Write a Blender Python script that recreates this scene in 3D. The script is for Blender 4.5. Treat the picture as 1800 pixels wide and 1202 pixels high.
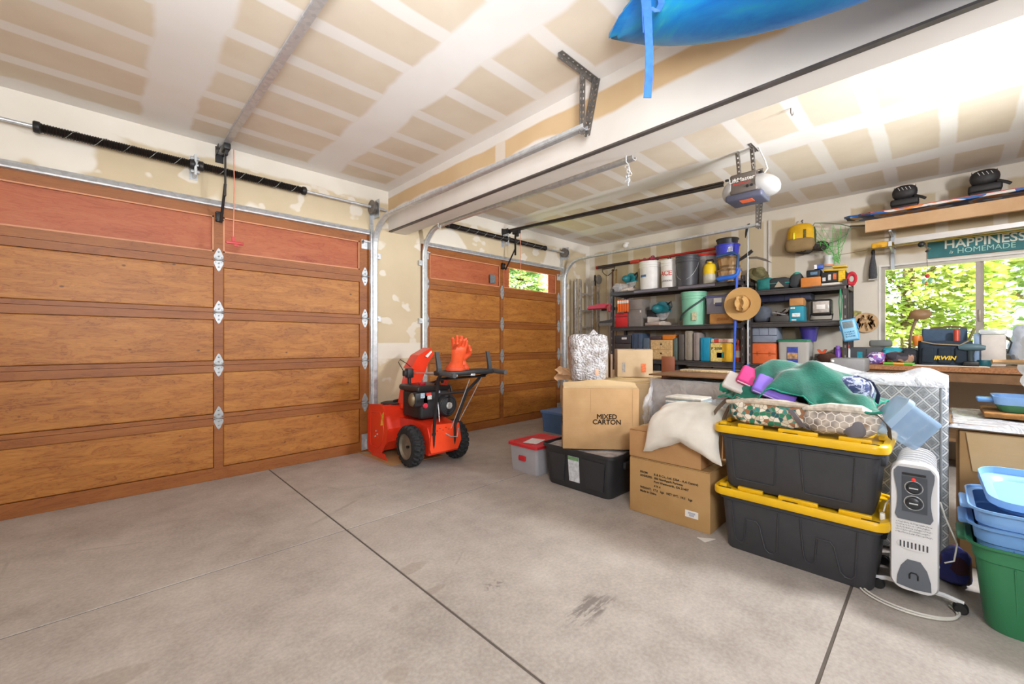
import bpy, bmesh, math, random
from mathutils import Vector, Matrix, noise
SC = bpy.context.scene; COL = SC.collection
for o in list(bpy.data.objects): bpy.data.objects.remove(o)
PI = math.pi
R = random.Random(7)
# ------------------------------------------------------------------ camera
CH = 1.23; YAW = math.radians(45.684); CY_, SY_ = math.cos(YAW), math.sin(YAW)
cd = bpy.data.cameras.new('camera'); cam = bpy.data.objects.new('camera', cd); COL.objects.link(cam)
cam.location = (0, 0, CH); cam.rotation_euler = (PI/2, 0, YAW-PI/2)
cd.sensor_width = 36; cd.lens = 36*732/1800; cd.clip_start = .05; cd.clip_end = 200
SC.camera = cam
# ------------------------------------------------------------------ world, sun, lamps
w = bpy.data.worlds.new('sky'); SC.world = w; w.use_nodes = True
nt = w.node_tree; bg = nt.nodes['Background']
sky = nt.nodes.new('ShaderNodeTexSky'); sky.sky_type = 'NISHITA'; sky.sun_disc = False
sky.sun_elevation = math.radians(48); sky.sun_rotation = math.radians(250); sky.air_density = 1.0; sky.dust_density = 1.5
nt.links.new(sky.outputs[0], bg.inputs[0]); bg.inputs[1].default_value = 1.6
def light(name, kind, loc, target, energy, color=(1, 1, 1), size=.5, size_y=None, spread=180):
    l = bpy.data.lights.new(name, kind); l.energy = energy; l.color = color
    if kind == 'AREA':
        l.size = size; l.spread = math.radians(spread)
        if size_y: l.shape = 'RECTANGLE'; l.size_y = size_y
    elif kind == 'SUN': l.angle = math.radians(1.5)
    else: l.shadow_soft_size = size
    o = bpy.data.objects.new(name, l); COL.objects.link(o); o.location = loc
    d = Vector(target)-Vector(loc); o.rotation_euler = d.to_track_quat('-Z', 'Y').to_euler(); return o
light('sun', 'SUN', (-8, -5, 14), (0, 0, 2), 60, (1, .96, .86))
# photographer's flash heads on stands: one beside the window bay, one behind the camera, two turned up at the ceiling
light('flash_key', 'AREA', (3.5, -1.5, 2.35), (3.3, 2.6, .9), 130, (.97, .98, 1), .4)
light('flash_fill', 'AREA', (-.5, -1.2, 2.1), (2.0, 2.6, .8), 98, (.95, .975, 1), .9)
light('flash_bounce_left', 'AREA', (.1, -.2, 1.7), (.7, 1.6, 2.98), 58, (.93, .965, 1), .6, spread=112)
light('flash_bounce_right', 'AREA', (3.6, -1.9, 1.25), (3.8, 1.5, 2.98), 27, (.94, .97, 1), .6, spread=74)
vs = SC.view_settings; vs.view_transform = 'Standard'; vs.look = 'None'; vs.exposure = .0; vs.gamma = 1
vs.use_curve_mapping = False
# ------------------------------------------------------------------ helpers
def at(x, y, X=None, Y=None, Zz=None):
    """photo pixel -> world point on the plane X=, Y= or Z="""
    u = (x-900)/732; r = Vector((u*SY_+CY_, -u*CY_+SY_, (601-y)/732))
    d = X/r.x if X is not None else Y/r.y if Y is not None else (Zz-CH)/r.z
    return Vector((r.x*d, r.y*d, CH+r.z*d))
def lin(h):
    h = h.lstrip('#'); c = [int(h[i:i+2], 16)/255 for i in (0, 2, 4)]
    return tuple(v/12.92 if v <= .04045 else ((v+.055)/1.055)**2.4 for v in c)+(1,)
class G:
    """small node-graph builder"""
    def __init__(s, name):
        s.m = bpy.data.materials.new(name); s.m.use_nodes = True; s.t = s.m.node_tree
        s.b = s.t.nodes['Principled BSDF']; s.co = None
    def n(s, typ, **k):
        nd = s.t.nodes.new(typ)
        for a, v in k.items(): setattr(nd, a, v)
        return nd
    def l(s, a, b): s.t.links.new(a, b)
    def put(s, v, sock):
        if hasattr(v, 'is_linked') or hasattr(v, 'links'): s.l(v, sock)
        else: sock.default_value = v
    def math(s, op, a, b=0., c=0., clamp=False):
        nd = s.n('ShaderNodeMath', operation=op, use_clamp=clamp)
        for i, v in enumerate((a, b, c)): s.put(v, nd.inputs[i])
        return nd.outputs[0]
    def obj(s):
        if not s.co: s.co = s.n('ShaderNodeTexCoord').outputs['Object']
        return s.co
    def xyz(s, v=None):
        nd = s.n('ShaderNodeSeparateXYZ'); s.l(v or s.obj(), nd.inputs[0]); return nd.outputs
    def mapv(s, scale=(1, 1, 1), rot=(0, 0, 0), loc=(0, 0, 0), src=None, rnd=False):
        nd = s.n('ShaderNodeMapping'); s.l(src or s.obj(), nd.inputs[0])
        nd.inputs['Scale'].default_value = scale; nd.inputs['Rotation'].default_value = rot; nd.inputs['Location'].default_value = loc
        o = nd.outputs[0]
        if rnd:
            oi = s.n('ShaderNodeObjectInfo'); mu = s.math('MULTIPLY', oi.outputs['Random'], 37.)
            va = s.n('ShaderNodeVectorMath', operation='ADD'); s.l(o, va.inputs[0]); s.l(mu, va.inputs[1]); o = va.outputs[0]
        return o
    def noise(s, scale=5., detail=4., rough=.55, vec=None, dist=0.):
        nd = s.n('ShaderNodeTexNoise'); s.l(vec or s.obj(), nd.inputs['Vector'])
        nd.inputs['Scale'].default_value = scale; nd.inputs['Detail'].default_value = detail
        nd.inputs['Roughness'].default_value = rough; nd.inputs['Distortion'].default_value = dist
        return nd.outputs['Fac']
    def vor(s, scale=5., feature='F1', vec=None, out='Distance', rand=1.):
        nd = s.n('ShaderNodeTexVoronoi', feature=feature); s.l(vec or s.obj(), nd.inputs['Vector']); nd.inputs['Scale'].default_value = scale
        nd.inputs['Randomness'].default_value = rand
        return nd.outputs[out]
    def ramp(s, f, *st, interp='LINEAR'):
        nd = s.n('ShaderNodeValToRGB'); s.l(f, nd.inputs[0]); cr = nd.color_ramp; cr.interpolation = interp
        while len(cr.elements) < len(st): cr.elements.new(.5)
        for e, (p, c) in zip(cr.elements, st): e.position = p; e.color = lin(c) if isinstance(c, str) else c
        return nd.outputs[0]
    def step(s, f, a, b):
        nd = s.n('ShaderNodeMapRange', interpolation_type='SMOOTHSTEP'); s.l(f, nd.inputs[0])
        for i, v in ((1, a), (2, b), (3, 0.), (4, 1.)): nd.inputs[i].default_value = v
        return nd.outputs[0]
    def mix(s, f, a, b, mode='MIX'):
        nd = s.n('ShaderNodeMix', data_type='RGBA', blend_type=mode); s.put(f, nd.inputs[0])
        for v, i in ((a, 6), (b, 7)): s.put(lin(v) if isinstance(v, str) else v, nd.inputs[i])
        return nd.outputs[2]
    def bump(s, h, st=.2, dist=.01):
        nd = s.n('ShaderNodeBump'); nd.inputs['Strength'].default_value = st; nd.inputs['Distance'].default_value = dist
        s.l(h, nd.inputs['Height']); s.l(nd.outputs[0], s.b.inputs['Normal'])
    def out(s, color=None, rough=.6, metal=0., **k):
        if color is not None: s.put(lin(color) if isinstance(color, str) else color, s.b.inputs['Base Color'])
        s.put(rough, s.b.inputs['Roughness']); s.put(metal, s.b.inputs['Metallic'])
        for a, v in k.items(): s.put(v, s.b.inputs[a.replace('_', ' ')])
        return s.m
_pm = {}
def pm(hexc, rough=.55, metal=0., var=.1, scale=9., bump=0., trans=0., alpha=1., coat=0.):
    """plain procedural material: base colour with slight mottling"""
    key = (hexc, rough, metal, var, scale, bump, trans, alpha, coat)
    if key in _pm: return _pm[key]
    g = G('mat_'+hexc.strip('#')); c = lin(hexc)
    f = g.noise(scale, 3)
    a = tuple(max(0, v*(1-var)) for v in c[:3])+(1,); b = tuple(min(1, v*(1+var)) for v in c[:3])+(1,)
    col = g.ramp(f, (.3, a), (.7, b))
    if bump: g.bump(f, bump, .01)
    k = {}
    if trans: k['Transmission_Weight'] = trans; k['IOR'] = 1.2
    if alpha < 1: k['Alpha'] = alpha
    if coat: k['Coat_Weight'] = coat
    _pm[key] = g.out(col, rough, metal, **k); return _pm[key]
def emit(hexc, st):
    g = G('glow_'+hexc.strip('#')); return g.out(hexc, .5, 0., Emission_Color=lin(hexc), Emission_Strength=st)

def tag(o, label=None, cat=None, group=None, kind=None):
    if label: o['label'] = label
    if cat: o['category'] = cat
    if group: o['group'] = group
    if kind: o['kind'] = kind
    return o
def thing(name, label, cat, loc=(0, 0, 0), rz=0., group=None):
    o = bpy.data.objects.new(name, None); COL.objects.link(o); o.empty_display_size = .05
    o.location = loc; o.rotation_euler = (0, 0, rz); return tag(o, label, cat, group)
def rrect(w, l, r, n=4):
    """rounded rectangle centred on 0, counter-clockwise"""
    r = min(r, w/2-1e-4, l/2-1e-4); p = []
    for cx, cy, a0 in ((w/2-r, l/2-r, 0), (-w/2+r, l/2-r, PI/2), (-w/2+r, -l/2+r, PI), (w/2-r, -l/2+r, 3*PI/2)):
        for i in range(n+1):
            a = a0+PI/2*i/n; p.append((cx+r*math.cos(a), cy+r*math.sin(a)))
    return p
class MB:
    def __init__(s): s.v = []; s.f = []; s.sm = []
    def add(s, vs, fs, smooth=False, M=None):
        o = len(s.v)
        s.v += [tuple(M @ Vector(p)) if M else tuple(p) for p in vs]
        for f in fs: s.f.append([i+o for i in f]); s.sm.append(smooth)
        return s
    def box(s, c, d, rz=0., M=None):
        x, y, z = (k/2 for k in d); ca, sa = math.cos(rz), math.sin(rz)
        vs = [(c[0]+a*ca-b*sa, c[1]+a*sa+b*ca, c[2]+e) for a, b, e in
              ((-x, -y, -z), (x, -y, -z), (x, y, -z), (-x, y, -z), (-x, -y, z), (x, -y, z), (x, y, z), (-x, y, z))]
        return s.add(vs, [(0, 3, 2, 1), (4, 5, 6, 7), (0, 1, 5, 4), (1, 2, 6, 5), (2, 3, 7, 6), (3, 0, 4, 7)], False, M)
    def b2(s, a, b, M=None):
        return s.box([(p+q)/2 for p, q in zip(a, b)], [abs(q-p) for p, q in zip(a, b)], 0, M)
    def rbox(s, c, d, r=.01, seg=2, rz=0., M=None):
        bm = bmesh.new(); bmesh.ops.create_cube(bm, size=1)
        for v in bm.verts: v.co = Vector((v.co.x*d[0], v.co.y*d[1], v.co.z*d[2]))
        bmesh.ops.bevel(bm, geom=list(bm.edges), offset=min(r, min(d)*.49), segments=seg, affect='EDGES', profile=.5)
        T = Matrix.Translation(c) @ Matrix.Rotation(rz, 4, 'Z')
        if M: T = M @ T
        bm.verts.index_update()
        s.add([v.co.copy() for v in bm.verts], [[v.index for v in f.verts] for f in bm.faces], True, T); bm.free(); return s
    def loft(s, rings, cap0=True, cap1=True, smooth=True, closed=True, M=None):
        n = len(rings[0]); vs = [p for r in rings for p in r]; fs = []
        for k in range(len(rings)-1):
            for i in range(n if closed else n-1):
                j = (i+1) % n; fs.append((k*n+i, k*n+j, (k+1)*n+j, (k+1)*n+i))
        if cap0: fs.append(tuple(range(n))[::-1])
        if cap1: fs.append(tuple(range((len(rings)-1)*n, len(rings)*n)))
        return s.add(vs, fs, smooth, M)
    def rloft(s, secs, n=4, cap0=True, cap1=True, M=None, c=(0, 0)):
        """secs: (w, l, r, z) rounded rectangles stacked in z"""
        return s.loft([[(c[0]+x, c[1]+y, z) for x, y in rrect(w, l, r, n)] for w, l, r, z in secs], cap0, cap1, True, True, M)
    def lathe(s, prof, n=20, M=None, c=(0, 0, 0), cap0=True, cap1=True, smooth=True):
        return s.loft([[(c[0]+r*math.cos(2*PI*i/n), c[1]+r*math.sin(2*PI*i/n), c[2]+z) for i in range(n)] for r, z in prof], cap0, cap1, smooth, True, M)
    def cyl(s, a, b, r, r2=None, n=12, M=None, smooth=True):
        a, b = Vector(a), Vector(b); r2 = r if r2 is None else r2
        q = (b-a).to_track_quat('Z', 'Y').to_matrix().to_4x4(); T = Matrix.Translation(a) @ q
        if M: T = M @ T
        return s.lathe([(r, 0), (r2, (b-a).length)], n, T, smooth=smooth)
    def tube(s, pts, r, n=8, closed=False, M=None):
        pts = [Vector(p) for p in pts]; rs = r if isinstance(r, (list, tuple)) else [r]*len(pts); rings = []; up = None; m = len(pts)
        for i, p in enumerate(pts):
            a = pts[(i-1) % m] if (closed or i) else p; b = pts[(i+1) % m] if (closed or i < m-1) else p
            t = (b-a).normalized()
            if up is None: up = t.orthogonal().normalized()
            up = (up-t*up.dot(t))
            up = up.normalized() if up.length > 1e-6 else t.orthogonal().normalized()
            sd = t.cross(up)
            rings.append([p+(up*math.cos(2*PI*k/n)+sd*math.sin(2*PI*k/n))*rs[i] for k in range(n)])
        if closed: rings.append(rings[0]); return s.loft(rings, False, False, True, True, M)
        return s.loft(rings, True, True, True, True, M)
    def sweep(s, pts, prof, side, closed=True, cap=True):
        """sweep a 2D profile (a,b): a along 'side', b along side x tangent"""
        pts = [Vector(p) for p in pts]; side = Vector(side); rings = []
        for i, p in enumerate(pts):
            t = (pts[min(i+1, len(pts)-1)]-pts[max(i-1, 0)]).normalized(); nb = side.cross(t)
            rings.append([p+side*a+nb*b for a, b in prof])
        return s.loft(rings, cap, cap, False, closed)
    def prism(s, poly, h0, h1, ax='z', M=None, smooth=False):
        f = {'z': lambda a, b, h: (a, b, h), 'x': lambda a, b, h: (h, a, b), 'y': lambda a, b, h: (a, h, b)}[ax]
        return s.loft([[f(a, b, h0) for a, b in poly], [f(a, b, h1) for a, b in poly]], True, True, smooth, True, M)
    def ell(s, c, r, n=16, m=10, p=1., M=None):
        rings = []
        pw = lambda v: math.copysign(abs(v)**p, v)
        for j in range(m+1):
            ph = -PI/2+PI*j/m; cz, sz = max(math.cos(ph), .001), math.sin(ph)
            rings.append([(c[0]+r[0]*pw(cz)*pw(math.cos(2*PI*i/n)), c[1]+r[1]*pw(cz)*pw(math.sin(2*PI*i/n)), c[2]+r[2]*pw(sz)) for i in range(n)])
        return s.loft(rings, True, True, True, True, M)
    def torus(s, c, Rr, r, n=24, k=8, M=None, ax='z'):
        f = {'z': lambda a, b: (c[0]+a, c[1]+b, c[2]), 'x': lambda a, b: (c[0], c[1]+a, c[2]+b), 'y': lambda a, b: (c[0]+a, c[1], c[2]+b)}[ax]
        return s.tube([f(Rr*math.cos(2*PI*i/n), Rr*math.sin(2*PI*i/n)) for i in range(n)], r, k, True, M)
    def grid(s, fn, nu, nv, M=None, thick=0.):
        vs = [fn(i/nu, j/nv) for j in range(nv+1) for i in range(nu+1)]; q = nu+1
        fs = [(j*q+i, j*q+i+1, (j+1)*q+i+1, (j+1)*q+i) for j in range(nv) for i in range(nu)]
        if thick:
            nn = len(vs); vs2 = [(p[0], p[1], p[2]-thick) for p in vs]
            fs += [tuple(k+nn for k in f)[::-1] for f in fs]
            rim = [i for i in range(nu)]+[j*q+nu for j in range(nv)]+[nv*q+i for i in range(nu, 0, -1)]+[j*q for j in range(nv, 0, -1)]
            for a, b in zip(rim, rim[1:]+rim[:1]): fs.append((b, a, a+nn, b+nn))
            vs += vs2
        return s.add(vs, fs, True, M)
    def warp(s, fn): s.v = [tuple(fn(Vector(p))) for p in s.v]; return s
    def rough(s, amp, fr, seed=0.):
        def f(p):
            q = p*fr+Vector((seed, seed*1.7, seed*.3)); return p+noise.noise_vector(q)*amp
        return s.warp(f)
    def mesh(s, name, m):
        me = bpy.data.meshes.new(name); me.from_pydata(s.v, [], s.f); me.polygons.foreach_set('use_smooth', s.sm)
        me.validate(); bm = bmesh.new(); bm.from_mesh(me); bmesh.ops.recalc_face_normals(bm, faces=bm.faces); bm.to_mesh(me); bm.free()
        if m: me.materials.append(m)
        return me
    def build(s, name, m, par=None, loc=None, rz=0., label=None, world=False):
        """world=True: the coordinates are world ones, the parent is un-rotated"""
        if world and par:
            p = par; L = Vector()
            while p: L += Vector(p.location); p = p.parent
            s.v = [tuple(Vector(q)-L) for q in s.v]
        me = s.mesh(name, m); o = bpy.data.objects.new(name, me); COL.objects.link(o)
        if any(s.sm):
            try: me.set_sharp_from_angle(angle=math.radians(38))
            except Exception: pass
        if loc is not None: o.location = loc
        o.rotation_euler = (0, 0, rz); o.parent = par
        if label: o['label'] = label
        return o
def inst(o, par=None, loc=None, rot=None, name=None):
    c = o.copy(); COL.objects.link(c); c.parent = par
    if loc is not None: c.location = loc
    if rot is not None: c.rotation_euler = rot
    return c
def copy_tree(o, par=None):
    c = o.copy(); COL.objects.link(c); c.parent = par
    for ch in [k for k in bpy.data.objects if k.parent == o]: copy_tree(ch, c)
    return c
def frame(o, r, u):
    """matrix: text plane with origin o, right r, up u"""
    r = Vector(r).normalized(); u = Vector(u).normalized(); n = r.cross(u)
    return Matrix(((r.x, u.x, n.x, o[0]), (r.y, u.y, n.y, o[1]), (r.z, u.z, n.z, o[2]), (0, 0, 0, 1)))
def lettering(body, size, M, m, par, name='lettering', align='CENTER', sx=1., bold=0., shear=0., space=1., depth=.0008, line=1., fat=0.):
    cu = bpy.data.curves.new(name, 'FONT'); cu.body = body; cu.size = size; cu.align_x = align; cu.align_y = 'CENTER'
    cu.offset = bold; cu.shear = shear; cu.extrude = depth; cu.space_character = space; cu.space_line = line; cu.resolution_u = 3
    t = bpy.data.objects.new(name, cu); COL.objects.link(t); bpy.context.view_layer.update()
    me = bpy.data.meshes.new_from_object(t.evaluated_get(bpy.context.evaluated_depsgraph_get()))
    bpy.data.objects.remove(t)
    if fat:                                  # heavier strokes: the outline repeated a hair to each side
        bm = bmesh.new()
        for dx, dy in ((0, 0), (fat, 0), (-fat, 0), (0, fat), (0, -fat)):
            m2 = me.copy(); m2.transform(Matrix.Translation((dx, dy, 0))); bm.from_mesh(m2); bpy.data.meshes.remove(m2)
        bm.to_mesh(me); bm.free()
    me.transform(M @ Matrix.Diagonal((sx, 1, 1, 1))); me.materials.clear(); me.materials.append(m)
    o = bpy.data.objects.new(name, me); COL.objects.link(o); o.parent = par; return o
# ------------------------------------------------------------------ materials of the shell
WX, WY, CZ = 6.35, 4.47, 2.975          # right wall, door wall, ceiling
def mat_ceiling():
    g = G('taped_drywall_ceiling'); x, y, z = g.xyz()
    wob = g.math('MULTIPLY', g.math('SUBTRACT', g.noise(1.7, 3), .5), .16)
    off = g.math('MULTIPLY', g.math('GREATER_THAN', x, 2.46), -.28)          # the two bays were boarded separately
    xs = g.math('ADD', g.math('ADD', x, off), wob)
    a = g.math('MULTIPLY', g.math('ABSOLUTE', g.math('SUBTRACT', g.math('FRACT', g.math('DIVIDE', g.math('ADD', xs, -.34+.61+12.2), 1.22)), .5)), 1.22)
    wide = g.math('SUBTRACT', 1., g.step(a, .135, .175))
    yw = g.math('ADD', y, g.math('MULTIPLY', wob, .25))
    b = g.math('MULTIPLY', g.math('ABSOLUTE', g.math('SUBTRACT', g.math('FRACT', g.math('DIVIDE', g.math('ADD', yw, -3.6+.203+40.6), .406)), .5)), .406)
    thin = g.math('MULTIPLY', g.math('SUBTRACT', 1., g.step(b, .042, .06)), .85)
    edge = g.math('MAXIMUM', g.step(g.math('ADD', x, wob), WX-.16, WX-.13), g.step(g.math('ADD', y, wob), WY-.2, WY-.16))
    be = g.math('SUBTRACT', 1., g.step(g.math('ABSOLUTE', g.math('SUBTRACT', x, 2.46)), .22, .26))
    mask = g.math('MAXIMUM', g.math('MAXIMUM', wide, thin), g.math('MAXIMUM', edge, be))
    mask = g.math('MULTIPLY', mask, g.math('ADD', .75, g.math('MULTIPLY', g.noise(3., 3), .4)), clamp=True)
    paper = g.ramp(g.noise(2.5, 4), (.3, '#d0c0ac'), (.7, '#d9ccba'))
    mud = g.ramp(g.noise(1.2, 3), (.35, '#e0dbd7'), (.7, '#e8e4e1'))
    g.bump(g.noise(220., 2), .05, .002)
    return g.out(g.mix(mask, paper, mud), .82)
def mat_wall(kind):
    g = G('taped_drywall_'+kind); x, y, z = g.xyz(); nz = g.noise(2.2, 4, .6)
    wob = g.math('MULTIPLY', g.math('SUBTRACT', nz, .5), .14)
    top = g.step(g.math('ADD', z, wob), CZ-.17, CZ-.13)
    paper = g.ramp(g.noise(1.6, 4), (.3, '#c0ae90'), (.7, '#cab99c'))
    mud = g.ramp(g.noise(1.5, 3), (.35, '#d6cdbf'), (.7, '#e0d9ce'))
    if kind == 'doors':
        seam = g.math('SUBTRACT', 1., g.step(g.math('ABSOLUTE', g.math('ADD', g.math('SUBTRACT', z, 1.13), g.math('MULTIPLY', wob, .2))), .085, .1))
        spots = g.math('MULTIPLY', g.step(g.noise(3.4, 2, .4, g.mapv((1.2, 1, 1.6), loc=(3.1, 0, 1.3))), .6, .64), .8)
        cnr = g.step(x, 6.22, 6.25); blob = g.math('MULTIPLY', g.step(g.noise(1.1, 3, .5, g.mapv(loc=(9, 0, 2))), .54, .57), g.step(z, 2.42, 2.46))
        mask = g.math('MAXIMUM', g.math('MAXIMUM', top, seam), g.math('MAXIMUM', g.math('MAXIMUM', spots, blob), cnr))
    else:
        st = g.math('MULTIPLY', g.math('ABSOLUTE', g.math('SUBTRACT', g.math('FRACT', g.math('DIVIDE', g.math('ADD', y, 40.6-1.6+.203), .406)), .5)), .406)
        stud = g.math('MULTIPLY', g.math('SUBTRACT', 1., g.step(st, .04, .055)), .85)
        low = g.math('MULTIPLY', g.math('SUBTRACT', 1., g.step(g.math('ADD', y, g.math('MULTIPLY', wob, 3.)), .75, .85)), g.math('SUBTRACT', 1., g.step(g.math('ADD', z, wob), 2.2, 2.24)))
        mid = g.math('MULTIPLY', g.math('MULTIPLY', g.step(y, .72, .74), g.math('SUBTRACT', 1., g.step(y, 1.28, 1.3))), .95)
        seam = g.math('SUBTRACT', 1., g.step(g.math('ABSOLUTE', g.math('SUBTRACT', z, 1.73)), .12, .15))
        cnr = g.step(y, WY-.13, WY-.1)
        mask = g.math('MAXIMUM', g.math('MAXIMUM', top, stud), g.math('MAXIMUM', g.math('MAXIMUM', low, mid), g.math('MAXIMUM', cnr, seam)))
    g.bump(g.noise(160., 2), .06, .002)
    return g.out(g.mix(mask, paper, mud), .82)
def mat_concrete():
    g = G('stained_concrete'); n1 = g.noise(1.1, 6, .62); n2 = g.noise(7., 5, .6); n3 = g.noise(60., 3, .6)
    base = g.ramp(n1, (.34, '#8a8079'), (.5, '#a89f97'), (.66, '#bfb8b0'))
    base = g.mix(.36, base, g.ramp(n2, (.3, '#968d86'), (.7, '#c4bdb6')))
    base = g.mix(.18, base, g.ramp(n3, (.35, '#857d76'), (.65, '#cfc9c2')))
    x, y, z = g.xyz()
    def spot(cx, cy, rx, ry, soft=.6):
        dx = g.math('DIVIDE', g.math('SUBTRACT', x, cx), rx); dy = g.math('DIVIDE', g.math('SUBTRACT', y, cy), ry)
        d = g.math('ADD', g.math('SQRT', g.math('ADD', g.math('MULTIPLY', dx, dx), g.math('MULTIPLY', dy, dy))), g.math('MULTIPLY', g.math('SUBTRACT', n2, .5), 1.5))
        return g.math('SUBTRACT', 1., g.step(d, 1-soft, 1.))
    sc = g.math('MULTIPLY', spot(1.6, 1.13, .2, .09), g.step(g.noise(22., 4, .7, g.mapv((.35, 1.6, 1), (0, 0, .5))), .44, .56))
    base = g.mix(g.math('MULTIPLY', sc, .75), base, '#6a635f')
    base = g.mix(g.math('MULTIPLY', spot(1.4, 1.57, .09, .05), g.math('MULTIPLY', g.step(g.noise(40., 3), .5, .6), .7)), base, '#766d66')
    for cx, cy, rx, ry in ((.77, 1.4, .06, .05), (.95, 1.75, .04, .03), (1.17, 1.75, .07, .03), (1.2, 2.0, .1, .05), (-.05, 2.1, .2, .08)):
        base = g.mix(g.math('MULTIPLY', spot(cx, cy, rx, ry, .3), .3), base, '#7f7060')
    cr = g.vor(.8, 'DISTANCE_TO_EDGE', g.mapv(loc=(.33, .1, 0)))
    base = g.mix(g.math('MULTIPLY', g.math('MULTIPLY', g.math('SUBTRACT', 1., g.step(cr, .002, .008)), g.step(n1, .5, .6)), .3), base, '#6e6257')
    g.bump(n3, .12, .003)
    return g.out(base, .62)
def mat_ply(name, c0, c1, c2, rough=.5, knots=True, sc=1.):
    g = G(name); v = g.mapv((1.4*sc, 1, 7*sc), rnd=True)
    w_ = g.noise(2.2, 5, .6, v, .6); rings = g.math('FRACT', g.math('MULTIPLY', w_, 9.))
    r2 = g.math('ABSOLUTE', g.math('SUBTRACT', g.math('MULTIPLY', rings, 2.), 1.))
    col = g.ramp(w_, (.28, c0), (.5, c1), (.75, c2))
    col = g.mix(g.math('MULTIPLY', g.step(r2, .0, .45), .45), col, c2)
    fine = g.noise(9., 4, .6, g.mapv((1.5, 1, 30), rnd=True)); col = g.mix(g.math('MULTIPLY', g.step(fine, .48, .7), .5), col, c0)
    if knots:
        k = g.vor(4.6, 'F1', g.mapv((1, 1, 1.5), rnd=True)); km = g.math('SUBTRACT', 1., g.step(k, .035, .075))
        col = g.mix(g.math('MULTIPLY', km, .75), col, '#3d1d0c')
    g.bump(w_, .06, .004)
    return g.out(col, rough)
def mat_metal(name='galvanised', c0='#bcbfc3', c1='#cfd2d5', rough=.38):
    g = G(name); v = g.vor(35., 'F1', out='Color'); f = g.math('MULTIPLY', g.xyz(v)[0], 1.)
    return g.out(g.ramp(f, (0, c0), (1, c1)), rough, .55)
def mat_card(name='cardboard', c0='#b08a5c', c1='#bf9a6b'):
    g = G(name); f = g.noise(5., 4); fl = g.noise(3., 2, .5, g.mapv((1, 1, 90)))
    col = g.ramp(f, (.3, c0), (.7, c1)); col = g.mix(g.math('MULTIPLY', fl, .12), col, '#8a6a42')
    g.bump(fl, .05, .002); return g.out(col, .8)
MC = mat_ceiling(); MWD = mat_wall('doors'); MWR = mat_wall('window'); MCON = mat_concrete()
MPLY = mat_ply('stained_plywood', '#733a0f', '#99591f', '#bd8038')
MRAIL = mat_ply('stained_rail', '#743c15', '#884c1c', '#9e602a', knots=False, sc=.7)
MRED = mat_ply('red_stained_board', '#984426', '#ac5833', '#bd7048', .5, False, .8)
MGAL = mat_metal(); MSTEEL = mat_metal('bright_steel', '#b9bcc0', '#dcdfe2', .28); MDARK = pm('#2a2829', .5, .4, .2)
MBLK = pm('#1d1d1f', .5, 0, .2); MWHITE = pm('#e9e7e2', .5, 0, .04); MCARD = mat_card(); MCARD2 = mat_card('pale_cardboard', '#c8aa80', '#d4ba92')
MGLASS = G('window_glass').out('#ffffff', .02, 0., Transmission_Weight=1., IOR=1.02, Alpha=.16)
# ------------------------------------------------------------------ room shell
def structure(o): o['kind'] = 'structure'; return o
fl = structure(MB().b2((-1.5, -3.3, -.12), (WX+.15, WY+.1, -.004)).build('floor', pm('#5b534c', .9)))
jx, jy = (1.13,), (2.715, .306)
xs_ = [-1.5, 1.13, 3.95, WX+.15]; ys_ = [-3.3, -1.9, .306, 2.715, WY+.1]
for i in range(3):
    for j in range(4):
        g_ = .006
        m = MB(); a, b, c, d = xs_[i]+g_*(i > 0), ys_[j]+g_*(j > 0), xs_[i+1]-g_*(i < 2), ys_[j+1]-g_*(j < 3)
        e = .0015
        m.loft([[(a, b, -.02), (c, b, -.02), (c, d, -.02), (a, d, -.012)], [(a, b, -e), (c, b, -e), (c, d, -e), (a, d, -e)], [(a+e, b+e, 0), (c-e, b+e, 0), (c-e, d-e, 0), (a+e, d-e, 0)]], smooth=False)
        m.build('slab', MCON, fl)
structure(MB().b2((-1.5, -3.3, CZ), (WX+.15, WY+.15, CZ+.15)).build('ceiling', MC))
DOORS = ((-.67, 2.135), (2.83, 5.545)); DT = 2.445
mw = MB(); mw.b2((-1.5, WY, DT), (WX, WY+.15, CZ))
for a, b in ((-1.5, -.67), (2.135, 2.83), (5.545, WX)): mw.b2((a, WY, 0), (b, WY+.15, DT))
structure(mw.build('wall_doors', MWD))
WIN = (-.98, .46, 1.13, 2.085)     # window opening: y0 y1 z0 z1
mw = MB(); mw.b2((WX, -3.3, 0), (WX+.15, WIN[0], CZ)); mw.b2((WX, WIN[1], 0), (WX+.15, WY+.15, CZ))
mw.b2((WX, WIN[0], 0), (WX+.15, WIN[1], WIN[2])); mw.b2((WX, WIN[0], WIN[3]), (WX+.15, WIN[1], CZ))
structure(mw.build('wall_window', MWR))
structure(MB().b2((-1.65, -3.3, -.1), (-1.5, WY+.15, CZ)).build('wall_left', MWD))
structure(MB().b2((-1.65, -3.45, -.1), (WX+.15, -3.3, CZ)).build('wall_back', MWD))
def mat_beam():
    g = G('taped_drywall_beam'); x, y, z = g.xyz(); wob = g.math('MULTIPLY', g.math('SUBTRACT', g.noise(1.3, 3), .5), .22)
    low = g.math('SUBTRACT', 1., g.step(g.math('ADD', z, wob), 2.73, 2.76)); top = g.step(g.math('ADD', z, g.math('MULTIPLY', wob, .3)), CZ-.09, CZ-.07)
    far = g.math('MULTIPLY', g.math('SUBTRACT', 1., g.step(g.math('ABSOLUTE', g.math('SUBTRACT', y, 2.55)), .05, .07)), .7)
    mask = g.math('MAXIMUM', g.math('MAXIMUM', low, top), far); g.bump(g.noise(160., 2), .06, .002)
    return g.out(g.mix(mask, g.ramp(g.noise(1.6, 4), (.3, '#c5a67e'), (.7, '#d0b48e')), g.ramp(g.noise(1.5, 3), (.35, '#d5cdc6'), (.7, '#dfd9d2'))), .82)
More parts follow.
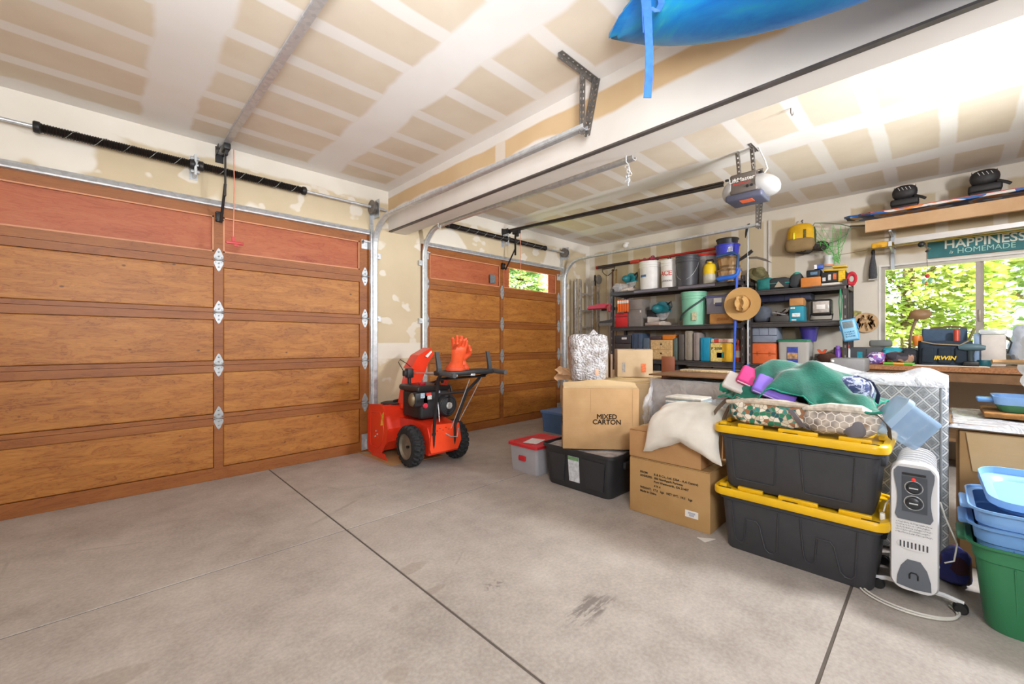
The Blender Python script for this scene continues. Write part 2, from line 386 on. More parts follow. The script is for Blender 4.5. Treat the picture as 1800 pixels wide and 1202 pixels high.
# dropped beam between the two bays
bm_ = structure(MB().b2((2.353, -3.3, 2.51), (2.575, WY, CZ)).build('trim_1', mat_beam()))
MB().b2((2.349, -3.3, 2.505), (2.385, WY-.02, 2.517)).build('edge_strip', pm('#5a5350', .55, .2, .25, 6), bm_, label='dark metal strip along the lower edge of the beam')
# jamb boards beside the doors
jm = structure(MB().b2((2.79, WY-.012, 0), (2.835, WY+.05, DT)).build('trim_2', MRAIL))
# ------------------------------------------------------------------ sectional doors
ZS = [0., .552, 1.024, 1.495, 1.964, DT-.005]
def hinge_mesh():
    m = MB()
    up = [(-.012, .0), (-.034, .012), (-.036, .03), (-.011, .088), (0, .1), (.011, .088), (.036, .03), (.034, .012), (.012, 0)]
    m.prism([(a, b+.004) for a, b in up], -.004, 0, 'y'); m.prism([(a, -b-.004) for a, b in up], -.004, 0, 'y')
    m.cyl((-.04, -.009, 0), (.04, -.009, 0), .008, n=10)
    for z in (.03, .07, -.03, -.065): m.cyl((0, -.004, z), (0, -.009, z), .007, n=6)
    for z in (.022, -.022):
        for x in (-.022, .022): m.cyl((x, -.004, z), (x, -.007, z), .004, n=6)
    return m.mesh('hinge', mat_metal('zinc_hinge', '#a2a5a8', '#b6b9bc', .42))
HM = hinge_mesh()
def sect_door(name, x0, x1, xm, clear):
    D = structure(bpy.data.objects.new(name, None)); COL.objects.link(D); D.location = (xm, WY+.036, 0)
    f, bk = WY+.03, WY+.075
    st = [(x0, x0+.11), (xm-.034, xm+.034), (x1-.11, x1)]
    MB().b2((x0, WY+.058, .0), (x1, WY+.078, ZS[4])).build('door_core', MRAIL, D, world=True)
    for k in range(5):
        z0, z1 = ZS[k]+.0015, ZS[k+1]-.0015
        tr = .062 if k < 4 else .085; br = (.107 if k == 0 else .034 if k < 4 else .07)
        for a, b in st: MB().b2((a, f, z0), (b, WY+.06, z1)).build('stile', MRAIL, D, world=True)
        for i in (0, 1):
            a, b = st[i][1], st[i+1][0]
            MB().b2((a, f, z0), (b, WY+.06, z0+br)).build('rail', MRAIL, D, world=True)
            MB().b2((a, f, z1-tr), (b, WY+.06, z1)).build('rail', MRAIL, D, world=True)
            pz0, pz1 = z0+br, z1-tr
            if k < 4:
                e = .004; m = MB(); y1, y2 = f+.004, f+.014
                m.loft([[(a+e, y2, pz0+e), (b-e, y2, pz0+e), (b-e, y2, pz1-e), (a+e, y2, pz1-e)], [(a+e, y1+.004, pz0+e), (b-e, y1+.004, pz0+e), (b-e, y1+.004, pz1-e), (a+e, y1+.004, pz1-e)],
                        [(a+e+.006, y1, pz0+e+.006), (b-e-.006, y1, pz0+e+.006), (b-e-.006, y1, pz1-e-.006), (a+e+.006, y1, pz1-e-.006)]], smooth=False)
                m.build('panel', MPLY, D, world=True)
            else:
                op = clear and i == 1
                wd = MB(); bead = MB(); t = .012
                for p, q in (((a, pz0), (b, pz0+t)), ((a, pz1-t), (b, pz1)), ((a, pz0), (a+t, pz1)), ((b-t, pz0), (b, pz1))):
                    bead.b2((p[0], f+.006, p[1]), (q[0], f+.02, q[1]))
                wo = bead.build('glazing_bead', pm('#c98a63', .5, 0, .1), D, world=True)
                MB().b2((a+.004, f+.02, pz0+.004), (b-.004, f+.024, pz1-.004)).build('pane', MGLASS, D, world=True)
                if op:
                    wd.b2((a, f+.03, pz0), (a+.14, f+.044, pz1)); wd.b2((b-.17, f+.03, pz0), (b, f+.044, pz1))
                    wd.build('cover_board', MRED, D, world=True)
                else: wd.b2((a, f+.03, pz0-.02), (b, f+.044, pz1+.02)).build('cover_board', MRED, D, world=True)
    for k in range(1, 5):
        for xh in (xm, x1-.05):
            h = bpy.data.objects.new('hinge', HM); COL.objects.link(h); h.parent = D; h.location = Vector((xh, f, ZS[k]))-Vector(D.location)
        r_ = MB(); r_.cyl((x1-.02, f-.02, ZS[k]), (x1+.05, f-.02, ZS[k]), .006, n=8); r_.cyl((x1+.03, f-.02, ZS[k]), (x1+.05, f-.02, ZS[k]), .022, n=12)
        r_.build('roller', MGAL, D, world=True)
        if x0 > 1:
            r_ = MB(); r_.cyl((x0-.0, f-.02, ZS[k]), (x0+.06, f-.02, ZS[k]), .006, n=8); r_.build('roller', MGAL, D, world=True)
            h = bpy.data.objects.new('hinge', HM); COL.objects.link(h); h.parent = D; h.location = Vector((x0+.06, f, ZS[k]))-Vector(D.location)
    t = MB(); t.sweep([(x0+.02, f, DT-.02), (x1-.02, f, DT-.012)], [(0, 0), (.055, 0), (.055, .012), (.07, .03), (.055, .05), (0, .05)], (0, -1, 0)).build('strut', MGAL, D, world=True, label='galvanised strut across the top of the door')
    for xe, sg in ((x1-.04, -1), (x0+.05, 1)):
        m = MB(); m.b2((xe-.05, f-.004, DT-.17), (xe+.04, f, DT-.07)); m.b2((xe-.045, f-.05, DT-.1), (xe+.035, f-.004, DT-.09)); m.b2((xe-.045, f-.05, DT-.12), (xe-.04, f, DT-.08))
        m.build('top_bracket', MGAL, D, world=True)
    m = MB(); m.b2((x1-.09, f-.006, .02), (x1-.005, f, .2)); m.b2((x1-.04, f-.035, .03), (x1-.03, f, .14)); m.build('bottom_bracket', MGAL, D, world=True)
    m = MB(); m.rbox((xm, f-.02, DT-.1), (.05, .04, .09), .006); [m.cyl((xm+dx, f-.03, DT-.1+dz), (xm+dx, f-.052, DT-.1+dz), .009, n=8) for dx in (-.022, .022) for dz in (-.03, .03)]
    m.build('arm_bracket', MDARK, D, world=True)
    return D
D1 = sect_door('door_1', -.67, 2.135, .725, False); D2 = sect_door('door_2', 2.83, 5.545, 4.188, True)
MB().b2((3.95, WY+.022, 2.08), (4.05, WY+.029, 2.2)).build('notice_sticker', pm('#6b6f73', .5, 0, .4, 60), D2, world=True)
# ------------------------------------------------------------------ window
W1 = structure(bpy.data.objects.new('window_1', None)); COL.objects.link(W1); W1.location = (WX, WIN[0], WIN[2])
MAL = pm('#a9a39a', .4, .3, .06); MVW = pm('#dfdcd6', .4, 0, .04)
y0, y1, z0, z1 = WIN; m = MB(); t = .035
for p, q in (((y0, z0), (y1, z0+t)), ((y0, z1-t), (y1, z1)), ((y0, z0+t), (y0+t, z1-t)), ((y1-t, z0+t), (y1, z1-t))): m.b2((WX+.01, p[0], p[1]), (WX+.08, q[0], q[1]))
m.build('window_frame', MAL, W1, world=True)
m = MB(); e = .02
for p, q in (((y0-e, z1), (y1+e, z1+e)), ((y0-e, z0-e), (y0, z1)), ((y1, z0-e), (y1+e, z1))): m.b2((WX-.008, p[0], p[1]), (WX+.012, q[0], q[1]))
m.build('window_bead', MVW, W1, world=True)
m = MB(); m.b2((WX+.02, -.30, z0+t), (WX+.055, -.265, z1-t)); m.b2((WX+.055, -.325, z0+t), (WX+.085, -.27, z1-t)); m.rbox((WX+.015, -.29, 1.5), (.012, .02, .12), .004)
m.build('meeting_stile', pm('#8d8378', .4, .3, .06), W1, world=True)
MB().b2((WX+.05, y0+t, z0+t), (WX+.054, -.3, z1-t)).build('pane', MGLASS, W1, world=True)
MB().b2((WX+.05, -.265, z0+t), (WX+.054, y1-t, z1-t)).build('pane', MGLASS, W1, world=True)
structure(MB().b2((WX-.05, y0-.03, z0-.03), (WX+.05, y1+.03, z0)).build('trim_3', MWHITE))
# ------------------------------------------------------------------ yard and trees outside
structure(MB().b2((-40, -40, -.3), (60, 60, -.16)).build('ground', pm('#9aa36a', .9, 0, .3, 2)))
def leaf_mat(n, a, b, c):
    g = G(n); f = g.noise(2.5, 3); return g.out(g.ramp(f, (.3, a), (.5, b), (.72, c)), .6, Transmission_Weight=0.)
LM = [leaf_mat('foliage_a', '#7f9a52', '#b5c46e', '#e2e09a'), leaf_mat('foliage_b', '#5f7d50', '#8fa868', '#c0cc88'), leaf_mat('foliage_c', '#a0ac5c', '#d2d078', '#ece6a2')]
MBARK = pm('#6f5a48', .9, 0, .3, 5, .4)
def tree(loc, h, rad, n, mi, label, conifer, seed):
    r = random.Random(seed); T = thing('tree', label, 'tree', loc, 0, 'trees in the yard')
    tr = MB(); tr.tube([(0, 0, 0), (.05, .03, h*.4), (0, -.04, h*.75), (.02, 0, h*.97)], [h*.022, h*.017, h*.01, .01], 8)
    for k in range(14):
        a = r.random()*6.28; z = h*(.15+.75*k/14); L = rad*(.9 if conifer else .75)*(1-.6*k/14)
        tr.tube([(0, 0, z), (L*.5*math.cos(a), L*.5*math.sin(a), z+(.02 if conifer else .25*L)), (L*math.cos(a), L*math.sin(a), z+(-.1*L if conifer else .4*L))], [h*.006, h*.004, .004], 5)
    tr.build('trunk', MBARK, T)
    lf = MB(); vs = []; fs = []
    for k in range(n):
        a = r.random()*6.28
        if conifer:
            tz = r.random()**.8; tier = (tz*11) % 1; rr = rad*(1-tz)*(.35+.65*r.random()**.5)*(1.05-.4*tier); z = h*(.06+.92*tz)-.25*rr
        else:
            ph = math.acos(2*r.random()-1); q = (.55+.45*r.random()**.5)*(.8+.35*noise.noise(Vector((math.cos(a)*2, math.sin(a)*2, ph*2+seed))))
            rr = rad*q*math.sin(ph); z = h*.56+h*.42*q*math.cos(ph)
        p = Vector((rr*math.cos(a), rr*math.sin(a), z)); L = (.13 if conifer else .11)*(.7+.7*r.random())*h/6
        d = Vector((math.cos(a)+r.uniform(-.7, .7), math.sin(a)+r.uniform(-.7, .7), r.uniform(-.5, .3))).normalized()*L
        sd = d.cross(Vector((r.uniform(-1, 1), r.uniform(-1, 1), 1))).normalized()*L*.42
        o = len(vs); vs += [p-d*.2, p+d*.45+sd, p+d, p+d*.45-sd]; fs.append((o, o+1, o+2, o+3))
    lf.add(vs, fs); lf.build('foliage', LM[mi], T)
    return T
tree((9.9, .35, -.2), 5.2, 1.6, 13000, 0, 'bushy pale green tree filling the left window pane', False, 1)
tree((9.3, -2.55, -.2), 5.4, 1.6, 13000, 2, 'yellow-green leafy tree behind the right window pane', False, 2)
tree((14.2, -1.5, -.2), 8.6, 2.6, 10000, 1, 'tall darker tree standing behind the two near the window', False, 3)
tree((13.5, 3.6, -.2), 7.5, 2.2, 8000, 2, 'pale loose tree farther left outside the window', False, 4)
tree((8.75, 8.6, -.2), 6.6, 1.5, 9000, 1, 'dark conifer seen through the right garage door pane', True, 5)
tree((11.4, 9.6, -.2), 5.8, 1.6, 7000, 2, 'yellow-leaved tree beside the conifer beyond the garage door', False, 6)
# ------------------------------------------------------------------ door hardware
def arc_path(x, ytop, zend, yend, rad=.32, z0=.04, yv=None):
    yv = yv or WY-.03
    p = [(x, yv, z0), (x, yv, ytop)]
    for k in range(1, 13):
        a = PI/2*k/12; p.append((x, yv-rad*(1-math.cos(a)), ytop+rad*math.sin(a)))
    n = 8
    for k in range(1, n+1): t = k/n; p.append((x, yv-rad+(yend-yv+rad)*t, ytop+rad+(zend-ytop-rad)*t))
    return p
CPROF = [(-.028, -.003), (-.028, .02), (-.02, .026), (.02, .026), (.028, .02), (.028, -.003), (.022, -.003), (.022, .016), (.016, .02), (-.016, .02), (-.022, .016), (-.022, -.003)]
def angle_iron(m, a, b, w=.032, t=.003, side=(1, 0, 0)):
    """perforated angle: two flanges with holes as dark studs left open"""
    a, b, s = Vector(a), Vector(b), Vector(side).normalized(); d = (b-a).normalized(); s = (s-d*s.dot(d)).normalized(); u = d.cross(s)
    for f in (s, u):
        o = u if f is s else s; L = (b-a).length; n = max(2, int(L/.042))
        for k in range(n):                       # ladder of webs with gaps = rows of holes
            p0 = a+d*(L*k/n); p1 = a+d*(L*(k+.62)/n); p2 = a+d*(L*(k+1)/n)
            def bar(q0, q1, c0, c1):
                vs = [q0+f*c0, q0+f*c1, q1+f*c1, q1+f*c0]; vs += [v+o*t for v in vs]
                m.add(vs, [(0, 1, 2, 3), (7, 6, 5, 4), (0, 4, 5, 1), (1, 5, 6, 2), (2, 6, 7, 3), (3, 7, 4, 0)])
            bar(p0, p1, 0, w); bar(p1, p2, 0, w*.33); bar(p1, p2, w*.67, w)
def track(label, x, zend, yend, side, hang, z0=.06):
    T = thing('door_track', label, 'track', (x, WY-.03, 0))
    path = arc_path(x, 2.27, zend, yend, .34, z0)
    m = MB(); m.sweep(path, CPROF, (0, 0, 1) if False else (1, 0, 0)); m.v = m.v
    m.build('rail', MGAL, T, world=True)
    m = MB(); m.b2((x-side*.03-.016, WY-.035, .06), (x-side*.03+.016, WY-.002, 2.5)); m.build('jamb_angle', MGAL, T, world=True)
    for z in (.5, 1.49, 2.2):
        m = MB(); m.b2((x-.02, WY-.04, z-.03), (x+side*.07, WY-.003, z+.03)); m.cyl((x+side*.045, WY-.04, z), (x+side*.045, WY-.05, z), .01, n=6); m.build('track_bracket', MGAL, T, world=True)
    if hang:
        hx, hy, ztrk = hang
        m = MB(); angle_iron(m, (hx-.25, hy, CZ-.004), (hx+.16, hy, CZ-.004), side=(0, -1, 0)); m.build('ceiling_angle', MDARK2, T, world=True)
        m = MB(); angle_iron(m, (hx+.13, hy-.01, CZ-.01), (x+.03, yend+.02, ztrk-.06), .036, side=(0, -1, 0)); m.build('hanger_angle', MDARK2, T, world=True)
        m = MB(); angle_iron(m, (hx-.02, hy-.01, CZ-.03), (x, yend+.03, ztrk-.05), .026, side=(0, -1, 0)); m.build('brace_angle', MDARK2, T, world=True)
    return T
MDARK2 = mat_metal('dull_perforated_steel', '#6d6864', '#857f7a', .5)
track('galvanised left-bay door track curving up and hung from the perforated bracket', 2.17, 2.6, 1.56, 1, (2.2, 1.6, 2.6))
track('right-bay door track hugging the lower edge of the beam', 2.815, 2.61, 1.58, -1, None)
track('pale door track curving over the ladder and shelves to the hanging bracket', 5.59, 2.645, 1.5, 1, (5.57, 1.53, 2.645))
def spring_shaft(label, xa, xb, seg, drum):
    T = thing('torsion_spring', label, 'spring', ((xa+xb)/2, WY-.1, 2.72))
    MB().cyl((xa, WY-.1, 2.72), (xb, WY-.1, 2.72), .0135, n=10).build('shaft', MGAL, T, world=True)
    for a, b in seg:
        m = MB(); n = int((b-a)/.014); pr = []
        for k in range(n): pr += [(.028, a+(b-a)*k/n), (.034, a+(b-a)*(k+.5)/n)]
        pr.append((.028, b)); m.lathe(pr, 14, Matrix.Translation((0, WY-.1, 2.72)) @ Matrix.Rotation(PI/2, 4, 'Y'))
        s = m.build('coil', pm('#241d1b', .45, .5, .15), T, world=True)
        st = MB(); nt_ = max(3, int((b-a)/.16)); nn_ = nt_*16
        st.tube([(a+.05+(b-a-.1)*k/nn_, WY-.1+.0345*math.sin(2*PI*k/16), 2.72+.0345*math.cos(2*PI*k/16)) for k in range(nn_+1)], .0018, 5)
        o_ = st.build('paint_stripe', pm('#8f8f88', .6, 0, .9, 60), s); o_.location = -Vector(T.location)
        for e in (a, b):
            MB().lathe([(.036, 0), (.04, .008), (.04, .03), (.03, .04)], 14, Matrix.Translation((e-.018, WY-.1, 2.72)) @ Matrix.Rotation(PI/2, 4, 'Y')).build('cone', MDARK, T, world=True)
    m = MB(); xm = seg[0][1]+.02; m.b2((xm-.008, WY-.1-.03, 2.63), (xm+.008, WY-.002, 2.8)); m.b2((xm-.03, WY-.008, 2.62), (xm+.03, WY-.002, 2.82)); [m.cyl((xm-.03, WY-.1, 2.72+dz), (xm+.03, WY-.1, 2.72+dz), .012, n=6) for dz in (-.055, .055)]
    m.build('centre_bracket', MGAL, T, world=True)
    m = MB(); m.lathe([(.03, 0), (.075, .004), (.075, .014), (.055, .02), (.055, .05), (.07, .055), (.07, .06), (.025, .064)], 20, Matrix.Translation((drum-.03, WY-.1, 2.72)) @ Matrix.Rotation(PI/2, 4, 'Y')); m.build('cable_drum', MDARK2, T, world=True)
    m = MB(); m.b2((drum+.05, WY-.14, 2.62), (drum+.056, WY-.002, 2.82)); m.b2((drum+.0, WY-.008, 2.45), (drum+.056, WY-.002, 2.72)); m.build('end_bracket', MGAL, T, world=True)
spring_shaft('black coiled torsion springs on the shaft above the left garage door', -1.2, 2.28, ((-.34, .52), (.58, 1.4)), 2.12)
spring_shaft('black coiled torsion springs on the shaft above the right garage door', 2.78, 5.62, ((3.12, 4.15), (4.2, 5.0)), 5.5)
# ------------------------------------------------------------------ door openers
def opener(label, x, zr, zu, yu, unit, strapy):
    T = thing('garage_door_opener', label, 'door opener', (x, WY-.05, zr))
    mr = pm('#4a4440', .45, .6, .2) if unit else MGAL
    a, b = Vector((x, WY-.02, zr)), Vector((x, yu, zu))
    m = MB(); m.sweep([a, b], [(-.018, -.02), (.018, -.02), (.018, -.006), (.006, -.002), (.006, .016), (.022, .02), (-.022, .02), (-.006, .016), (-.006, -.002), (-.018, -.006)], (1, 0, 0)).build('rail', mr, T, world=True)
    m = MB(); m.b2((x-.03, WY-.012, zr-.09), (x+.03, WY, zr+.05)); m.b2((x-.03, WY-.14, zr-.035), (x-.025, WY, zr+.03)); m.b2((x+.025, WY-.14, zr-.035), (x+.03, WY, zr+.03)); m.cyl((x-.04, WY-.1, zr), (x+.04, WY-.1, zr), .012); m.build('header_bracket', MDARK, T, world=True)
    yt = WY-.28; zt = zr-.05
    m = MB(); m.rbox((x, yt, zt), (.05, .13, .05), .008); m.box((x, yt-.02, zt-.04), (.02, .04, .05)); m.build('trolley', MBLK, T, world=True)
    m = MB(); m.b2((x-.006, yt+.01, DT+.02), (x+.006, yt+.035, zt)); m.tube([(x, yt+.02, DT+.12), (x+.004, WY-.05, DT-.16)], .011, 6); m.build('door_arm', MBLK, T, world=True)
    cr = MB(); cr.tube([(x+.05, yt-.03, zt), (x+.055, yt-.03, zt-.3), (x+.05, yt-.02, 2.12)], .004, 5); c = cr.build('release_cord', pm('#d88a72', .7), T, world=True)
    m = MB()
    if unit: m.cyl((x+.05-.06, yt-.02, 2.12), (x+.05+.06, yt-.02, 2.12), .011, n=8)
    else: m.rbox((x+.06, yt-.02, 2.07), (.13, .02, .022), .006); m.box((x+.05, yt-.02, 2.095), (.02, .016, .05)); m.box((x+.07, yt-.02, 2.05), (.03, .01, .02))
    m.build('release_handle', pm('#c23a3c', .4) if not unit else MBLK, T, world=True)
    return T, None
OP1, _ = opener('steel opener rail running from the left door header over the camera', .725, 2.91, 2.83, 1.0, False, 0)
OP2, uc = opener('grey ceiling-hung garage door opener with frosted lamp lenses', 4.18, 2.84, 2.725, 1.42, True, 0)
ux, uy, uz = 4.17, 1.207, 2.64
MLENS = G('frosted_lens').out('#b3b1b0', .35, 0., Transmission_Weight=.2, Emission_Color=(1, .97, .93, 1), Emission_Strength=.04)
MB().rbox((ux, uy, uz), (.28, .225, .18), .02, 3).build('motor_housing', pm('#6a635e', .5, .2, .05), OP2, world=True)
MB().rbox((ux-.01, uy, uz-.115), (.26, .3, .06), .02, 3).build('base_plate', pm('#55586c', .45, .2, .05), OP2, world=True)
for sg in (-1, 1):      # frosted lamp lenses at both ends
    rings = []; n = 18; L_ = .11 if sg > 0 else .16
    for i in range(10):
        t = i/9; q = math.sqrt(max(.0001, 1-t**2.2))
        rings.append([(ux+.15*q*math.cos(a), uy+sg*(.1+L_*t), uz-.015+(.1*q)*math.sin(a)-.03*t) for a in [2*PI*k/n for k in range(n)]])
    MB().loft(rings).build('lamp_lens', MLENS, OP2, world=True)
    MB().rbox((ux-.13, uy+sg*.135, uz+.055), (.02, .03, .02), .004).build('lens_clip', MBLK, OP2, world=True)
for s_, z_, sz, c_ in (('LiftMaster', .03, .05, MWHITE), ('PROFESSIONAL', -.005, .021, pm('#c8403a', .5))):
    o = lettering(s_, sz, frame((ux-.1415, uy+.01, uz+z_), (0, -1, 0), (0, 0, 1)), c_, OP2, bold=.0004); o.location = -Vector(OP2.location)
for dy in (-.035, -.07): MB().cyl((ux-.138, uy+dy, uz-.04), (ux-.147, uy+dy, uz-.04), .012, n=12).build('button', MBLK, OP2, world=True)
MB().box((ux-.06, uy-.01, uz-.146), (.09, .1, .004)).build('warning_label', pm('#ef6a3a', .5), OP2, world=True)
for dy in (-.07, .05):
    m = MB(); angle_iron(m, (ux, uy+dy, uz+.08), (ux, uy+dy+.02, CZ), .036, side=(0, 1, 0)); m.build('hanger', MDARK2, OP2, world=True)
m = MB(); angle_iron(m, (ux-.03, uy-.13, uz+.09), (ux-.03, uy+.13, uz+.09), .03, side=(0, 0, 1)); m.build('mounting_angle', MDARK2, OP2, world=True)
m = MB(); angle_iron(m, (ux-.12, uy-.06, CZ-.003), (ux+.1, uy-.06, CZ-.003), .03, side=(0, 1, 0)); m.build('ceiling_angle', MDARK2, OP2, world=True)
MB().tube([(ux+.05, uy-.1, uz+.08), (ux+.06, uy-.14, uz+.14), (ux+.03, uy-.13, uz+.2), (ux+.02, uy-.08, CZ)], .006, 6).build('power_cord', pm('#c9c7c3', .5), OP2, world=True)
MB().tube([(ux-.02, uy-.08, uz+.08), (ux, uy-.03, uz+.2), (ux+.02, uy-.04, CZ)], .004, 6).build('control_wire', pm('#dedcd8', .5), OP2, world=True)
# ------------------------------------------------------------------ hooks and chain under the beam and ceiling
T = thing('hanging_chain', 'bunch of short silver chain on a hook under the beam', 'chain', (2.56, 1.5, 2.52))
m = MB(); m.tube([(2.56, 1.5, 2.515), (2.56, 1.5, 2.47), (2.575, 1.49, 2.45), (2.565, 1.48, 2.43), (2.55, 1.49, 2.44)], .004, 6); m.build('hook', MGAL, T, world=True)
for k in range(12):
    m = MB(); a = R.uniform(0, 6); c = (2.562+R.uniform(-.014, .014), 1.485+R.uniform(-.012, .012), 2.425-.011*k)
    m.torus((0, 0, 0), .013, .0028, 10, 5, Matrix.Translation(c) @ Matrix.Rotation(a, 4, 'Z') @ Matrix.Rotation(PI/2, 4, 'X')); m.build('chain_link', MSTEEL, T, world=True)
p = at(1390, 190, Zz=CZ)
tag(MB().tube([(0, 0, 0), (0, 0, -.035), (.02, -.005, -.05), (.03, -.01, -.035), (.022, -.012, -.02)], .0045, 6).build('ceiling_hook', MDARK2, None, p), 'lone bent screw hook in the ceiling right of the beam', 'hook')
p = at(757, 388, Zz=2.51)
tag(MB().tube([(0, 0, 0), (0, 0, -.035), (.022, -.005, -.055), (.03, -.01, -.035), (.024, -.012, -.02)], .004, 6).build('ceiling_hook', MGAL, None, (2.55, p.y, 2.505)), 'small screw hook under the far end of the beam', 'hook')
# ------------------------------------------------------------------ kayak slung under the ceiling
def kayak():
    g = G('streaked_blue_plastic'); v = g.mapv((1.2, .5, 2.2), (0, 0, .3)); f = g.noise(2.6, 6, .65, v, 1.4)
    col = g.ramp(f, (.28, '#163f86'), (.42, '#0a6fc0'), (.55, '#1585c9'), (.66, '#1e93bd'), (.8, '#45a4bd'))
    g.bump(g.noise(90, 2), .08, .002); mk = g.out(col, .42)
    K = thing('kayak', 'streaky blue plastic kayak slung under the ceiling', 'kayak', (1.84, -.6, 2.5))
    L = 3.1; n = 24; rings = []; ytip = 1.12
    for i in range(29):
        t = i/28; y = ytip-L*t; e = abs(2*t-1); wd = .335*(1-e**2.8)**.75+.012; keel = 2.47+.27*e**3.2; top = 2.70+.07*e**2
        rings.append([(1.84+wd*math.copysign(abs(math.cos(a))**.75, math.cos(a)), y+(0.05*e if math.sin(a) > 0 else 0), (top if math.sin(a) > 0 else top)+((.09*math.sin(a)*(1-e*.6)) if math.sin(a) > 0 else (top-keel)*-abs(math.sin(a))**.8)) for a in [2*PI*k/n for k in range(n)]])
    MB().loft(rings).build('hull', mk, K, world=True)
    m = MB(); pts = []
    for sg in (1, -1):
        for i in range(29):
            t = i/28 if sg == 1 else 1-i/28; e = abs(2*t-1); wd = .335*(1-e**2.8)**.75+.02; pts.append((1.84+sg*wd, ytip-L*t, 2.705+.07*e**2))
    m.tube(pts, .014, 6, True); m.build('rub_rail', pm('#1f7fa8', .4), K, world=True)
    m = MB(); m.tube([(1.83, 1.12, 2.76), (1.82, 1.0, 2.85), (1.81, .95, 2.9)], .005, 6); m.build('bow_cord', MDARK2, K, world=True)
    return K
kayak()
MSTR = pm('#2a5fc4', .65, 0, .15, 40)
T = thing('hanging_strap', 'blue webbing strap with a dangling tail looped round the kayak', 'strap', (1.8, .86, CZ))
def ribbon(pts, w, m, side, t=.003):
    s = Vector(side); vs = []; fs = []; n = len(pts)
    for p in pts: p = Vector(p); vs += [p-s*w/2, p+s*w/2]
    nn = Vector((0, 0, 0)); rings = []
    for i, p in enumerate(pts):
        p = Vector(p); tg = (Vector(pts[min(i+1, n-1)])-Vector(pts[max(i-1, 0)])).normalized(); k = s.cross(tg).normalized()*t/2
        rings.append([p-s*w/2-k, p+s*w/2-k, p+s*w/2+k, p-s*w/2+k])
    m.loft(rings, smooth=False); return m
sx_, sy_ = 1.585, .865
m = MB(); ribbon([(sx_, sy_, CZ), (sx_, sy_, 2.85), (sx_-.004, sy_-.02, 2.72), (sx_, sy_-.03, 2.60), (sx_+.01, sy_-.03, 2.5)], .04, m, (.72, -.69, 0)); m.build('strap_loop', MSTR, T, world=True)
m = MB(); ribbon([(sx_+.0, sy_-.02, 2.66), (sx_+.0, sy_-.035, 2.55), (sx_+.004, sy_-.04, 2.42), (sx_, sy_-.04, 2.3), (sx_-.012, sy_-.04, 2.22)], .032, m, (.72, -.69, 0)); m.build('strap_tail', MSTR, T, world=True)
m = MB(); ribbon([(sx_+.04, sy_-.06, 2.92), (sx_+.045, sy_-.06, 2.74), (sx_+.05, sy_-.07, 2.62), (sx_+.035, sy_-.06, 2.585), (sx_+.01, sy_-.04, 2.6)], .025, m, (.6, -.8, 0)); m.build('strap_bight', MSTR, T, world=True)
m = MB(); angle_iron(m, (sx_-.03, sy_+.06, CZ), (sx_-.01, sy_+.03, 2.78), .03); m.build('hanger', MDARK2, T, world=True)
# ------------------------------------------------------------------ snow blower
g = G('fine_print'); MPRT = g.out(g.mix(g.step(g.noise(420., 1, .5, g.mapv((1, 1, .6))), .5, .56), '#d5d6d9', '#7d8086'), .5)
g = G('fine_print_blue'); MPRB = g.out(g.mix(g.step(g.noise(260., 1, .5, g.mapv((1, 1, .5))), .46, .52), '#8fcbee', '#3d5f80'), .5)
MORG = pm('#e8391d', .35, 0, .06, 5, 0, 0, 1, .3); MTIRE = pm('#232427', .8, 0, .2, 30, .2); MPLAS = pm('#222326', .5, 0, .15)
def wheel(T, x, y, r, w_):
    W = MB(); n = 66
    def f(u, v):
        a = 2*PI*u; t = v*2-1; prof = (1-abs(t)**3.2)**.5
        lug = (math.sin(a*22+(1.6 if t > 0 else 0)+abs(t)*2.2) > -.1) and (.08 < abs(t) < .93)
        rr = r*.62+(r*.38-.016)*prof+(.016 if lug else 0); return (x+t*w_/2, y+rr*math.cos(a), r+rr*math.sin(a))
    W.grid(f, n*2, 14); W.build('tire', MTIRE, T, world=True)
    m = MB(); Mx = Matrix.Translation((x-w_*.42, y, r)) @ Matrix.Rotation(PI/2, 4, 'Y')
    m.lathe([(.02, .03), (.035, .02), (.06, .03), (r*.52, .02), (r*.6, .0), (r*.66, .0), (r*.66, w_*.84), (r*.4, w_*.8), (.03, w_*.8)], 24, Mx); m.build('rim', pm('#8d8578', .4, .6, .15), T, world=True)
SB = thing('snow_blower', 'bright orange-red walk-behind snow blower parked between the garage doors', 'snow blower', (2.4, 3.7, 0))
wheel(SB, 2.155, 3.645, .205, .13); wheel(SB, 2.66, 3.6, .205, .13)
x0, x1 = 2.085, 2.7
prof = [(4.36, .54), (4.10, .56), (4.0, .46), (3.97, .33), (4.0, .19), (4.09, .085), (4.2, .05), (4.36, .05)]
inner = [(a+(.012 if a < 4.3 else 0), b-.012 if b > .3 else b+.012) for a, b in prof]
m = MB(); m.loft([[(x0, a, b) for a, b in prof+inner[::-1]], [(x1, a, b) for a, b in prof+inner[::-1]]], smooth=False); m.build('auger_housing', MORG, SB, world=True)
side = [(4.40, .43), (4.37, .55), (4.08, .575), (3.985, .47), (3.955, .33), (3.985, .18), (4.08, .07), (4.16, .03), (4.38, .03), (4.41, .12)]
for xx in (x0, x1): MB().prism(side, xx-.012, xx+.002, 'x').build('side_plate', MORG, SB, world=True)
if True:
    m = MB(); m.tube([(x0-.013, 4.19+(a-4.19)*.68, .29+(b-.29)*.7) for a, b in side], .005, 5, True); m.build('pressed_rim', MORG, SB, world=True)
m = MB(); m.prism([(4.03, .5), (4.07, .475), (4.1, .35), (4.06, .36)], x0-.016, x0-.0125, 'x'); m.build('warning_decal', pm('#e8b93a', .5, 0, .5, 90), SB, world=True)
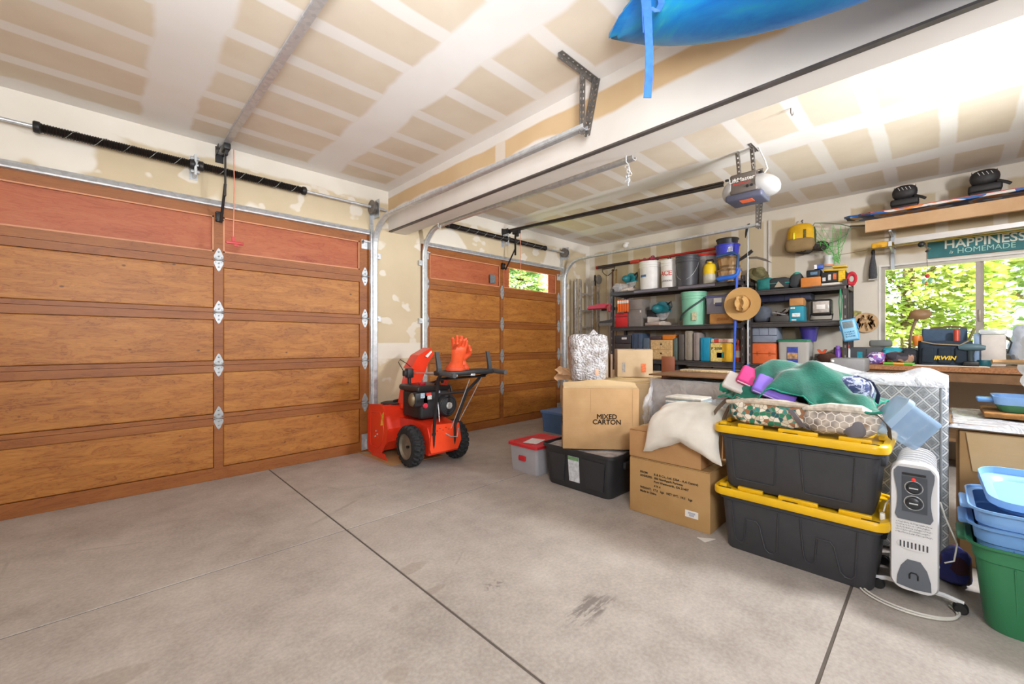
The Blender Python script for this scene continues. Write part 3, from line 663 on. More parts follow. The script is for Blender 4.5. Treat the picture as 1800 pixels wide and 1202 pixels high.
m = MB(); [m.cyl((x0-.012, 4.2+dy, .25+dz), (x0-.022, 4.2+dy, .25+dz), .009, n=6) for dy, dz in ((0, .03), (-.03, 0), (.02, -.03))]; m.build('bearing_bolt', MSTEEL, SB, world=True)
m = MB(); m.prism([(3.95, .012), (4.3, .012), (4.33, .05), (4.02, .07)], x0-.02, x0-.012, 'x'); m.build('skid_shoe', MORG, SB, world=True)
m = MB(); m.cyl((x0, 4.2, .27), (x1, 4.2, .27), .02)
for sg, xa in ((1, x0+.03), (-1, x1-.03)):
    pts = [(xa+sg*.26*k/40, 4.2+.14*math.cos(k*.42*sg), .27+.14*math.sin(k*.42*sg)) for k in range(41)]; m.tube(pts, .015, 6)
m.build('auger', pm('#b5301a', .5), SB, world=True)
m = MB(); m.lathe([(.13, 0), (.135, .01), (.12, .016), (.02, .02)], 24, c=(2.27, 4.2, .555)); m.rbox((2.29, 4.17, .585), (.1, .02, .03), .008, rz=.5); m.build('clean_out_tool', MPLAS, SB, world=True)
# chute: collar, column leaning right, hooded deflector
m = MB(); m.lathe([(.1, .0), (.1, .03), (.085, .05)], 20, c=(2.36, 4.02, .52)); m.build('chute_collar', MORG, SB, world=True)
cb, ct, dt_ = Vector((2.34, 4.02, .55)), Vector((2.44, 4.02, .92)), Vector((2.6, 4.0, 1.13))
def chrect(c, w_, d_, ang): return [(c.x+a*math.cos(ang), c.y+b, c.z-a*math.sin(ang)) for a, b in ((-d_, -w_), (d_, -w_*.82), (d_, w_*.82), (-d_, w_))]
MB().loft([chrect(cb, .085, .07, 0), chrect(cb.lerp(ct, .5)+Vector((-.012, 0, 0)), .08, .075, .15), chrect(ct, .075, .085, .3)], smooth=False).build('chute', MORG, SB, world=True)
MB().loft([chrect(ct+Vector((-.01, 0, .0)), .082, .095, .3), chrect(ct.lerp(dt_, .45)+Vector((-.02, 0, .03)), .08, .08, .55), chrect(dt_, .075, .045, .9)], smooth=False).build('chute_deflector', MORG, SB, world=True)
m = MB(); m.prism([(2.5, 1.075), (2.575, 1.135), (2.585, 1.12), (2.53, 1.06)], 3.914, 3.918, 'y'); m.build('chute_decal', MWHITE, SB, world=True)
m = MB(); m.rbox((2.31, 3.93, .9), (.075, .07, .1), .012); m.cyl((2.32, 3.93, .62), (2.31, 3.93, .86), .018); m.rbox((2.26, 3.93, .9), (.04, .05, .06), .01); m.build('chute_crank_head', MPLAS, SB, world=True)
m = MB(); m.tube([(2.25, 3.94, .92), (2.2, 3.96, 1.02), (2.22, 3.96, 1.045), (2.3, 3.96, 1.0), (2.37, 3.98, .95)], .0045, 6); m.build('deflector_cable', MBLK, SB, world=True)
m = MB(); m.tube([(2.35, 3.9, .9), (2.33, 3.2, .93)], .006, 6); m.tube([(2.345, 3.66, .91), (2.34, 3.5, .918)], .014, 8); m.build('chute_rod', MGAL, SB, world=True)
# tractor body
m = MB(); m.prism([(3.44, .13), (3.95, .16), (3.98, .43), (3.7, .44), (3.46, .4), (3.42, .3)], 2.23, 2.58, 'x'); m.build('gear_case', pm('#d9331a', .4), SB, world=True)
m = MB(); m.prism([(2.24, .155), (2.56, .155), (2.6, .24), (2.575, .41), (2.26, .43), (2.225, .2)], 3.405, 3.43, 'y'); m.build('rear_cover', pm('#f04a22', .38, 0, .05), SB, world=True)
m = MB(); [m.cyl((2.27+.035*i, 3.405, .385-.02*(i % 2)), (2.27+.035*i, 3.401, .385-.02*(i % 2)), .005, n=6) for i in range(8)]; m.cyl((2.27, 3.4, .34), (2.27, 3.408, .34), .022, n=12); m.build('cover_screws', MBLK, SB, world=True)
m = MB(); m.cyl((2.1, 3.62, .205), (2.7, 3.6, .205), .014); m.build('axle', MDARK, SB, world=True)
# engine
m = MB(); m.rbox((2.4, 3.74, .6), (.36, .36, .28), .035, 3); m.build('engine_block', MPLAS, SB, world=True)
m = MB(); m.rbox((2.38, 3.74, .765), (.4, .38, .06), .025, 3); m.build('engine_shroud', pm('#2e2c2e', .35), SB, world=True)
m = MB(); m.lathe([(.12, 0), (.122, .03), (.105, .055), (.06, .065)], 24, Matrix.Translation((2.52, 3.57, .58)) @ Matrix.Rotation(PI/2, 4, 'X')); rc = m.build('recoil_cover', MPLAS, SB, world=True)
for q in (.055, .075, .095): MB().torus((2.52, 3.508-.0+.0*q, .58), q, .0035, 24, 6, None, 'y').build('grille_ring', pm('#3a3b3f', .4), SB, world=True)
m = MB(); m.lathe([(.035, 0), (.035, .01), (.02, .012)], 16, Matrix.Translation((2.52, 3.507, .58)) @ Matrix.Rotation(PI/2, 4, 'X')); m.build('recoil_badge', pm('#c9c9c6', .4, .3, .5, 80), SB, world=True)
m = MB(); m.rbox((2.24, 3.6, .66), (.16, .08, .15), .02, 3); m.build('muffler_box', pm('#26262a', .4), SB, world=True)
m = MB(); m.ell((2.165, 3.62, .66), (.04, .05, .07), 12, 8); m.build('exhaust', pm('#8b7a62', .45, .7, .3), SB, world=True)
for (x_, z_, w_, h_, c_) in ((2.24, .7, .05, .05, '#a9bccb'), (2.31, .71, .06, .03, '#d43a30'), (2.32, .675, .05, .04, '#d8d8d8'), (2.42, .71, .05, .05, '#c9c6d8'), (2.46, .76, .06, .02, '#c9a53a')):
    MB().rbox((x_, 3.556, z_), (w_, .006, h_), .002, 1).build('control_decal', pm(c_, .5, 0, .45, 90), SB, world=True)
MB().lathe([(.025, 0), (.027, .02), (.018, .03)], 14, Matrix.Translation((2.265, 3.56, .6)) @ Matrix.Rotation(PI/2, 4, 'X')).build('primer_knob', pm('#d8334a', .4), SB, world=True)
MB().lathe([(.03, 0), (.035, .02), (.03, .03)], 12, c=(2.3, 3.66, .79)).build('fuel_cap', pm('#c22a3a', .4), SB, world=True)
m = MB(); m.tube([(2.5, 3.85, .78), (2.56, 3.7, .83), (2.62, 3.62, .76), (2.64, 3.62, .68)], .014, 8); m.tube([(2.42, 3.6, .79), (2.4, 3.5, .86), (2.38, 3.42, .84)], .016, 8); m.build('hoses', MPLAS, SB, world=True)
m = MB(); m.prism([(2.42, .8), (2.5, .79), (2.52, .86), (2.44, .87)], 3.5, 3.515, 'y'); m.build('shift_plate', pm('#c9402f', .5, 0, .3, 50), SB, world=True)
# handles, panel and controls
hp = [(2.27, 3.42, .2), (2.27, 3.4, .4), (2.22, 3.28, .74), (2.14, 3.14, .9), (2.1, 3.02, .96)]
for sg, nm in ((1, 0), (-1, 1)):
    q = [(2.4+(px-2.39)*sg if sg < 0 else px, py, pz) for px, py, pz in hp]; m = MB(); m.tube(q, .016, 8); m.build('handlebar', MPLAS, SB, world=True)
    xe = q[-1][0]; m = MB(); m.tube([(xe, 3.04, .955), (xe+.0, 2.84, .945)], .022, 10); m.build('grip', pm('#4b4b4e', .7), SB, world=True)
    m = MB(); m.loft([[(xe+a, 3.07+b, z_) for a, b in ((-.02, -.012), (.02, -.012), (.02, .012), (-.02, .012))] for z_ in (.96, 1.0)]+[[(xe+a+.015*sg*0, 3.1+b, 1.14) for a, b in ((-.02, -.008), (.02, -.008), (.02, .008), (-.02, .008))]], smooth=False); m.build('drive_lever', pm('#3a3b3e', .5), SB, world=True)
m = MB(); m.rbox((2.39, 3.08, .95), (.56, .2, .045), .015, 2); m.build('control_panel', MPLAS, SB, world=True)
m = MB(); m.tube([(2.12, 3.1, .9), (2.66, 3.1, .9)], .012, 8); m.tube([(2.22, 3.28, .74), (2.56, 3.28, .74)], .012, 8); m.build('cross_bar', MDARK, SB, world=True)
m = MB(); [m.rbox((2.39+dx, 2.985, .93), (.05, .02, .02), .004) for dx in (-.18, .02)]; m.build('panel_screw', MSTEEL, SB, world=True)
for a, b in (((2.45, 3.08, .88), (2.44, 3.36, .38)), ((2.36, 3.48, .66), (2.33, 3.4, .45)), ((2.64, 3.12, .9), (2.6, 3.44, .42))): MB().tube([a, Vector(a).lerp(Vector(b), .5)+Vector((.005, 0, 0)), b], .0045, 6).build('control_rod', MGAL, SB, world=True)
m = MB(); m.tube([(2.4, 3.4, .33), (2.46, 3.39, .29), (2.53, 3.38, .28), (2.56, 3.4, .36)], .006, 6); m.build('shift_linkage', MGAL, SB, world=True)
# gloves on the panel
def glove(label, loc, rz, tilt, seed):
    T = thing('work_glove', label, 'glove', loc, rz); T.scale = (1.3, 1.3, 1.3); mg = pm('#e0562b', .5, 0, .12, 20, .1)
    M = Matrix.Rotation(tilt, 4, 'X'); m = MB()
    m.loft([[(w_*math.cos(a), d_*math.sin(a), z_) for a in [2*PI*k/12 for k in range(12)]] for w_, d_, z_ in ((.065, .045, 0), (.055, .038, .03), (.045, .03, .07), (.05, .03, .11), (.056, .028, .15), (.05, .022, .175), (.03, .012, .185))], M=M)
    for k, (dx, L, bend) in enumerate(((-.038, .05, .02), (-.013, .065, .01), (.013, .062, .006), (.037, .048, .0))):
        m.tube([(dx, 0, .16), (dx*1.15, -bend*.6, .16+L*.6), (dx*1.2, -bend*2, .17+L)], [.015, .014, .011], 8, False, M); m.ell((dx*1.2, -bend*2, .17+L), (.011, .011, .011), 8, 6, 1, M)
    m.tube([(.045, 0, .09), (.075, -.012, .13), (.07, -.03, .165)], [.018, .017, .012], 8, False, M); m.ell((.07, -.03, .165), (.012, .012, .012), 8, 6, 1, M)
    m.build('hand', mg, T)
    c = MB(); c.lathe([(.07, -.002), (.074, .008), (.066, .03), (.06, .035)], 14, M @ Matrix.Diagonal((1, .7, 1, 1))); c.build('cuff', pm('#c94820', .6), T)
glove('upright orange rubber glove on the snow blower panel', (2.36, 3.12, .976), -.7, -.02, 1)
glove('orange rubber glove flopped forward against the upright one', (2.27, 3.06, .976), -.2, .42, 2)
# flat cardboard under the auger
a, b, c, d = at(628, 795, Zz=0), at(688, 819, Zz=0), at(760, 800, Zz=0), at(690, 785, Zz=0)
tag(MB().prism([(a.x, a.y), (b.x, b.y), (2.6, 3.72), (2.62, 4.38), (2.06, 4.42)], .001, .007).build('cardboard_sheet', MCARD), 'flat brown cardboard lying under the snow blower auger', 'cardboard')
# ------------------------------------------------------------------ boxes and bins
def carton(label, loc, d, rz=0., m=None, open_=False, name='cardboard_box', tape=True):
    """closed carton: body, two top flaps meeting in a seam, tape strip; origin at base centre"""
    T = thing(name, label, 'box', loc, rz); w_, l_, h_ = d; m = m or MCARD
    b = MB(); b.rbox((0, 0, h_/2-.003), (w_, l_, h_-.006), .006, 2); b.build('body', m, T)
    for sg in (-1, 1): MB().rbox((sg*w_/4, 0, h_-.002), (w_/2-.003, l_-.004, .005), .002, 1).build('flap', m, T)
    if tape: MB().b2((-.025, -l_/2-.0012, h_+.0006), (.025, l_/2+.0012, h_+.0018)).build('tape', pm('#c9b184', .25), T)
    return T
def ctext(T, s, size, o, r, u, **k): return lettering(s, size, frame(o, r, u), k.pop('m', pm('#332a22', .8)), T, **k)
# MIXED CARTON box, its front turned to the camera
ang = YAW-math.radians(5)           # depth direction
A = thing('cardboard_box', 'large carton printed MIXED CARTON standing on the black bin', 'box', (2.99, 2.01, .352), ang-PI/2)
m = MB(); m.rbox((0, 0, .25), (.615, .25, .5), .006); m.build('body', mat_card('mixed_carton_board', '#b58f62', '#c4a074'), A)
for sg, tl in ((-1, .06), (1, .015)):
    f = MB(); f.grid(lambda u, v, sg=sg, tl=tl: ((u-.5)*.6, sg*(.124-.123*v), .5+.004+tl*v*v*(1-abs(2*u-1)*.5)), 8, 6, thick=.004); f.build('flap', MCARD2, A)
ctext(A, 'MIXED\nCARTON', .055, (.05, -.1262, .245), (1, 0, 0), (0, 0, 1), line=.8, fat=.0013)
ctext(A, 'MIXED\nCARTON', .05, (-.3087, .0, .22), (0, -1, 0), (0, 0, 1), line=.8)
MB().b2((.255, -.1262, .0), (.256, -.1256, .5)).build('crease', pm('#a78255', .8), A)
MB().b2((-.08, -.1264, .3), (-.079, -.1256, .5)).build('crease', pm('#a78255', .8), A)
# long carton behind it
Bx = thing('cardboard_box', 'long taped carton lying behind the MIXED CARTON box', 'box', (4.18, 2.42, 0), math.radians(18))
m = MB(); m.rbox((0, 0, .43), (1.75, .78, .86), .008); m.build('body', MCARD2, Bx)
for xx in (-.8, -.45): MB().b2((xx-.03, -.392, .3), (xx+.03, .39, .862)).build('tape', pm('#d3b878', .3, 0, .15), Bx)
MB().b2((-.876, -.02, .863), (.875, .05, .8645)).build('tape', pm('#d9c48e', .3, 0, .15), Bx)
# bubble wrap bundle
g = G('bubble_wrap'); v = g.vor(55., 'F1'); g.bump(g.math('SUBTRACT', 1., v), .9, .02); gn = g.noise(14, 4)
MBUB = g.out(g.ramp(gn, (.35, '#a9a19c'), (.65, '#e4e4ea')), .16, 0., Coat_Weight=.6)
T = thing('bubble_wrap_bundle', 'upright bundle of silvery bubble wrap on the long carton', 'bundle', (3.37, 2.4, .866), -.75)
m = MB(); m.loft([[(x_*s_+.012*math.sin(9*z_+x_*30), y_*s_, z_) for x_, y_ in rrect(.35, .3, .09, 6)] for z_, s_ in ((0, .93), (.03, 1), (.1, 1.02), (.2, .99), (.3, 1.01), (.38, 1), (.42, .96), (.435, .8))]); m.rough(.014, 14, 2); m.build('wrap', MBUB, T)
m = MB(); m.loft([[(.06+x_*s_, y_*s_, z_) for x_, y_ in rrect(.14, .1, .04, 3)] for z_, s_ in ((.4, 1), (.43, .8), (.46, .4), (.49, .15))]); m.rough(.012, 25, 5); m.build('twisted_top', MBUB, T)
MB().rbox((.06, -.155, .08), (.035, .006, .06), .002).build('sticker', pm('#e8b79a', .5), T)
tag(MB().grid(lambda u, v: (3.14+.16*u, 2.6-.1*u+.03*math.sin(7*v+3*u), .862+.13*v*(1-.55*abs(u-.4))+.02*noise.noise(Vector((u*5, v*5, 1)))), 12, 10, thick=.004).build('crumpled_paper', pm('#c49a72', .8, 0, .15)), 'crumpled brown packing paper left of the bubble wrap', 'paper')
E_ = carton('small pale carton standing up behind the bubble wrap', (4.0, 2.26, .866), (.36, .2, .29), ang-PI/2, mat_card('grey_cardboard', '#bfa684', '#ccb494'))
MB().b2((.06, -.1035, .05), (.11, -.101, .14)).build('orange_sticker', pm('#e0713f', .5, 0, .3, 60), E_); MB().b2((-.13, -.1035, .05), (-.1, -.101, .15)).build('grey_sticker', pm('#8f8b86', .5, 0, .3, 60), E_)
for k in range(5):
    o = MB().rbox((0, 0, .12), (.02, .2, .24), .003).build('picture_frame', pm(('#8a6a4c', '#c3a98a', '#6e5440', '#b79c7c', '#8c7058')[k], .6), None, (3.62+.03*k, 2.5-.031*k, .867), ang-PI/2)
    tag(o, ('brown', 'pale', 'dark brown', 'tan', 'mid brown')[k]+' slat-like frame on edge between bubble wrap and small carton', 'frame', 'frames stood on edge')
# black bin with label
def shell(T, secs, th, m, name='body', n=5):
    b = MB(); o = secs; i = [(w_-2*th, l_-2*th, max(r-th, .005), z_) for w_, l_, r, z_ in secs]
    b.rloft(o+[i[-1]]+i[::-1][1:-1]+[(i[0][0], i[0][1], i[0][2], i[0][3]+th)], n); return b.build(name, m, T)
MBIN = pm('#2c2d31', .5, 0, .1, 12, .05)
T = thing('storage_bin', 'black lidless storage bin under the MIXED CARTON box', 'bin', (3.0, 2.095, 0))
shell(T, [(.4, .62, .05, 0), (.41, .64, .05, .02), (.45, .685, .05, .3), (.45, .685, .05, .315), (.49, .73, .06, .32), (.49, .73, .06, .345)], .006, MBIN)
fx = lambda z_: -.205-.0714*z_-.0015
def facepoly(T, pts, th, m, name, half, par=None):
    """raised plate following the tapered front (-x) face"""
    b = MB(); b.loft([[(fx(z_)+.002, y_, z_) for y_, z_ in pts], [(fx(z_)-th, y_, z_) for y_, z_ in pts]], smooth=False); return b.build(name, m, T)
for s in ((.27, .1), (-.07, -.29)): facepoly(T, [(s[0], .28), (s[0]-.03, .05), (s[1]+.03, .05), (s[1], .28)], .006, pm('#303135', .55, 0, .1), 'raised_panel', 0)
facepoly(T, [(.075, .28), (.07, .07), (-.035, .07), (-.035, .28)], .003, pm('#ccd2da', .4, 0, .25, 40), 'label', 0)
facepoly(T, [(.074, .279), (.073, .25), (-.034, .25), (-.034, .279)], .005, pm('#6f9a6a', .4, 0, .25, 60), 'label_band', 0)
m = MB(); m.rbox((0, -.36, .25), (.14, .03, .06), .01); m.build('handle', MBIN, T)
MB().grid(lambda u, v: ((u-.5)*.42, (v-.5)*.64, .335+.012*noise.noise(Vector((u*5, v*6, 1)))), 12, 14, thick=.02).build('contents', pm('#a7a2a2', .6, 0, .4, 12), T, label='grey printed papers filling the bin')
# two cartons with the pillow
Dc = carton('big shipping carton with printed address lines on the floor', (2.975, 1.3, 0), (.44, .57, .395), 0, mat_card('address_carton_board', '#b08a58', '#be9866'))
for k, (s, y_, z_) in enumerate((('FROM:', .2, .3), ('ADDRESS:', .2, .275), ('R & R Co., Ltd. (USA - A.A Centre)', .095, .3), ('386 Northpark Parkway', .095, .275), ('Port Wentworth, GA 31407', .095, .25), ('4 X 4', .095, .22), ('WEIGHT:  17.2   kgs   NET WT:  14.1   kgs', .2, .19), ('Made in China', .2, .165))):
    ctext(Dc, s, .021, (-.2218, y_, z_), (0, -1, 0), (0, 0, 1), align='LEFT', bold=.0003)
MB().b2((-.2225, -.21, .075), (-.2205, -.125, .12)).build('shipping_label', MWHITE, Dc)
ctext(Dc, '|||||||||||||\n|||||||||', .014, (-.2228, -.168, .098), (0, -1, 0), (0, 0, 1), m=pm('#5a6aa0', .6))
Cc = carton('smaller plain carton stacked on the address carton under the pillow', (2.955, 1.33, .399), (.4, .515, .196), 0, mat_card('plain_carton_board', '#b78a5c', '#c49868'))
def pillow(nx, ny, sx, sy, th, M=None):
    b = MB()
    for sg in (1, -1):
        def f(u, v):
            x_, y_ = 2*u-1, 2*v-1; k = (1-abs(x_)**2.6)*(1-abs(y_)**2.6); pin = 1-.13*(1-abs(x_)**2)*y_*y_; pin2 = 1-.1*(1-abs(y_)**2)*x_*x_
            wr = .1*math.sin(9*x_+5*y_)*abs(x_*y_)
            return (x_*sx/2*pin2, y_*sy/2*pin, sg*th/2*(max(k, 0)**.5)*(1+wr)+.006*noise.noise(Vector((x_*4, y_*4, sg))))
        b.grid(f, nx, ny)
    if M: b.warp(lambda p: M @ p)
    return b
T = thing('pillow', 'white pillow slumped over the plain carton', 'pillow', (3.0, 1.21, .655), 0)
b = pillow(34, 34, .56, .52, .19)
def drape(p):
    # centre line hangs over the carton front, then climbs back over its top
    s_ = p.x+.28; x_, z_, n = 0., 0., 28; ds = .56/n; k = 0
    ang_ = lambda q: 1.5-1.25*min(1, max(0, (q-.1)/.16))-.35*max(0, (q-.36)/.2)
    tot = 0.
    while tot+ds <= s_+1e-6: x_ += ds*math.cos(ang_(tot)); z_ += ds*math.sin(ang_(tot)); tot += ds
    a_ = ang_(tot); r_ = s_-tot; x_ += r_*math.cos(a_); z_ += r_*math.sin(a_)
    return Vector((-.3+x_-p.z*math.sin(a_), p.y-.03*math.cos(3*p.y), -.19+z_+p.z*math.cos(a_)+.09*(1-min(1, s_/.2))*(1-min(1, abs(p.y)/.2))))
b.warp(drape); b.rough(.012, 9, 1).build('cushion', pm('#e3ded5', .8, 0, .05, 12, .25), T)
m = MB(); ribbon([(-.2, -.22, .02), (-.18, -.25, .08), (-.15, -.27, .15), (-.12, -.3, .2)], .04, m, (.7, .5, .3)); m.build('strap_end', pm('#6a5b4c', .8), T)
# red-lidded clear bin, blue bin
def clear_bin(label, loc, W, L, H, cb_, cl, alpha, latch, rz=0., content='#8d95a8'):
    T = thing('storage_bin', label, 'bin', loc, rz); mb_ = pm(cb_, .25, 0, .05, 5, 0, 0, alpha)
    shell(T, [(W*.86, L*.9, .03, 0), (W*.93, L*.95, .03, H-.03), (W*.97, L*.98, .03, H-.025)], .004, mb_)
    m = MB(); m.rloft([(W, L, .03, H-.03), (W, L, .03, H-.006), (W-.03, L-.03, .03, H), (W-.07, L-.07, .02, H), (W-.08, L-.08, .02, H-.006)]); m.build('lid', pm(cl, .4), T)
    MB().rloft([(W*.8, L*.84, .02, .006), (W*.82, L*.86, .02, H*.72)]).rough(.006, 12).build('contents', pm(content, .7, 0, .4, 9), T)
    if latch: MB().rbox((-W*.47, 0, H*.5), (.02, .09, .05), .01).build('latch', pm(cl, .4), T)
    return T
rb = clear_bin('clear plastic bin with a flat red lid', (3.04, 2.735, 0), .5, .38, .275, '#c8c6cc', '#c82a33', .55, True)
MB().box((-.08, -.01, .2745), (.2, .14, .002), .3).build('lid_label', pm('#e2dede', .5, 0, .15, 40), rb)
bb = clear_bin('translucent blue lidded bin on the floor by the right door', (4.5, 3.55, 0), .42, .6, .29, '#5a7fb5', '#5b86c0', .85, False, 0, '#4a5f86')
tag(MB().box((0, 0, 0), (.2, .04, .03), .4).rough(.01, 9).build('toy_bag', pm('#8aa23a', .5, 0, .5, 30), None, (4.1, 3.1, .02)), 'small yellow-green packet on the floor before the blue bin', 'packet')
# ------------------------------------------------------------------ yellow-lidded totes
def big_tote(z0, label, style):
    T = thing('storage_tote', label, 'tote', (2.905, .56, z0)); mb_ = pm('#3a3b40', .55, 0, .1, 14, .06); my = pm('#e8b80e', .4, 0, .06, 6)
    shell(T, [(.43, .66, .04, 0), (.445, .675, .045, .012), (.48, .72, .05, .29), (.5, .745, .05, .295), (.5, .745, .05, .33)], .006, mb_)
    m = MB(); m.rloft([(.55, .795, .06, .322), (.56, .805, .07, .33), (.56, .805, .07, .356), (.545, .79, .065, .366), (.5, .745, .05, .366), (.49, .735, .05, .356), (.2, .4, .05, .354)], 6, cap0=False)
    lid = m.build('lid', my, T)
    for sg in (-1, 1):
        for y_, l_ in ((-.27, .13), (-.03, .18), (.2, .13), (.345, .04)):
            MB().rbox((sg*.236, y_, .372), (.026, l_, .022), .005).build('lid_rib', my, lid)
        MB().rbox((0, sg*.36, .372), (.2, .026, .022), .005).build('lid_rib', my, lid)
    for y_ in (-.33, .0, .33): MB().rbox((-.262, y_, .3668), (.012, .07, .004), .002).build('lid_slot', pm('#4a3c08', .7), lid)
    f2 = lambda z_: -.2225-.0625*z_
    def rib(pts): MB().tube([(f2(z_)-.0025, y_, z_) for y_, z_ in pts], .004, 6).build('embossed_rib', mb_, T)
    if style == 'U':
        for o in (.17, -.17):
            rib([(o+.13, .285), (o+.115, .09), (o+.105, .06), (o+.085, .05), (o+.07, .06), (o+.065, .08), (o+.055, .2), (o+.0, .2), (o-.015, .18), (o-.04, .06), (o-.06, .04), (o-.085, .04), (o-.1, .06), (o-.11, .285)])
    else:
        for o in (.17, -.17): rib([(o+.13, .285), (o+.115, .06), (o+.105, .05), (o-.08, .05), (o-.09, .06), (o-.1, .285), (o+.13, .285)])
    for sg in (-1, 1): MB().rbox((0, sg*.362, .25), (.16, .03, .05), .01).build('handle', mb_, T)
    return T
big_tote(0, 'charcoal tote with yellow lid on the floor, bottom of the stack', 'U')
big_tote(.37, 'charcoal tote with yellow lid, top of the stack, bags heaped on it', 'P')
TZ = .742
# ------------------------------------------------------------------ bags and clothes on the tote
def cellmat(name, scale, cols, edge, ew, rand=1., rot=0.):
    g = G(name); v = g.mapv((1, 1, 1), (rot, rot*.5, 0)); c = g.xyz(g.vor(scale, 'F1', v, 'Color', rand))[0]; n = len(cols)
    col = g.ramp(c, *[(i/n, c_) for i, c_ in enumerate(cols)], interp='CONSTANT'); e = g.vor(scale, 'DISTANCE_TO_EDGE', v, rand=rand)
    if edge: col = g.mix(g.math('SUBTRACT', 1., g.step(e, ew*.7, ew)), col, edge)
    return g.out(col, .85)
MOWL = cellmat('owl_print_fabric', 42, ('#e4d9c6', '#3d8c84', '#c8bda8', '#1f5a5e', '#e9e2d4', '#9a6a4a', '#2f7d5e', '#d9cdb8'), '#8f8474', .05)
def hexmat():
    g = G('honeycomb_print'); x, y, z = g.xyz(); s = 26.
    a, b = g.math('MULTIPLY', y, s), g.math('MULTIPLY', z, s/1.1547*1.1547)
    def cell(ox, oy):
        p = g.math('SUBTRACT', g.math('MODULO', g.math('ADD', a, 100+ox), 1.), .5); q = g.math('SUBTRACT', g.math('MODULO', g.math('ADD', b, 173.2051+oy), 1.732), .866)
        ap, aq = g.math('ABSOLUTE', p), g.math('ABSOLUTE', q)
        return g.math('MAXIMUM', ap, g.math('ADD', g.math('MULTIPLY', ap, .5), g.math('MULTIPLY', aq, .866)))
    d = g.math('MINIMUM', cell(0, 0), cell(.5, .866)); c = g.noise(16, 1)
    return g.out(g.mix(g.step(d, .43, .47), g.ramp(c, (.3, '#7d726a'), (.45, '#a39a94'), (.6, '#c9bfb4'), (.75, '#8d7762')), '#ece7df'), .85)
MHEX = hexmat()
g = G('indigo_damask'); n1 = g.noise(30, 3, .7, None, 1.5); w1 = g.vor(24, 'F1')
MIND = g.out(g.mix(g.step(g.math('ADD', n1, g.math('MULTIPLY', w1, .4)), .68, .76), '#3a4570', '#aab2cb'), .85)
def bag(name, label, loc, r, m, rz=0., seed=0, p=.7, amp=.02, strap=None, cat='bag', parts=()):
    T = thing(name, label, cat, loc, rz); b = MB(); b.ell((0, 0, r[2]), r, 28, 18, p); b.rough(amp, 9, seed).rough(amp*.4, 24, seed+3); b.warp(lambda q: Vector((q.x, q.y, max(q.z, .002)))); b.build('body', m, T)
    if strap: k = MB(); ribbon(strap[0], .035, k, strap[2]); k.build('strap', pm(strap[1], .8), T)
    return T
o1 = bag('quilted_bag', 'owl-print fabric bag at the left end of the yellow lid', (2.8, .70, TZ), (.13, .21, .085), MOWL, .1, 1, .6, .016, (([(-.135, -.12, .12), (-.15, -.15, .08), (-.14, -.18, .03), (-.1, -.2, .02)]), '#6f6a72', (.3, .9, .2)))
m = MB(); ribbon([(-.02, .18, .15), (-.03, .23, .12), (-.04, .27, .07), (-.03, .29, .04)], .04, m, (.7, .3, .5)); m.build('carry_handle', pm('#6e5f50', .8), o1)
m = MB(); m.tube([(-.1, .2, .13), (-.12, .05, .15), (-.12, -.1, .15), (-.09, -.2, .14)], [.012, .018, .018, .01], 8).rough(.008, 20); m.build('zip_top', pm('#cdbfae', .8, 0, .25, 30), o1)
o2 = bag('quilted_bag', 'honeycomb-print bag at the right end of the yellow lid', (2.79, .36, TZ), (.12, .165, .075), MHEX, -.08, 4, .65, .016, (([(-.05, -.1, .15), (-.08, -.16, .13), (-.08, -.2, .08), (-.05, -.2, .02)]), '#5d5654', (.6, .5, .3)))
m = MB(); m.ell((-.1, -.07, .05), (.02, .05, .05), 12, 8).rough(.01, 20); m.build('end_pocket', pm('#6f6c72', .8), o2)
m = MB(); m.tube([(-.08, .15, .13), (-.1, .02, .15), (-.09, -.1, .15), (-.05, -.16, .12)], [.012, .022, .02, .01], 8).rough(.008, 20); m.build('zip_top', pm('#d8d0c4', .8, 0, .3, 30), o2)
o3 = bag('quilted_bag', 'indigo leaf-print bag stacked under the right edge of the fleece', (2.95, .40, TZ+.13), (.12, .165, .085), MIND, -.1, 7, .6, .014, (([(-.02, -.1, .17), (-.04, -.16, .15), (-.06, -.19, .09), (-.05, -.18, .04)]), '#222a4c', (.6, .5, .3)))
o4 = bag('dark_bag', 'dark navy cloth bag showing between the owl-print bag and the fleece', (2.92, .62, TZ+.12), (.12, .14, .09), pm('#33304a', .9, 0, .4, 30), .2, 9, .7, .02)
for i, (nm, lb, c_, x_, y_, z_, tl, l_, h_) in enumerate((('folder', 'white padded folder lying on the owl-print bag', '#cfc9c4', 2.77, .80, .955, .5, .27, .035), ('folder', 'magenta folder sticking out left of the fleece', '#c93378', 2.79, .755, 1.0, .55, .21, .04), ('pencil_case', 'purple pencil case sloping beside the magenta folder', '#7f63c8', 2.75, .655, .955, .5, .22, .045))):
    T = thing(nm, lb, 'folder' if i < 2 else 'case', (x_, y_, z_)); T.rotation_euler = (tl, -.65, -.1)
    m = MB(); m.rbox((0, 0, 0), (.14, l_, h_), .016, 3); m.build('body', pm(c_, .6, 0, .1), T)
    m = MB(); m.tube([(-.071, -l_*.45, .004), (-.071, l_*.45, .004)], .004, 6); m.build('edge_piping', pm('#e3c9d6' if i == 1 else '#b5a8d8' if i == 2 else '#a39a92', .6), T)
g = G('teal_fleece'); fz = g.noise(120, 3); g.bump(fz, .35, .006); MFL = g.out(g.ramp(g.noise(7, 4), (.3, '#0a5245'), (.7, '#177a66')), .95, 0., Sheen_Weight=.5)
T = thing('fleece_blanket', 'teal green fleece heaped on top of the bags', 'blanket', (2.93, .585, TZ+.2))
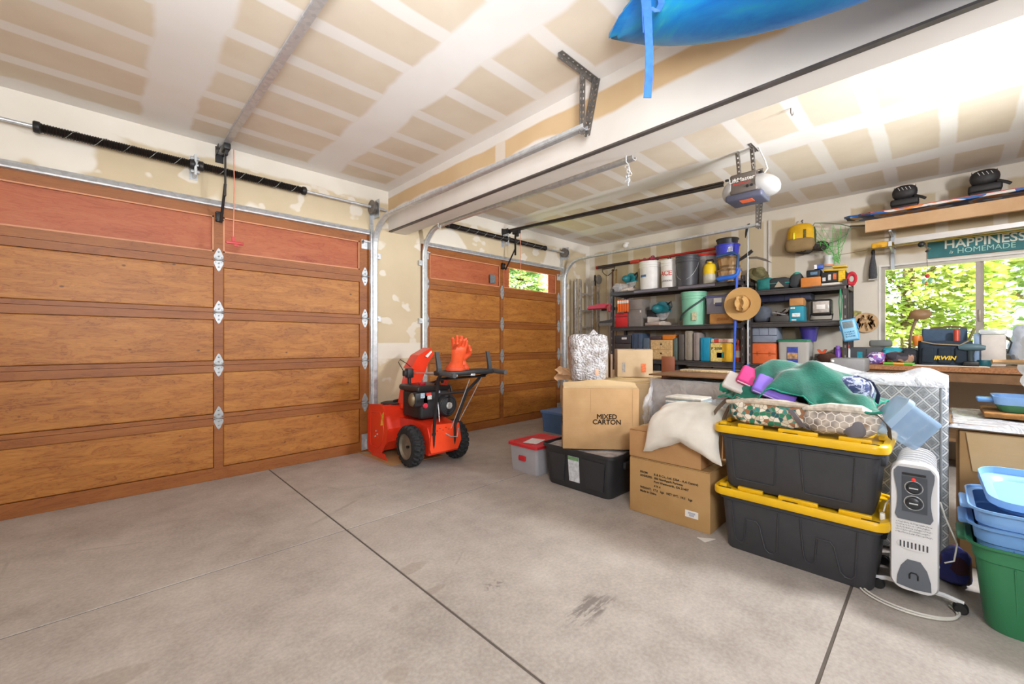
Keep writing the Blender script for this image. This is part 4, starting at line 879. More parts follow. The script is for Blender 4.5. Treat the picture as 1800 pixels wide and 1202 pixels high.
def fleece(u, v):
    x_, y_ = 2*u-1, 2*v-1; r_ = (abs(x_)**2.6+abs(y_)**2.6)**(1/2.6)
    z_ = .185*(1-r_**2.4)+.024*math.sin(9*y_+5*x_+2.6*noise.noise(Vector((x_*2, y_*2, 3))))*(.3+r_)+.035*noise.noise(Vector((x_*3, y_*3.4, .7)))
    if y_ > .5: z_ += .04*(y_-.5)
    z_ = max(z_, -.025+.025*noise.noise(Vector((x_*4, y_*4, 5))))
    return (x_*.225*(1+.12*math.sin(5*y_)), y_*.345+.05*x_*x_*(-1 if y_ < 0 else .6), z_-.02)
cl_ = MB().grid(fleece, 44, 50, thick=.012).build('cloth', MFL, T)
bd_ = [fleece(k/30, 0) for k in range(30)]+[fleece(1, k/30) for k in range(30)]+[fleece(1-k/30, 1) for k in range(30)]+[fleece(0, 1-k/30) for k in range(30)]
MB().tube([(a, b, c-.006) for a, b, c in bd_], .005, 6, True).build('hem', pm('#1f8a74', .9, 0, .3, 80), cl_)
m = MB(); m.grid(lambda u, v: (-.05+.12*u, .2+.22*v, .06+.03*math.sin(9*u+6*v)-.07*v), 12, 14, thick=.01); m.build('cloth_corner', pm('#2f9c86', .95, 0, .15, 20), T)
# clear tub leaning on the lid corner
T = thing('plastic_tub', 'clear bluish plastic tub tipped against the wrapped mattress', 'tub', (2.86, .055, .775)); T.rotation_euler = (-.93, .0, .3)
mt = pm('#9cbfe2', .15, 0, .04, 4, 0, 0, .5)
MB().rloft([(.165, .165, .025, 0), (.17, .17, .03, .006), (.19, .19, .03, .14)]).build('tub_body', mt, T)
MB().rloft([(.205, .205, .03, .135), (.21, .21, .03, .145), (.21, .21, .03, .165), (.19, .19, .03, .17)]).build('lid', pm('#b5d2ec', .2, 0, .04, 4, 0, 0, .75), T)
MB().rbox((-.03, .105, .15), (.07, .02, .03), .006).build('latch', pm('#c3dbee', .2, 0, .04, 4, 0, 0, .8), T)
# ------------------------------------------------------------------ plastic wrapped mattress
def quilt():
    g = G('diamond_quilt'); x, y, z = g.xyz(); s = 15.
    a, b = g.math('ADD', g.math('MULTIPLY', y, s), g.math('MULTIPLY', z, s*.85)), g.math('SUBTRACT', g.math('MULTIPLY', y, s), g.math('MULTIPLY', z, s*.85))
    fa, fb = (g.math('ABSOLUTE', g.math('SUBTRACT', g.math('FRACT', g.math('ADD', q, 50.)), .5)) for q in (a, b)); d = g.math('MAXIMUM', fa, fb)
    ln = g.step(d, .42, .45); inn = g.math('MULTIPLY', g.step(d, .26, .28), g.math('SUBTRACT', 1., g.step(d, .31, .33)))
    col = g.mix(g.math('MAXIMUM', ln, g.math('MULTIPLY', inn, .5)), g.ramp(g.noise(60, 2), (.3, '#6d7378'), (.7, '#8a9096')), '#c3c8cc')
    g.bump(g.math('SUBTRACT', 1., ln), .4, .006); return g.out(col, .4, 0., Coat_Weight=.7, Coat_Roughness=.12)
T = thing('mattress', 'grey diamond-quilted mattress in clear plastic standing on edge', 'mattress', (3.42, .36, 0))
m = MB(); m.rbox((0, 0, .515), (.2, .8, 1.02), .035, 3); m.build('mattress_body', quilt(), T)
for dy in (-.37,): MB().tube([(-.1, dy, .03), (-.103, dy, .99)], .006, 6).build('seam_piping', pm('#8d9398', .5), T)
MPLC = G('clear_plastic_film'); fz = MPLC.noise(9, 4, .6, None, 1.); MPLC.bump(fz, .8, .03); MPLC = MPLC.out(MPLC.ramp(fz, (.4, '#d6dae0'), (.65, '#f2f5fa')), .12, 0., Alpha=.42)
def film(u, v):
    x_, y_ = (u-.5)*.26, (v-.5)*.8; h_ = .055*max(0, 1-abs(u-.5)*2)*(.2+max(0, noise.noise(Vector((u*2, v*4, 2))))*1.5)+.07*max(0, 1-abs(v-.78)*6)
    return (x_, y_, 1.03+h_-.05*(abs(u-.5)*2)**6)
MB().grid(film, 14, 30, thick=.003).build('plastic_film', MPLC, T)
# ------------------------------------------------------------------ oil heater
H = thing('oil_heater', 'white upright oil-filled radiator heater with grey control panel', 'heater', (2.9, .08, 0))
MHW = pm('#d9dadd', .3, 0, .03, 4); MHG = pm('#5f6670', .4, 0, .05, 6)
def hx(prof, x_a, x_b, m, name, par=H):  # outline in (y,z) extruded along x
    return MB().prism(prof, x_a, x_b, 'x').build(name, m, par)
out = [(y_, .365+z_) for y_, z_ in rrect(.166, .6, .05, 6)]
m = MB(); m.loft([[(-.165, y_, z_) for y_, z_ in out], [(-.2, y_, z_) for y_, z_ in out], [(-.215, y_*.93, .365+(z_-.365)*.98) for y_, z_ in out]]); m.build('front_panel', MHW, H)
def wav(sy, z0, z1):
    p = []
    for k in range(13): t = k/12; p.append((sy*(.068-.012*math.sin(PI*min(1, t*1.25))+.0*t)*(1 if .06 < t < .94 else .8), z0+(z1-z0)*t))
    return p
l_ = wav(1, .4, .645); r_ = wav(-1, .4, .645)
hx(l_+r_[::-1], -.222, -.212, MHG, 'control_inset')
hx([(.04, .44), (.04, .605), (-.045, .605), (-.045, .44)], -.2245, -.221, pm('#454b54', .4), 'dial_plate')
hx([(.04, .61), (.04, .62), (-.04, .62), (-.04, .61)], -.225, -.221, MBLK, 'display_slot')
for z_, r0 in ((.555, .024), (.485, .026)):
    m = MB(); m.lathe([(r0, 0), (r0, .012), (r0*.8, .016)], 18, Matrix.Translation((-.224, 0, z_)) @ Matrix.Rotation(-PI/2, 4, 'Y')); k = m.build('dial', pm('#2a2d33', .35), H)
    MB().torus((-.2255, 0, z_), r0+.006, .002, 24, 5, None, 'x').build('dial_ring', MSTEEL, H); MB().box((-.2405, .0, z_), (.002, .03, .005)).build('dial_pointer', pm('#c8ccd0', .4), k)
MB().ell((-.225, .0, .592), (.005, .008, .008), 10, 6).build('power_lamp', emit('#d82a20', .6), H)
for k in range(5): MB().b2((-.2163, -.062+.008*(k % 2), .381-.012*k), (-.2153, .062, .388-.012*k)).build('print_line', MPRT, H)
hx([(.058*math.cos(a), .285+.024*math.sin(a)) for a in [2*PI*k/20 for k in range(20)]], -.2215, -.212, MHW, 'grille_plate')
for k in range(8): hx([(y_+(.045-.0128*k), .285+z_) for y_, z_ in ((.0028, -.014), (.0028, .014), (-.0028, .014), (-.0028, -.014))], -.2228, -.221, pm('#3c4047', .5), 'grille_slot')
hx([(.058, .09), (.056, .13), (.044, .18), (.022, .215), (-.022, .215), (-.044, .18), (-.056, .13), (-.058, .09), (0, .082)], -.2195, -.212, MHG, 'cord_door')
m = MB(); m.tube([(-.222, .014, .13), (-.222, .014, .15), (-.222, .008, .158), (-.222, -.008, .158), (-.222, -.014, .15), (-.222, -.014, .13)], .003, 6); m.build('cord_door_latch', MBLK, H)
for k in range(7):
    fp = [(y_, .37+z_) for y_, z_ in rrect(.15, .59, .06, 4)]; x_ = -.14+k*.058
    MB().loft([[(x_-.005, y_, z_) for y_, z_ in fp], [(x_+.005, y_, z_) for y_, z_ in fp]]).build('fin', MHW, H)
m = MB(); m.cyl((-.16, 0, .12), (.24, 0, .12), .03); m.cyl((-.16, 0, .6), (.24, 0, .6), .025); m.build('oil_tube', MHW, H)
for x_ in (-.13, .19):
    m = MB(); m.tube([(x_, .14, .05), (x_, .1, .062), (x_, -.1, .062), (x_, -.16, .05)], .011, 6); m.build('foot_bar', MHW, H)
    for y_ in (.13, -.15): m = MB(); m.lathe([(.02, 0), (.026, .008), (.026, .03), (.02, .038)], 14, Matrix.Translation((x_-.019, y_, .026)) @ Matrix.Rotation(PI/2, 4, 'Y')); m.build('caster', MBLK, H)
pts = [(-.1, -.085, .48), (-.1, -.1, .42), (-.1, -.14, .3), (-.1, -.13, .22), (-.1, -.1, .2)]; MB().tube(pts, .0035, 6).build('cord_loop', pm('#b9b6ae', .5), H)
pts = []
for k in range(41):
    a = -.35+k/40*(PI+.9); pts.append((-.17-.15*math.sin(a)*(.9), .03-.17*math.cos(a)*-1, .008))
for off in (0, .016): MB().tube([(x_+off, y_-.4*off, z_+off*.2) for x_, y_, z_ in pts], .0045, 6).build('floor_cord', pm('#d5d3cc', .5), H)
MB().tube([(-.16, .085, .46), (-.165, .1, .44), (-.17, .108, .4)], .0035, 6).build('plug_cord', pm('#d5d3cc', .5), H)
m = MB(); m.rbox((-.172, .112, .375), (.028, .02, .035), .005); [m.box((-.172+dx, .116, .352), (.003, .006, .018)) for dx in (-.007, .007)]; m.build('plug', MWHITE, H)
# ------------------------------------------------------------------ green and blue tubs
def tub(label, z0, col, H_, sc=1.):
    T = thing('plastic_tub', label, 'tub', (2.885, -.40, z0)); m_ = pm(col, .42, 0, .06, 8, .03)
    shell(T, [(.38*sc, .5*sc, .07, 0), (.39*sc, .52*sc, .07, .015), (.43*sc, .575*sc, .075, H_-.075), (.445*sc, .59*sc, .075, H_-.07), (.45*sc, .6*sc, .08, H_-.015), (.485*sc, .635*sc, .085, H_-.012), (.49*sc, .64*sc, .085, H_)], .006, m_, 'body', 6)
    for y_ in (.17, .0, -.17): MB().tube([(-.191*sc, y_, .02), (-.215*sc, y_*1.06, H_-.08)], .004, 6).build('rib', m_, T)
    for y_ in (.305, -.305): MB().rbox((0, y_*sc*1.04, H_-.03), (.2, .05, .02), .008).build('handle', m_, T)
    return T
tub('dark green plastic tub at the right edge holding the blue tubs', 0, '#2f7a52', .372)
tub('lower sky blue tub nested in the green tub', .07, '#6a9bd4', .38, .985)
tub('upper sky blue tub nested in the lower blue one', .14, '#7cabe0', .38, .97)
T = thing('bin_lid', 'upturned sky blue bin lid lying in the topmost blue tub', 'lid', (2.93, -.42, .53)); T.rotation_euler = (0, -.16, .06)
m = MB(); m.rloft([(.36, .5, .07, 0), (.39, .53, .08, .02), (.42, .56, .085, .028), (.42, .56, .085, .06), (.41, .55, .08, .06), (.405, .545, .08, .03), (.37, .5, .07, .026), (.34, .47, .07, .008)], 6); m.build('tray', pm('#84b4ea', .4, 0, .05), T)
MB().rbox((-.1, -.05, .02), (.1, .12, .03), .01).build('stiffening_boss', pm('#84b4ea', .4, 0, .05), T)
# ------------------------------------------------------------------ right-hand box pile
T = thing('cardboard_box', 'open carton with a pale flap hanging down at the right edge', 'box', (3.68, -.5, 0))
m = MB(); m.rbox((0, 0, .37), (.6, .84, .74), .006); m.build('body', MCARD, T)
m = MB(); m.prism([(.395, .735), (-.42, .735), (-.42, .53), (.37, .53)], -.318, -.312, 'x'); m.build('flap', mat_card('flap_board', '#d0b284', '#dcc198'), T)
m = MB(); m.b2((-.304, -.42, .38), (-.3015, .33, .47)); m.build('label', pm('#d9cdd2', .5), T)
ctext(T, '▲', .04, (-.306, .1, .43), (0, -1, 0), (0, 0, 1), m=MBLK)
MB().rbox((-.307, .2, .44), (.004, .09, .04), .002).build('printed_symbol', MBLK, T); MB().prism([(.1, .41), (.04, .41), (.07, .455)], -.308, -.303, 'x').build('printed_symbol', MBLK, T)
T = thing('flat_package', 'thick cardboard panel under clear plastic on the open carton', 'panel', (3.72, -.48, .745))
m = MB(); m.rbox((0, 0, .02), (.7, .88, .036), .004); m.build('board', pm('#7d6347', .8, 0, .2, 30), T)
MB().grid(lambda u, v: ((u-.5)*.74, (v-.5)*.9, .045+.008*noise.noise(Vector((u*7, v*7, 4)))-(.03 if u < .02 or v > .98 else 0)), 26, 30, thick=.002).build('plastic_film', MPLC, T)
tag(MB().rbox((0, 0, 0), (.4, .7, .028), .01).build('cork_mat', pm('#8a6030', .9, 0, .35, 25, .3), None, (3.78, -.53, .815)), 'rusty orange doormat under the blue tray', 'mat')
T = thing('paint_tray', 'sky blue plastic tray with a green underside on the doormat', 'tray', (3.78, -.5, .832))
m = MB(); m.rloft([(.25, .5, .04, 0), (.28, .54, .05, .04)]); m.build('underside', pm('#3f7f5c', .5), T)
m = MB(); m.rloft([(.285, .545, .05, .04), (.3, .56, .055, .085), (.29, .55, .05, .085), (.26, .5, .05, .05)]); m.build('tray', pm('#82b0e6', .4), T)
MB().rbox((0, .3, .055), (.12, .08, .025), .008).build('grip', pm('#5f93cf', .4), T)
# white parasol
T = thing('parasol', 'white scalloped parasol with a wooden stick lying at the right edge', 'parasol', (3.9, -.42, 1.11)); T.rotation_euler = (0, 0, .25)
b = MB(); n = 64
rings = []
for j in range(13):
    t = j/12; a = t*1.35; rr = .235*math.sin(a)/math.sin(1.35); dp = -.42+.42*(1-math.cos(a))/(1-math.cos(1.35))
    rings.append([((rr*(1-.05*t*abs(math.sin(4*q)))+.001)*math.cos(q), dp+.02*t*abs(math.sin(8*q)), (rr*(1-.05*t*abs(math.sin(4*q)))+.001)*math.sin(q)) for q in [2*PI*k/n for k in range(n)]])
b.loft(rings, True, False); b.build('canopy', pm('#e7e6e3', .8, 0, .03), T)
MB().tube([(0, -.4, 0), (0, .2, .0)], .014, 8).build('stick', pm('#b08a5a', .6), T)
for k in range(8): q = 2*PI*k/8; MB().tube([(0, -.41, 0), (.2*math.cos(q), -.15, .2*math.sin(q)), (.226*math.cos(q), -.01, .226*math.sin(q))], .003, 5).build('rib', MWHITE, T)
# ------------------------------------------------------------------ middle pile
T = thing('wrapped_chest', 'plastic-wrapped brown furniture carton behind the pillow', 'box', (3.75, 1.36, 0))
m = MB(); m.rbox((0, 0, .45), (.62, .82, .9), .02); m.build('body', pm('#9c8470', .7, 0, .12, 6), T)
MB().grid(lambda u, v: (-.315-.012*abs(noise.noise(Vector((u*6, v*6, 8)))), (u-.5)*.84, .3+.61*v), 24, 18).build('plastic_film', MPLC, T)
MB().grid(lambda u, v: ((u-.5)*.66, (v-.5)*.86, .905+.02*abs(noise.noise(Vector((u*5, v*5, 6))))), 20, 22, thick=.002).build('plastic_film', MPLC, T)
tag(MB().rbox((0, 0, 0), (.72, 1.0, .012), .003).build('cardboard_sheet', pm('#7d5a3c', .8, 0, .2), None, (3.8, 1.3, .945), .06), 'dark brown sheet laid over the wrapped furniture carton', 'cardboard')
tag(MB().rbox((0, 0, 0), (.12, .42, .02), .006).rough(.003, 60).build('woven_trim', pm('#cbb38a', .9, 0, .35, 60, .4), None, (3.95, 1.5, .963), .06), 'beige woven strip on the dark brown sheet', 'woven strip')
tag(MB().rbox((0, 0, .13), (.02, .12, .26), .004).build('wood_offcut', pm('#7a3d1c', .5), None, (3.9, 1.83, .83), .3), 'reddish brown board on end beside the long carton', 'board')
Fb = carton('low carton carrying the stack of magazines', (3.315, 1.3, 0), (.3, .52, .71), 0, mat_card('magazine_carton_board', '#a98460', '#b5906a'))
for k in range(6):
    o = MB().rbox((0, 0, 0), (.22, .27, .014), .003).build('magazine', pm(('#b7a58f', '#d8d4cc', '#8fa3ad', '#e2e0dc', '#9aa7ae', '#d5d0c6')[k], .6, 0, .15, 30), None, (3.25+.006*math.sin(k*2), 1.36, .7225+.0155*k), .04*math.sin(k*3))
    tag(o, 'magazine in the stack on the low carton, '+('lowest', 'second from bottom', 'third from bottom', 'third from top', 'second from top', 'topmost')[k], 'magazine', 'magazines on the low carton')
T = thing('acrylic_case', 'clear acrylic tray beside the magazines', 'tray', (3.3, 1.11, .7165))
for a, b in (((-.1, -.1, 0), (.1, .1, .003)), ((-.1, -.1, 0), (-.097, .1, .07)), ((.097, -.1, 0), (.1, .1, .07)), ((-.1, -.1, 0), (.1, -.097, .07)), ((-.1, .097, 0), (.1, .1, .07))): MB().b2(a, b).build('acrylic_sheet', pm('#dfe6ea', .08, 0, .02, 4, 0, 0, .3), T)
tag(MB().grid(lambda u, v: (3.1+.36*u+.02*noise.noise(Vector((u*6, v*6, 2))), 1.66+.1*u+.03*noise.noise(Vector((u*5, v*5, 9))), .45+v*(.27+.2*u)), 18, 16).build('plastic_sheet', MPLC), 'crumpled clear plastic sheet hanging beside the low carton', 'plastic sheet')
tag(MB().prism([(2.63, 1.0), (2.72, .97), (2.66, 1.06)], .001, .004).build('paper_scrap', MWHITE), 'white paper scrap under the corner of the address carton', 'paper')
tag(MB().ell((0, 0, .09), (.1, .06, .1), 16, 10).rough(.03, 11, 4).warp(lambda p: Vector((p.x, p.y, max(0, p.z)))).build('cloth_bundle', cellmat('maroon_blue_cloth', 16, ('#4a2a3c', '#3a3f8a', '#5a2f3a', '#2c2f5a'), None, .05), None, (3.1, -.06, .001)), 'maroon and blue cloth bundle on the floor behind the heater', 'cloth')
# ------------------------------------------------------------------ steel shelving racks along the window wall
FX = 5.87                                     # front plane of the racks
MRK = pm('#4b4747', .5, .2, .15, 8)
def yz(x, y, X=FX): p = at(x, y, X=X); return p.y, p.z
def rack(label, ya, yb, shelves, top, xb=6.32):
    T = thing('storage_rack', label, 'rack', ((FX+xb)/2, (ya+yb)/2, 0))
    for xx in (FX, xb-.04):
        for yy in (ya, yb-.045):
            m = MB(); m.b2((xx, yy, 0), (xx+.04, yy+.004, top)); m.b2((xx, yy, 0), (xx+.004, yy+.045, top)); m.build('post', MRK, T, world=True)
    for yy in (ya-.001, yb-.044):
        for k in range(int(top/.11)):
            h = MB(); h.rbox((FX-.0005, yy+.024, .08+.11*k), (.003, .012, .03), .001, 1); h.build('post_slot', pm('#8a8078', .6), T, world=True)
    for z_ in shelves:
        m = MB(); m.sweep([(FX-.006, ya, z_), (FX-.006, yb, z_)], [(0, 0), (0, -.014), (.008, -.02), (.008, -.046), (0, -.054), (0, -.06), (.012, -.06), (.012, 0)], (1, 0, 0)); m.v = [(x_, y_, 2*z_-zz if False else zz) for x_, y_, zz in m.v]; m.build('front_beam', MRK, T, world=True)
        MB().b2((xb-.012, ya, z_-.06), (xb, yb, z_)).build('rear_beam', MRK, T, world=True)
        for yy in (ya, yb-.012): MB().b2((FX, yy, z_-.055), (xb, yy+.012, z_-.01)).build('end_beam', MRK, T, world=True)
        MB().b2((FX+.005, ya+.004, z_-.016), (xb-.005, yb-.004, z_-.001)).build('shelf_board', pm('#5a4b40', .8, 0, .15), T, world=True)
    return T
S1 = (.5, .965, 1.47, 2.03); S2 = (.45, .95, 1.475, 1.875)
RK1 = rack('wide dark steel shelving rack nearest the ladder corner', 1.74, 3.72, S1, 2.09)
RK2 = rack('narrower dark steel rack beside the workbench', .70, 1.70, S2, 1.93)
for y0_, y1_ in ((3.3, 2.75), (2.6, 2.1)): MB().b2((FX-.012, y1_, 1.985), (FX-.0095, y0_, 2.018)).build('shelf_tag_strip', pm('#77737c', .4), RK1, world=True)
MB().b2((FX+.2, 2.2, .5), (FX+.204, 2.22, .96)).build('centre_strut', MRK, RK1, world=True)
def slot(x0, x1, yt, X, zs):
    """photo columns x0..x1 and top row yt on the plane X -> centre y, length, height above shelf zs"""
    a, b = at(x0, yt, X=X), at(x1, yt, X=X); return (a.y+b.y)/2, abs(a.y-b.y), (a.z+b.z)/2-zs
def crate(name, label, cat, x0, x1, yt, zs, col, X=5.9, dep=.26, r=.012, rough=.55, z0=None, parts=(), h=None, m=None):
    """box-like case on a shelf with lid line, optional extra parts (name, rel box, colour)"""
    y_, l_, h_ = slot(x0, x1, yt, X, zs); h_ = h or h_; z_ = zs+.001 if z0 is None else z0
    T = thing(name, label, cat, (X+dep/2, y_, z_)); mm = m or pm(col, rough, 0, .12, 9)
    MB().rbox((0, 0, h_/2), (dep, l_, h_), r, 2).build('body', mm, T)
    for nm, (a, b, c, d), cc in parts:   # front-face patches: fractions of length (left to right) and height
        MB().rbox((-dep/2-.001, l_*(.5-(a+b)/2), h_*(c+d)/2), (.006, l_*(b-a), h_*(d-c)), .002, 1).build(nm, pm(cc, .5, 0, .25, 50) if isinstance(cc, str) else cc, T)
    T['_d'] = 0; del T['_d']; T_dim[T.name] = (dep, l_, h_); return T
T_dim = {}
def bucket(label, x0, x1, yt, zs, col, X=6.02, handle=None, z0=None, h=None, taper=.86, rim=True, cat='bucket', name='bucket', open_=True, m=None, rb=None):
    y_, l_, h_ = slot(x0, x1, yt, X, zs); h_ = h or h_; r = l_/2/1.02*(.985) if rb is None else rb
    T = thing(name, label, cat, (X+.0, y_, zs+.001 if z0 is None else z0)); mm = m or pm(col, .45, 0, .06, 9)
    pr = [(r*taper, 0), (r*taper, .004)]
    if rim: pr += [(r*.95, h_*.78), (r*1., h_*.785), (r, h_*.81), (r*.965, h_*.815), (r*.97, h_*.86), (r*1.01, h_*.865), (r*1.01, h_*.89), (r*.975, h_*.895), (r*.985, h_*.96), (r*1.02, h_*.965), (r*1.02, h_)]
    else: pr += [(r*.98, h_*.9), (r*1.04, h_*.91), (r*1.04, h_)]
    b = MB()
    if open_: pr += [(r*.94, h_), (r*.92, h_*.93), (r*taper*.94, .012)]
    b.lathe(pr, 28, cap0=True, cap1=True); b.build('shell', mm, T)
    if handle:
        k = MB(); k.tube([(-r*1.0*math.sin(t)*.55-r*.3*abs(math.sin(t)), r*1.03*math.cos(t), h_*.8-h_*.62*math.sin(t)) for t in [PI*q/12 for q in range(13)]] if handle == 'down' else [(-r*.2, r*1.03*math.cos(t), h_*.86+h_*.4*math.sin(t)*.5) for t in [PI*q/12 for q in range(13)]], .0035 if handle != 'strap' else .012, 6); k.build('handle', MGAL, T)
    T_dim[T.name] = (r, r, h_); return T
def curved_text(T, s, size, z_, col, r, y_=0., **k):
    M_ = frame((-r-.0005, y_, z_), (0, -1, 0), (0, 0, 1)); o = lettering(s, size, M_, pm(col, .5), T, **k)
    for v in o.data.vertices: v.co.x = -math.sqrt(max(1e-6, (r+.0015)**2-v.co.y**2))-.0006*(1 if v.co.x < -r-.0005 else 0)
    return o
zt = S1[3]+.0
# --- top shelf of the wide rack
def miter_saw(label, loc, sc, blue):
    T = thing('miter_saw', label, 'saw', loc, 1.25)
    MB().rbox((0, 0, .03), (.26*sc, .34*sc, .05), .012).build('base', pm('#c9b9ac', .45, .3), T)
    MB().lathe([(.1*sc, 0), (.1*sc, .012)], 24, c=(0, 0, .055)).build('turntable', pm('#b8aaa0', .4, .4), T)
    MB().rbox((.08*sc, 0, .1), (.03, .34*sc, .09), .01).build('fence', pm('#bdb0a6', .4, .4), T)
    MB().lathe([(.02, 0), (.12*sc, .001), (.12*sc, .004), (.02, .005)], 28, Matrix.Translation((0, -.02, .2*sc)) @ Matrix.Rotation(PI/2, 4, 'X')).build('blade', MSTEEL, T)
    b = MB(); b.prism([(.13*sc*math.cos(a), .2*sc+.13*sc*math.sin(a)) for a in [-.2+3.5*k/12 for k in range(13)]], -.045, .0, 'y'); b.build('blade_guard', pm(blue, .4), T)
    MB().ell((.02, .06, .23*sc), (.06*sc, .09*sc, .06*sc), 16, 10).build('motor', pm('#1d6f78', .4), T)
    b = MB(); b.tube([(-.1*sc, .0, .28*sc), (-.16*sc, .0, .31*sc), (-.17*sc, .0, .25*sc), (-.13*sc, 0, .2*sc)], .014, 8); b.build('handle', MPLAS, T); return T
y_, l_, h_ = slot(1085, 1125, 478, 6.0, zt)
miter_saw('teal circular saw lying on the top shelf of the wide rack', (6.06, y_, zt+.001), .95, '#2f98a8')
tag(MB().ell((0, 0, .07), (.1, .11, .07), 14, 8).rough(.03, 12).warp(lambda p: Vector((p.x, p.y, max(0, p.z)))).build('plastic_bag', MPLC, None, (5.97, yz(1083, 500)[0]+.02, zt+.001)), 'crumpled clear plastic at the left end of the top shelf', 'plastic bag')
b1 = bucket('white bucket with faded blue logo on the top shelf', 1125, 1160, 461, zt, '#e1dedb')
r_ = T_dim[b1.name][0]; MB().lathe([(r_*.925, .19), (r_*.93, .225)], 60, cap0=False, cap1=False).warp(lambda p: p if (p.x < 0 and -.02 < p.y < .09) else Vector((-r_*.9, .03, .2))).build('faded_logo', pm('#4a6fa0', .5, 0, .5, 40), b1)
def rods(T, h_, r, cols, n, seed, kind=0):
    q = random.Random(seed)
    for k in range(n):
        a = q.random()*6.28; rr = r*.6*q.random()**.5; c = cols[k % len(cols)]
        p0 = Vector((rr*math.cos(a), rr*math.sin(a), h_*.55)); p1 = p0+Vector((q.uniform(-.05, .05), q.uniform(-.07, .07), h_*.45+q.uniform(.02, .07)))
        b = MB(); b.tube([p0, p0.lerp(p1, .6)+Vector((q.uniform(-.01, .01), 0, 0)), p1], .009, 6); 
        if kind: b.torus(p1, .022, .006, 12, 6, None, 'x')
        b.build('tool_end', pm(c, .5), T)
r_, _, h_ = T_dim[b1.name]; rods(b1, h_, r_, ('#9a2f4a', '#b53a58', '#4a4340', '#a8334f'), 7, 3, 1)
b2_ = bucket('white bucket with red ACE lettering beside the first white bucket', 1162, 1193, 458, zt, '#e4e0dc', 6.03)
curved_text(b2_, 'ACE', .095, .21, '#d8483c', T_dim[b2_.name][0]*.92, .01, bold=.002); curved_text(b2_, 'JACKSON', .034, .1, '#3a3636', T_dim[b2_.name][0]*.905)
r_, _, h_ = T_dim[b2_.name]; rods(b2_, h_, r_, ('#5a4a3c', '#3c3634', '#6b5a48'), 4, 5)
bucket('glossy dark grey bucket on the top shelf', 1189, 1229, 451, zt, '#44444a', 5.99, 'down')
T = thing('garden_sprayer', 'yellow-topped translucent pump sprayer on the top shelf', 'sprayer', (6.0, slot(1235, 1260, 460, 6.0, zt)[0], zt+.001)); r_ = .085
MB().lathe([(r_*.95, 0), (r_, .02), (r_, .13)], 20).build('tank', pm('#c9c4b4', .4), T); MB().lathe([(r_*1.01, .13), (r_*1.01, .22), (r_*.85, .27), (r_*.4, .29), (r_*.4, .31)], 20).build('tank_top', pm('#e6c21c', .4), T)
MB().tube([(0, -.05, .3), (0, -.045, .335), (0, .045, .335), (0, .05, .3)], .009, 6).build('pump_handle', MBLK, T)
bucket('pale grey bucket with a red lid behind the sprayer', 1226, 1262, 452, zt, '#a9a4a4', 6.2, None, open_=False); T = thing('pail_cover', 'red plastic lid lying on the pale grey bucket', 'lid', (6.2, slot(1226, 1262, 452, 6.2, zt)[0], zt+slot(1226, 1262, 452, 6.2, zt)[2]+.002))
MB().lathe([(.17, 0), (.175, .01), (.17, .03), (.14, .032), (.13, .022)], 24).build('disc', pm('#d8392c', .4), T)
yb = slot(1262, 1300, 450, 5.99, zt)[0]
def basket(label, loc, r, h_):
    T = thing('bushel_basket', label, 'basket', loc)
    for k in range(18):
        a = 2*PI*k/18; s = MB(); c0, c1 = r*.82, r
        s.loft([[(c_*math.cos(a+d), c_*math.sin(a+d), z_) for d in (-.165, .165)]+[((c_-.004)*math.cos(a+d), (c_-.004)*math.sin(a+d), z_) for d in (.165, -.165)] for c_, z_ in ((c0, 0), (c1, h_))], smooth=False)
        s.build('stave', pm(('#cfa878', '#c39a6c', '#d6b284')[k % 3], .8, 0, .12), T)
    for z_, c_ in ((.02, r*.84), (h_-.025, r*1.0)): MB().lathe([(c_, 0), (c_+.006, 0), (c_+.006, .028), (c_, .028)], 28, c=(0, 0, z_), cap0=False, cap1=False).build('hoop', pm('#8f7656', .8, 0, .15), T)
    MB().lathe([(r*.82, 0), (r*.82, .006)], 24).build('base', pm('#a98055', .8), T); return T
basket('slatted wooden basket, lower one in the stack on the top shelf', (6.03, yb, zt+.001), .145, .17)
basket('slatted wooden basket under the blue bucket', (6.03, yb, zt+.175), .145, .16)
bk = bucket('cobalt blue bucket stacked on the wooden baskets', 1258, 1300, 420, zt, '#3a40b8', 6.03, None, z0=zt+.337, h=.17, rim=False, rb=.15); MB().rbox((-.125, -.06, .09), (.012, .09, .07), .004).build('faded_label', pm('#b9b9d8', .5, 0, .6, 40), bk)
bucket('black bucket nested in the cobalt blue bucket', 1260, 1298, 410, zt, '#2b2b30', 6.03, None, z0=zt+.44, h=.15, rim=False, rb=.135)
# --- second shelf
zs = S1[2]
crate('tool_box', 'small red toolbox at the left end of the second shelf', 'toolbox', 1081, 1103, 550, zs, '#cf2a28', parts=(('lid_band', (.0, 1, .7, .78), '#9c1c1c'), ('handle', (.3, .7, .86, .98), '#a82222')))
crate('file_box', 'tall grey-brown metal file box beside the red toolbox', 'box', 1104, 1128, 526, zs, '#857c76', parts=(('clasp', (.86, .96, .5, .58), '#cfcac2'), ('seam', (.0, 1, .62, .63), '#4f4844')))
crate('hard_case', 'dark case leaning behind the white saw base', 'case', 1128, 1150, 545, zs, '#2d2b2c', 6.06)
y_, l_, h_ = slot(1140, 1180, 520, 6.0, zs); miter_saw('teal and grey miter saw on the second shelf', (6.06, y_, zs+.001), 1.15, '#2d7f88')
bg_ = bucket('mint green lidded bucket with a black strap handle on the second shelf', 1198, 1242, 514, zs, '#86c7a8', 6.02, None, open_=False)
